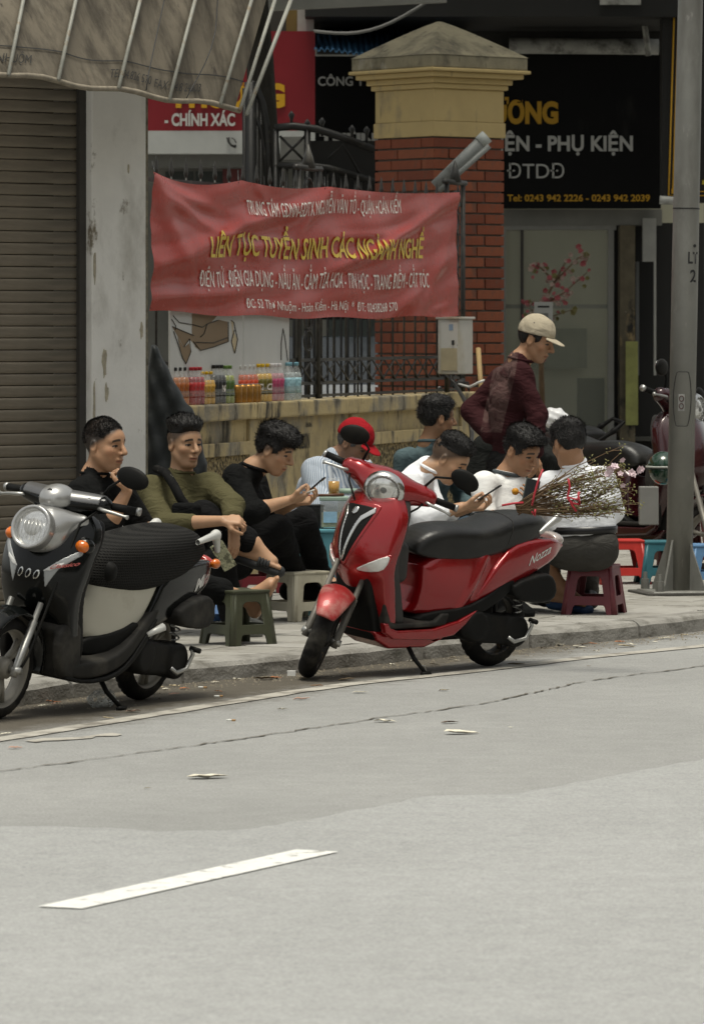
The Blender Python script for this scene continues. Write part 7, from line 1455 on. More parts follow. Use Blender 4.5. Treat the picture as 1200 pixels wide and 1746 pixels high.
def hair(parent, c, f, l, u, sc=1.0, top=.022, side=.006, front=.0, seed=1, mat=None, poly=None, spike=0.0, strands=700, slen=.02, h=.005, comb=(.5, 0, .2), cutlow=None, shell=True, z0=.052):
    pl = poly or HAIR; r = np.random.default_rng(seed)
    def fn(X, Y, Z):
        q_ = np.clip((Z - z0) / .06, 0, 1); th = side + (top - side) * q_ * q_ * (3 - 2 * q_); g = ell(X, Y, Z, (-.014 + front * .5, 0, .036), (.100, .080, .092)) - th - front * np.clip(X / .1, 0, 1) * np.clip((Z - .05) / .04, 0, 1)
        n = .0012 * np.sin(Y * 210 + 2 * np.sin(X * 50 + Z * 30)) + .0018 * np.sin(Y * 65 + X * 35 + 2 * np.sin(Z * 40)) + spike * np.clip((Z - .07) / .05, 0, 1) * np.sin(X * 210 + Y * 60) * np.sin(Y * 230 - X * 40)
        return smax(g + n, polysdf(pl, X, Z) + .002 * np.sin(X * 300 + Y * 200), .014)
    ax = [np.arange(a, b, h, dtype=np.float32) for a, b in ((-.16, .17), (-.13, .13), (-.10, .20))]; Fd = np.broadcast_to(fn(ax[0][:, None, None], ax[1][None, :, None], ax[2][None, None, :]), [len(a) for a in ax]); V, Q = nets(Fd, (-.16, -.13, -.10), h, 1)
    n = len(V); up_ = V[V[:, 2] > (-.075 if cutlow is None else cutlow)]
    strands = int(strands * 3.2)
    if strands and len(up_):
        idx = r.integers(0, len(up_), strands); P0 = up_[idx]; nr = P0 - np.array([-.014, 0, .03]); nr /= np.linalg.norm(nr, axis=1)[:, None]
        strands_ = strands; tg = np.array(comb)[None] + r.normal(size=(strands, 3)) * .30; tg = tg - nr * (tg * nr).sum(1)[:, None]; d = nr * .22 + tg * .8; d /= np.linalg.norm(d, axis=1)[:, None]; w = np.cross(d, nr); w /= np.linalg.norm(w, axis=1)[:, None] + 1e-6; Ls = (r.uniform(.6, 1.3, strands) * slen * np.clip((P0[:, 2] + .06) / .11, .3, 1))[:, None]
        S_ = np.stack([P0 - nr * .003 - w * .0016, P0 - nr * .003 + w * .0016, P0 + d * Ls * .6 + w * .0010, P0 + d * Ls], 1).reshape(-1, 3); Q = np.concatenate([Q, n + np.arange(strands * 4).reshape(-1, 4)]); V = np.concatenate([V, S_])
    if not shell: Q = Q[-strands:]
    o = mesh_obj('hair', np_mesh('hair', V * sc, Q), mat or m_hair, parent, smooth=True); setmw(o, frame(f, l, u, c)); return o
def cap_obj(parent, c, f, l, u, mat, sc=1.0, brim_drop=.02, btn=True, tilt=0.0):
    if tilt: rm = Matrix.Rotation(R(tilt), 3, l); f, u = rm @ f, rm @ u
    o = sdf_obj('cap', (-.15, -.12, .0), (.13, .12, .18), .005, lambda X, Y, Z: smax(np.abs(ell(X, Y, Z, (-.012, 0, .048), (.108, .089, .098)) + .0025 * np.sin(X * 60 + Y * 45) * np.sin(Y * 70)) - .005, -(Z - (.035 + .12 * np.clip(X, -1, .06))), .004), mat, parent); setmw(o, frame(f, l, u, c))
    b = sdf_obj('brim', (.04, -.1, -.03), (.2, .1, .08), .004, lambda X, Y, Z: smax(np.abs(Z - .044 + 1.6 * Y * Y + .9 * np.clip(X - .07, 0, 1) ** 2 * 4 * brim_drop * 10 + (X - .08) * .15) - .0035, smax(np.sqrt(((X - .075) / .098) ** 2 + (Y / .078) ** 2) * .08 - .08, .062 - X + 3.0 * Y * Y, .004), .003), mat, o)
    if btn:
        for s in (1, -1): tube('eyelet', [(-.02, s * .077, .098), (-.02, s * .080, .100)], .004, m_blackmetal, o, 8)
    return o
def J(spec, d): return P(spec[0], spec[1], d + (spec[2] if len(spec) > 2 else 0))
def person(label, d, H, yaw, pitch, N_, S, E_, W_, hands, Pv, K, AN, roll=0, skin=None, hsc=1.0, fat=1.0, shirt=None, sleeve=1.0, trousers=None, trouser_len=1.0, feet=None, torso=(.108, .118, 1.42), shirt_h=.008, body_h=.0055, fseed=1, famp=.006, tuck=False, arm=(.054, .045, .041), leg=(.086, .062, .048), belly=None, base_z=PAV, ffreq=13., bare_low=None):
    """joints are given as (photo column, photo row, depth offset); L first, R second"""
    f, l, u = head_axes(yaw, pitch, roll); hc = J(H, d); nk = J(N_, d); sh = [J(x, d) for x in S]; el = [J(x, d) for x in E_]; wr = [J(x, d) for x in W_]; pv = J(Pv, d); kn = [J(x, d) for x in K]; an = [J(x, d) for x in AN]
    base = Vector((pv.x, pv.y, base_z)); root = empty('person', base, 0, label, 'person')
    lat = (sh[0] - sh[1]); lat_n = lat.normalized(); mid = (sh[0] + sh[1]) / 2; sp = (mid - pv); chest = pv + sp * .72; waist = pv + sp * .36
    fwd = Vector((0, 0, 1)).cross(lat_n) * -1
    # hip joints follow the thighs
    hl = ((kn[0] + kn[1]) / 2 - pv); hl.z = 0; hipl = lat_n.copy(); hipl.z = 0; hipl = hipl.normalized(); hip = [pv + hipl * .085, pv - hipl * .085]
    B = head_prims(hc, f, l, u, hsc, fat); jaw = hc - u * .06 * hsc - f * .012
    B += [cone(hc - u * .055 * hsc - f * .022, nk, .052, .058, .03), cone(nk, mid, .06, .06, .03), cone(waist, chest, .10, .11, .03, lat_n, 1.25), cone(pv, waist, .10, .10, .03, lat_n, 1.25), cone(sh[0], sh[1], .045, .045, .04)]
    for i in (0, 1):
        B += [cone(sh[i], el[i], arm[0] * .80, arm[1] * .80, .02), cone(el[i], el[i].lerp(wr[i], .35), arm[1] * .80, arm[2] * .93, .015), cone(el[i].lerp(wr[i], .35), wr[i], arm[2] * .93, .026, .015)]
        hd = hands[i]
        if hd: B += hand_prims(wr[i], hd[0], hd[1], hd[2], *(hd[3:]))
        B += [cone(hip[i], kn[i], leg[0] * .85, leg[1] * .82, .02), cone(kn[i], kn[i].lerp(an[i], .35), leg[1] * .80, .052, .02), cone(kn[i].lerp(an[i], .35), an[i], .052, .034, .02)]
        ft = feet[i] if feet else None
        if ft: B += foot_prims(an[i], ft[0], ft[1], 1.0, ft[2])
    bo, V = prims_mesh('body', B, body_h, skin, root, base)
    hv = (V - A3(hc)) / hsc; hco = np.stack([hv @ A3(f), hv @ A3(l), hv @ A3(u)], 1).astype(np.float32); at = bo.data.attributes.new('hco', 'FLOAT_VECTOR', 'POINT'); at.data.foreach_set('vector', hco.ravel())
    if shirt:
        r0, r1, ra = torso; T = [cone(pv + sp * .06, waist, r0, r0 * .98, .05, lat_n, ra), cone(waist, chest, r0, r1, .05, lat_n, ra), cone(chest, mid, r1, .070, .05, lat_n, ra), cone(sh[0] * .95 + mid * .05, sh[1] * .95 + mid * .05, .053, .053, .05), cone(mid, nk, .075, .062, .04)]
        if belly: T.append(blob(waist + fwd * belly[0] * .5, belly, .06))
        for i in (0, 1):
            T.append(cone(sh[i], el[i] if sleeve >= 1 else sh[i].lerp(el[i], sleeve * 2), arm[0] + .006, (arm[1] + .010) if sleeve >= 1 else arm[0] + .004, .045))
            if sleeve > 1: T.append(cone(el[i], el[i].lerp(wr[i], min(1, sleeve - 1)), arm[1] + .010, arm[2] + .006, .02))
        T.append((lambda X, Y, Z, a=A3(nk + (hc - nk) * .20), b=A3(nk + (hc - nk) * .8): seg(X, Y, Z, a, b, .063), A3(nk) - .2, A3(nk) + .2, .006, 's'))
        so, _ = prims_mesh('shirt', T, shirt_h, shirt, root, base, folds(fseed, famp, ffreq))
    if trousers:
        T = [blob(pv + Vector((0, 0, -.005)), (.14, .14, .125), .04), cone(hip[0] - Vector((0, 0, .02)), hip[1] - Vector((0, 0, .02)), .108, .108, .05)]
        for i in (0, 1):
            T += [cone(hip[i], kn[i], leg[0] + .012, leg[1] + .006, .035)]
            tl = trouser_len if not isinstance(trouser_len, tuple) else trouser_len[i]
            if tl > 0: T.append(cone(kn[i], kn[i].lerp(an[i], tl), leg[1] + .006, leg[2] + .012, .03))
        prims_mesh('trousers', T, .009, trousers, root, base, folds(fseed + 7, .005, 13))
    return dict(root=root, base=base, hc=hc, f=f, l=l, u=u, nk=nk, sh=sh, el=el, wr=wr, pv=pv, kn=kn, an=an, mid=mid, lat=lat_n, sp=sp, fwd=fwd, chest=chest, waist=waist)
def collar(pr, mat, r_=.064, th=.007, hgt=.02, name='collar', open_=0.0):
    c = pr['nk'].lerp(pr['hc'], .10) - pr['base']; ax = (pr['hc'] - pr['nk']).normalized() * .7 + Vector((0, 0, .5)); ax.normalize(); s = ax.cross(pr['lat']).normalized(); t_ = s.cross(ax); V = []
    for k in range(28):
        a = 2 * pi * k / 28; V.append(c + (s * math.cos(a) * r_ * 1.02 + t_ * math.sin(a) * r_) + ax * (hgt * math.cos(a) * -.6))
    v, f_ = tube_data(V, th, 8, close=True); return from_pd(name, v, f_, mat, pr['root'], True)
def phone(loc, xa, za, label, mat, size=(.072, .008, .148), cat='phone', back=None):
    xa = Vector(xa).normalized(); za = Vector(za); za = (za - xa * za.dot(xa)).normalized(); e = empty('mobile_phone', loc, 0, label, cat); e.matrix_basis = frame(xa, za.cross(xa), za, loc)
    box('case', (0, 0, 0), size, mat, e, bevel=.003); box('screen', (0, -size[1] / 2 - .0006, 0), (size[0] * .92, .001, size[2] * .95), M('phone_glass', (.02, .022, .025), .08), e)
    box('camera_bump', (size[0] * .22, size[1] / 2 + .001, size[2] * .34), (.024, .003, .03), m_blackmetal, e, bevel=.001); return e
def cloth(name, col, var=.12, bump=.35, bs=260, wr=.32, **k):
    m = M(name, col, .9, var=var, vs=k.pop('vs', 6), bump=bump, bs=bs, bdist=.003, spec=.12, **k); t = m.node_tree
    if wr:                                                  # soft wrinkles on top of the weave
        bp0 = [n for n in t.nodes if n.type == 'BUMP'][0]; tc = nd(t, 'ShaderNodeTexCoord'); mp = nd(t, 'ShaderNodeMapping'); mp.inputs['Rotation'].default_value = (.5, .9, .3); mp.inputs['Scale'].default_value = (1, 1, 2.3); t.links.new(tc.outputs['Object'], mp.inputs[0])
        nz = nd(t, 'ShaderNodeTexNoise', Scale=9.0, Detail=2.5, Distortion=1.4); t.links.new(mp.outputs[0], nz.inputs['Vector']); b2 = nd(t, 'ShaderNodeBump', Strength=wr, Distance=.05); t.links.new(nz.outputs[0], b2.inputs['Height']); t.links.new(b2.outputs[0], bp0.inputs['Normal'])
    return m
def sole(pr, i, T, Up, mat, name, th=.02, strap=None, closed=False, lift=.0):
    """footwear under (or around) a foot"""
    T = Vector(T).normalized(); Up = (Vector(Up) - T * Vector(Up).dot(T)).normalized(); S = T.cross(Up); A = pr['an'][i]; bo = A - Up * .105; 
    if closed:
        q = [cone(A - T * .05 - Up * .066, A + T * .15 - Up * .075, .042, .036, .02, S, 1.2), cone(A - Up * .01, A + T * .10 - Up * .055, .046, .036, .03), cone(A - Up * .01 - T * .01, A - T * .04 - Up * .06, .045, .042, .03)]; o, _ = prims_mesh(name, q, .007, mat, pr['root'], pr['base']); return o
    q = [cone(A - T * .065 - Up * .093, A + T * .175 - Up * .101, .028, .030, .01, S, 1.55)]; cut = A3(A - Up * .100); n = A3(Up)
    q.append((lambda X, Y, Z: -((X - cut[0]) * -n[0] + (Y - cut[1]) * -n[1] + (Z - cut[2]) * -n[2]) * -1 * -1, A3(A) - .35, A3(A) + .35, .004, 's')) if False else None
    o, _ = prims_mesh(name, q, .006, mat, pr['root'], pr['base'])
    if strap: 
        for k in range(strap):
            c = A + T * (.070 + .0165 * k) - Up * .066; V = [c + S * (.047 * math.cos(a)) + Up * ((.040 - .003 * k) * math.sin(a) - .012) - pr['base'] for a in np.linspace(-.35, pi + .35, 12)]; v, f_ = tube_data(V, .0092, 6); from_pd('strap', v, f_, mat, o, True)
    return o
SK1 = skin_mat('skin_warm', (.42, .24, .138), .96, .15); SK2 = skin_mat('skin_fair', (.44, .262, .155), .82, .12); SK3 = skin_mat('skin_tan', (.36, .20, .112), 0, .12); SK4 = skin_mat('skin_dark_tan', (.235, .130, .078), 0, .2)
c_black = cloth('cotton_black', (.0075, .0078, .0078)); c_blackt = cloth('denim_black', (.009, .009, .0095), .2); c_olive = cloth('olive_knit', (.088, .080, .040), .1, .5, 420); c_white = cloth('white_cotton', (.84, .86, .89), .03, .15, wr=.16); c_chef = cloth('chef_white', (.82, .82, .80), .03, .2, wr=.16); c_denim = cloth('denim_blue', (.045, .068, .092), .22, .4, vs=10); c_denshirt = cloth('denim_shirt', (.085, .125, .135), .15, .4, vs=8); c_char = cloth('charcoal_wool', (.058, .056, .051), .15, .6, 380); c_maroon = cloth('maroon_jersey', (.036, .0115, .013), .15)
t = c_maroon.node_tree; tcm = nd(t, 'ShaderNodeTexCoord'); sm_ = nd(t, 'ShaderNodeSeparateXYZ'); t.links.new(tcm.outputs['Object'], sm_.inputs[0]); mxx, mzz = EX(t, sm_.outputs[0]), EX(t, sm_.outputs[2])   # the sewn-on faded back patch
nzp = nd(t, 'ShaderNodeTexNoise', Scale=16.0, Detail=4.0); t.links.new(tcm.outputs['Object'], nzp.inputs['Vector']); nn = EX(t, nzp.outputs[0])
msk = (mxx - (mzz - 1.2) * .22 + .072).abs().step(.062, .056) * (mzz - 1.20).abs().step(.235, .228) * (nn.step(.34, .52) * .75 + .25); pmx = nd(t, 'ShaderNodeMix', data_type='RGBA'); b_ = t.nodes['Principled BSDF']; t.links.new(b_.inputs['Base Color'].links[0].from_socket, pmx.inputs[6]); pmx.inputs[7].default_value = (.085, .050, .046, 1); t.links.new(msk.s, pmx.inputs[0]); t.links.new(pmx.outputs[2], b_.inputs['Base Color'])
c_puff = cloth('puffer_black', (.014, .015, .014), .2)
# striped shirt
c_stripe = M('striped_shirt', (.40, .45, .51), .8, var=.05, sheen=.1); t = c_stripe.node_tree; bs_n = t.nodes['Principled BSDF']; tc = nd(t, 'ShaderNodeTexCoord'); mpn = nd(t, 'ShaderNodeMapping'); mpn.inputs['Rotation'].default_value = (0, R(18), R(25)); t.links.new(tc.outputs['Object'], mpn.inputs[0])
wv = nd(t, 'ShaderNodeTexWave', Scale=30.0, Distortion=.5); t.links.new(mpn.outputs[0], wv.inputs['Vector']); crn = nd(t, 'ShaderNodeValToRGB'); crn.color_ramp.elements[0].position = .35; crn.color_ramp.elements[0].color = (.58, .63, .68, 1); crn.color_ramp.elements[1].position = .60; crn.color_ramp.elements[1].color = (.25, .31, .40, 1); t.links.new(wv.outputs['Fac'], crn.inputs[0]); t.links.new(crn.outputs[0], bs_n.inputs['Base Color'])

DN = Vector((0, 0, -1)); RT = Vector((1, 0, 0)); TOC = Vector((0, -1, 0)); AWY = Vector((0, 1, 0)); UPW = Vector((0, 0, 1))
# 1 -- man in black tee, hand at his mouth
p1 = person('man in a black tee seated beside the pillar, hand at his mouth', 23.0, (179, 759), 58, 4, (160, 812, .02), ((204, 842, .22), (140, 838, -.10)), ((240, 900, .26), (180, 903, -.20)), ((290, 915, .1), (217, 838, -.20)), ((Vector((.9, -.2, -.3)), DN, 1, (.4, .4, .3)), (Vector((-.12, -.05, 1)), Vector((-.9, .3, .2)), 1, (.9, 1.0, .6))), (118, 985, .12), ((262, 975, .15), (300, 990, .18)), ((262, 1080, .2), (424, 1022, .42)), skin=SK1, hsc=1.06, fat=1.12, shirt=c_black, sleeve=.47, trousers=c_black, trouser_len=(1, .62), feet=((Vector((.6, -.8, 0)), UPW, False), (Vector((.42, -.30, .80)), Vector((-.75, -.2, .5)), True)), fseed=3, torso=(.115, .125, 1.42), arm=(.062, .052, .045))
hair(p1['root'], p1['hc'], p1['f'], p1['l'], p1['u'], 1.06, .004, .0, 0, 1, strands=2600, slen=.007, shell=False, cutlow=.0, comb=(.4, 0, .3), poly=[(.094, .088), (.062, .064), (.048, .046), (.044, .030), (.010, .040), (-.030, .030), (-.06, -.0), (-.15, -.01), (-.15, .18), (.14, .18), (.12, .1)])
collar(p1, c_black, .066, .007)
# 2 -- olive sweater
p2 = person('man in an olive sweater with a crossbody bag strap and crossed leg', 24.2, (315, 757), 36, 4, (309, 812, .03), ((360, 830, .12), (256, 832, -.05)), ((396, 862, -.20), (282, 893, -.24)), ((398, 902, -.36), (380, 888, -.42)), ((Vector((.05, -.1, -1)), Vector((-.5, .4, 0)), 1, (.25, .35, .25)), (Vector((1, -.05, .02)), Vector((.1, .5, -.75)), -1, (.8, .9, .5))), (292, 962, .08), ((348, 880, -.16), (378, 958, -.24)), ((430, 926, -.16), (398, 1052, -.18)), skin=SK2, hsc=1.0, fat=.96, shirt=c_olive, sleeve=1.42, trousers=c_blackt, trouser_len=(.88, 1), feet=((Vector((.93, -.22, -.28)), Vector((.2, -.15, .95)), True), (Vector((.75, -.6, 0)), UPW, False)), fseed=5, famp=.005, torso=(.108, .122, 1.42))
hair(p2['root'], p2['hc'], p2['f'], p2['l'], p2['u'], 1.0, .032, .001, .006, 2, spike=.004, z0=.062, strands=900, slen=.016, comb=(.5, 0, .9), poly=[(.088, .076), (.062, .062), (.030, .058), (-.04, .05), (-.08, .02), (-.15, .02), (-.15, .19), (.16, .19), (.135, .10)])
collar(p2, c_olive, .066, .007)
v, f_ = tube_data([P(x, y, dd) - p2['base'] for x, y, dd in ((268, 800, 24.28), (283, 806, 24.06), (297, 828, 23.98), (308, 850, 23.97), (322, 868, 23.96), (350, 885, 24.0))], .024, 8); bgs = empty('crossbody_bag', p2['chest'], 0, 'black patterned crossbody bag strap over the olive sweater', 'bag'); o = from_pd('strap', [Vector(q) + p2['base'] - bgs.location for q in v], f_, M('strap_camo', (.010, .010, .010), .8, var=.5, vs=40, spec=.1, dirt=[((.30, .29, .22), 28, .63, .67, (1, 1, 1))]), bgs, True); sdf_obj('pouch', (-.09, -.05, -.06), (.09, .05, .06), .008, lambda X, Y, Z: rbox(X, Y, Z, (0, 0, 0), (.075, .03, .045), .025), c_black, bgs).location = P(318, 872, 23.95) - bgs.location
o = empty('wrist_watch', P(398, 904, 23.88), 0, 'square smart watch on the olive man left wrist', 'watch'); V, F = tube_data([(.031 * math.cos(a), .031 * math.sin(a), 0) for a in np.linspace(0, 2 * pi, 17)[:-1]], .008, 6, close=True); from_pd('band', V, F, c_black, o, True); box('dial', (0.004, -.036, 0), (.036, .008, .034), M('dial_pale', (.55, .58, .60), .2, .3), o, bevel=.004)
phone(P(381, 948, 23.72), Vector((-.75, -.1, -.45)), Vector((-.45, -.1, .8)), 'camouflage cased phone hanging from the olive man hand', M('phone_camo', (.30, .30, .19), .6, var=.6, vs=60, dirt=[((.10, .10, .06), 50, .5, .56, (1, 1, 1))]))
sole(p2, 0, Vector((.93, -.22, -.28)), Vector((.2, -.15, .95)), M('slipper_black', (.022, .024, .025), .7, var=.15), 'slipper', strap=4)
sole(p2, 1, Vector((.75, -.6, 0)), UPW, M('clog_grey', (.15, .155, .14), .7, var=.1), 'clog', closed=True)
sole(p1, 0, Vector((.6, -.8, 0)), UPW, M('clog_dark', (.05, .05, .05), .7, var=.1), 'clog', closed=True)
cl = empty('grey_clog', G(408, 1080, PAV), R(-15), 'grey rubber clog lying empty behind the olive stool', 'clog'); o = sdf_obj('shell', (-.16, -.07, 0), (.16, .07, .1), .006, lambda X, Y, Z: smax(smax(ell(X, Y, Z, (.0, 0, .035), (.14, .052, .055)), -ell(X, Y, Z, (-.035, 0, .075), (.085, .04, .06)), .008), -Z + 0 * X, .004), M('clog_grey', (0, 0, 0)), cl)
# 3 -- black jacket, phone
p3 = person('young man in a black shirt bent over his phone', 25.0, (467, 768), 72, 22, (432, 800, .02), ((432, 822, .30), (402, 815, -.08)), ((455, 880, .28), (430, 872, -.22)), ((505, 856, .12), (492, 853, -.10)), ((Vector((.95, -.25, .12)), Vector((.1, -.4, .8)), -1, (.6, .8, .5)), (Vector((.95, .25, .18)), Vector((.1, .4, .8)), 1, (.55, .8, .5))), (388, 948, .1), ((516, 890, .30), (474, 900, .0)), ((548, 985, .55), (505, 988, .40)), skin=SK2, hsc=1.02, fat=1.08, shirt=c_black, sleeve=1.25, trousers=c_blackt, feet=((Vector((.9, -.3, 0)), UPW, False), (Vector((.9, -.3, 0)), UPW, False)), fseed=9, famp=.007, torso=(.115, .125, 1.4))
hair(p3['root'], p3['hc'], p3['f'], p3['l'], p3['u'], 1.02, .030, .008, .016, 3, strands=900, slen=.026, comb=(.7, 0, -.1), poly=[(.108, .050), (.075, .046), (.052, .036), (.047, .012), (.030, -.008), (.016, -.012), (.012, .022), (-.024, .028), (-.034, -.012), (-.05, -.055), (-.15, -.05), (-.15, .19), (.16, .19), (.14, .09)])
collar(p3, c_black, .066, .010); [sole(p3, i, Vector((.9, -.3, 0)), UPW, c_black, 'shoe', closed=True) for i in (0, 1)]
phone(P(536, 829, 24.95), Vector((.1, 1, 0)), Vector((.75, 0, .62)), 'black phone held by the young man in black', m_blackmetal)
cg = tube('cigarette', [P(524, 840, 24.85), P(536, 835, 24.82)], .004, M('cig_white', (.66, .66, .62), .7), None, 6); tag(cg, 'white cigarette between the fingers of the man in black', 'cigarette')
# 4 -- red cap and striped shirt
p4 = person('older man in a striped blue shirt and red cap looking down', 26.6, (603, 757), 62, 30, (572, 782, .03), ((616, 802, .28), (538, 800, -.10)), ((645, 852, .25), (548, 864, -.22)), ((665, 868, .05), (625, 862, -.28)), ((Vector((.8, -.5, 0)), DN, -1, (.4, .4, .3)), (Vector((.95, .1, -.1)), DN, 1, (.4, .4, .3))), (532, 925, .1), ((640, 905, .2), (610, 915, -.2)), ((650, 1000, .2), (625, 1010, -.2)), skin=SK4, hsc=1.0, shirt=c_stripe, sleeve=1.85, trousers=c_char, fseed=12, famp=.007, torso=(.132, .148, 1.45), arm=(.063, .054, .046))
hair(p4['root'], p4['hc'], p4['f'], p4['l'], p4['u'], 1.0, .004, .004, 0, 4, mat=m_hairg, strands=200, slen=.008); cap_obj(p4['root'], p4['hc'], p4['f'], p4['l'], p4['u'], cloth('ball_cap_red', (.30, .012, .018), .1)); collar(p4, c_stripe, .066, .010)
# 5 -- denim shirt, turned away
p5 = person('man in a denim shirt turned away near the wall', 28.3, (745, 714), 112, 2, (731, 757, .0), ((762, 778, .22), (692, 782, -.12)), ((790, 850, .3), (685, 860, -.12)), ((810, 870, .1), (735, 880, -.2)), ((Vector((.9, 0, -.2)), DN, -1, (.5, .5, .4)), (Vector((.9, 0, -.2)), DN, 1, (.5, .5, .4))), (715, 905, .1), ((800, 890, .3), (785, 895, -.1)), ((805, 975, .2), (790, 980, -.1)), skin=SK3, hsc=1.02, shirt=c_denshirt, sleeve=1.9, trousers=c_black, fseed=15, torso=(.112, .124, 1.42))
hair(p5['root'], p5['hc'], p5['f'], p5['l'], p5['u'], 1.02, .022, .010, .008, 5, strands=800, slen=.022, comb=(.6, 0, -.2)); collar(p5, c_denshirt, .064, .010)
# 6 -- white shirt and jeans, phone
p6 = person('young man in a white shirt and jeans bowed over his phone', 25.1, (765, 783), 74, 34, (729, 800, .02), ((722, 818, .30), (697, 822, -.10)), ((745, 880, .26), (722, 884, -.20)), ((800, 866, .08), (788, 864, -.12)), ((Vector((.95, -.2, .08)), Vector((.05, -.3, .8)), -1, (.6, .8, .5)), (Vector((.96, .2, .10)), Vector((.05, .3, .8)), 1, (.55, .8, .5))), (668, 950, .1), ((800, 905, .25), (775, 918, -.14)), ((800, 1015, .2), (770, 1025, -.1)), skin=SK2, hsc=1.02, fat=1.0, shirt=c_white, sleeve=1.45, trousers=c_denim, fseed=18, famp=.0042, torso=(.112, .122, 1.4))
hair(p6['root'], p6['hc'], p6['f'], p6['l'], p6['u'], 1.02, .024, .001, .008, 6, z0=.062, strands=800, slen=.018, comb=(.6, 0, .3), poly=[(.092, .074), (.064, .060), (.030, .056), (-.04, .045), (-.085, .015), (-.15, .0), (-.15, .19), (.16, .19), (.13, .10)]); collar(p6, c_white, .064, .009)
phone(P(834, 840, 24.95), Vector((.1, 1, 0)), Vector((.8, 0, .5)), 'phone held by the young man in white and jeans', m_blackmetal)
# 7 -- chef
p7 = person('chef in a white jacket with grey collar reading a phone', 25.9, (888, 770), 50, 24, (862, 812, .03), ((916, 838, .15), (824, 826, -.10)), ((925, 880, .0), (826, 884, -.18)), ((905, 868, -.25), (866, 880, -.30)), ((Vector((-.15, -.4, .85)), Vector((-.4, .5, .3)), -1, (.5, .7, .5)), (Vector((.9, -.1, -.2)), DN, 1, (.5, .5, .4))), (842, 945, .1), ((905, 925, -.1), (880, 935, -.35)), ((958, 1004, .0), (870, 1020, -.3)), skin=SK3, hsc=1.03, fat=1.06, shirt=c_chef, sleeve=.49, trousers=c_blackt, trouser_len=(0.02, 1), feet=((Vector((.75, -.6, -.05)), UPW, True), (Vector((.6, -.8, 0)), UPW, False)), fseed=21, famp=.0035, torso=(.112, .122, 1.42), arm=(.057, .048, .042))
hair(p7['root'], p7['hc'], p7['f'], p7['l'], p7['u'], 1.03, .028, .007, .014, 7, spike=.0015, strands=900, slen=.028, comb=(.7, .1, .1)); m_gcol = cloth('chef_trim', (.075, .085, .09)); collar(p7, m_gcol, .074, .011, .02, 'collar_band'); collar(p7, c_chef, .068, .012, .02, 'inner_collar')
for i, col in ((1, m_gcol), (0, m_gcol)):
    a = p7['sh'][i].lerp(p7['el'][i], .93); d_ = (p7['el'][i] - p7['sh'][i]).normalized(); s_ = d_.orthogonal().normalized(); w_ = d_.cross(s_); V, F = tube_data([a + (s_ * math.cos(q) + w_ * math.sin(q)) * .077 - p7['base'] for q in np.linspace(0, 2 * pi, 21)[:-1]], .006, 6, close=True); from_pd('cuff_piping', V, F, col, p7['root'], True)
for x, y in ((852, 806), (858, 807)): tube('button', [P(x, y, 25.66) - p7['base'], P(x, y, 25.645) - p7['base']], .008, m_gcol, p7['root'], 8)
em = tube('emblem', [P(878, 838, 25.64) - p7['base'], P(878, 838, 25.632) - p7['base']], .020, M('emblem_orange', (.60, .26, .01), .6), p7['root'], 12)
sole(p7, 0, Vector((.75, -.6, -.05)), UPW, M('slipper_blue', (.02, .05, .12), .6), 'slipper', strap=1); sole(p7, 1, Vector((.6, -.8, 0)), UPW, c_black, 'shoe', closed=True)
phone(P(904, 842, 25.55), Vector((.8, .3, -.25)), Vector((.35, .3, .9)), 'large dark phone held by the chef', M('phone_grey', (.07, .085, .075), .3), (.085, .009, .165))
# 8 -- standing man
p8 = person('standing man in a maroon patched sweater and beige cap', 27.0, (913, 580), 70, 20, (885, 616, .0), ((858, 645, .20), (888, 640, -.15)), ((804, 700, .22), (914, 708, -.20)), ((838, 745, .05), (912, 770, -.22)), ((Vector((.8, -.3, -.3)), TOC, -1, (.4, .4, .3)), (Vector((.05, -.05, -1)), Vector((-.8, .2, 0)), 1, (.4, .4, .3))), (872, 795, .05), ((866, 895, .10), (876, 898, -.08)), ((862, 1000, .12), (872, 1004, -.08)), skin=SK3, hsc=1.0, shirt=c_maroon, sleeve=1.95, trousers=c_black, fseed=24, famp=.006, torso=(.105, .122, 1.38), feet=((Vector((.9, .3, 0)), UPW, False), (Vector((.9, .2, 0)), UPW, False)))
hair(p8['root'], p8['hc'], p8['f'], p8['l'], p8['u'], 1.0, .006, .006, 0, 8, strands=300, slen=.01); cap_obj(p8['root'], p8['hc'], p8['f'], p8['l'], p8['u'], cloth('ball_cap_beige', (.40, .35, .26), .08, .4, 300)); collar(p8, c_maroon, .068, .009)
[sole(p8, i, Vector((.9, .25, 0)), UPW, m_plgrey, 'shoe', closed=True) for i in (0, 1)]
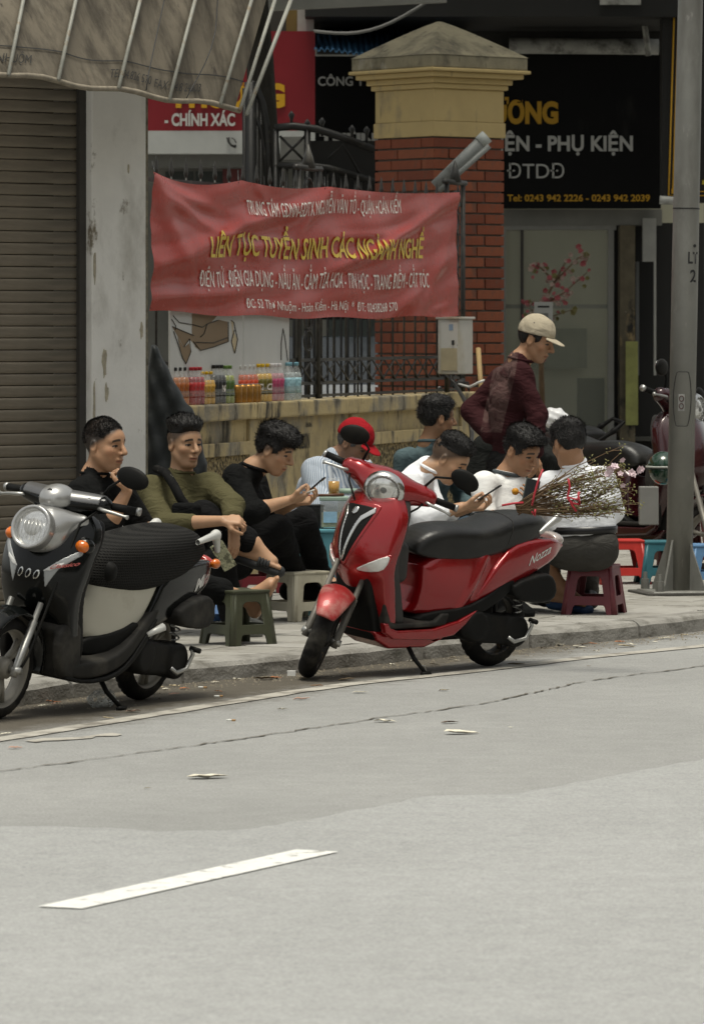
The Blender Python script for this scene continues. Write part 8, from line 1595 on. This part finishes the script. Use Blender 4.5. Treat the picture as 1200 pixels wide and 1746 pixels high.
# 9 -- white shirt seen from behind
p9 = person('man in a white shirt seen from behind on the maroon stool', 25.66, (968, 757), -150, 14, (978, 792, .02), ((938, 824, .06), (1030, 816, -.03)), ((922, 876, .12), (1046, 872, .05)), ((915, 880, .35), (1000, 885, .35)), ((Vector((-.2, .9, .1)), DN, 1, (.5, .6, .4)), (Vector((-.3, .9, .1)), DN, -1, (.5, .6, .4))), (992, 930, .02), ((905, 925, .38), (990, 925, .46)), ((925, 1000, .42), (1000, 1004, .42)), skin=SK3, hsc=1.0, shirt=c_white, sleeve=1.6, trousers=c_char, fseed=27, famp=.0032, torso=(.118, .130, 1.48), leg=(.10, .07, .05), feet=((Vector((-.4, .9, 0)), UPW, False), (Vector((-.2, .95, 0)), UPW, False)))
hair(p9['root'], p9['hc'], p9['f'], p9['l'], p9['u'], 1.0, .022, .010, .006, 9, strands=900, slen=.020, comb=(-.2, 0, -.8)); collar(p9, c_white, .065, .010)
[sole(p9, i, Vector((-.3, .95, 0)), UPW, M('shoe_black', (.010, .010, .010), .3, var=.1), 'shoe', closed=True) for i in (0, 1)]
bl_c = p9['pv'] + Vector((0, 0, .085)); V, F = [], []
for k in range(40):
    a = 2 * pi * k / 40; r1, r2 = .184, .134; c = bl_c + p9['lat'] * r1 * math.cos(a) + Vector((-p9['lat'].y, p9['lat'].x, 0)).normalized() * r2 * math.sin(a) + Vector((0, 0, .012 * math.cos(a))) - p9['base']; V += [c + Vector((0, 0, -.02)), c + Vector((0, 0, .02))]
for k in range(40): j = (k + 1) % 40; F.append((2 * k, 2 * j, 2 * j + 1, 2 * k + 1))
o = from_pd('belt', V, F, M('belt_leather', (.010, .010, .011), .3, var=.1), p9['root'], True); so = o.modifiers.new('th', 'SOLIDIFY'); so.thickness = .012; so.offset = 1
# 10 -- quilted jacket, mostly hidden
def quilt(X, Y, Z): return .010 * np.abs(np.sin(Z * 52 + .6 * np.sin(X * 14))) * -1 + .003 * np.sin(X * 60 + Y * 40)
p10 = person('seated person in a black quilted jacket behind the standing man', 27.9, (872, 690), 120, 5, (868, 728, .0), ((905, 762, .15), (832, 765, -.1)), ((938, 800, .0), (815, 825, -.1)), ((905, 772, -.35), (860, 850, -.2)), ((Vector((.35, -.3, -.85)), Vector((-.5, .6, 0)), 1, (.3, .4, .3)), (Vector((.9, 0, 0)), DN, 1, (.4, .4, .3))), (868, 890, .05), ((930, 885, .0), (900, 890, -.3)), ((935, 975, .0), (905, 980, -.3)), skin=SK3, shirt=c_puff, sleeve=1.8, trousers=c_black, fseed=30, torso=(.17, .19, 1.3), arm=(.085, .075, .06))
hair(p10['root'], p10['hc'], p10['f'], p10['l'], p10['u'], 1.0, .02, .01, .006, 10, strands=300)

for o in list(SC.objects):
    if o.name.startswith('lettering'): o['kind'] = 'stuff'
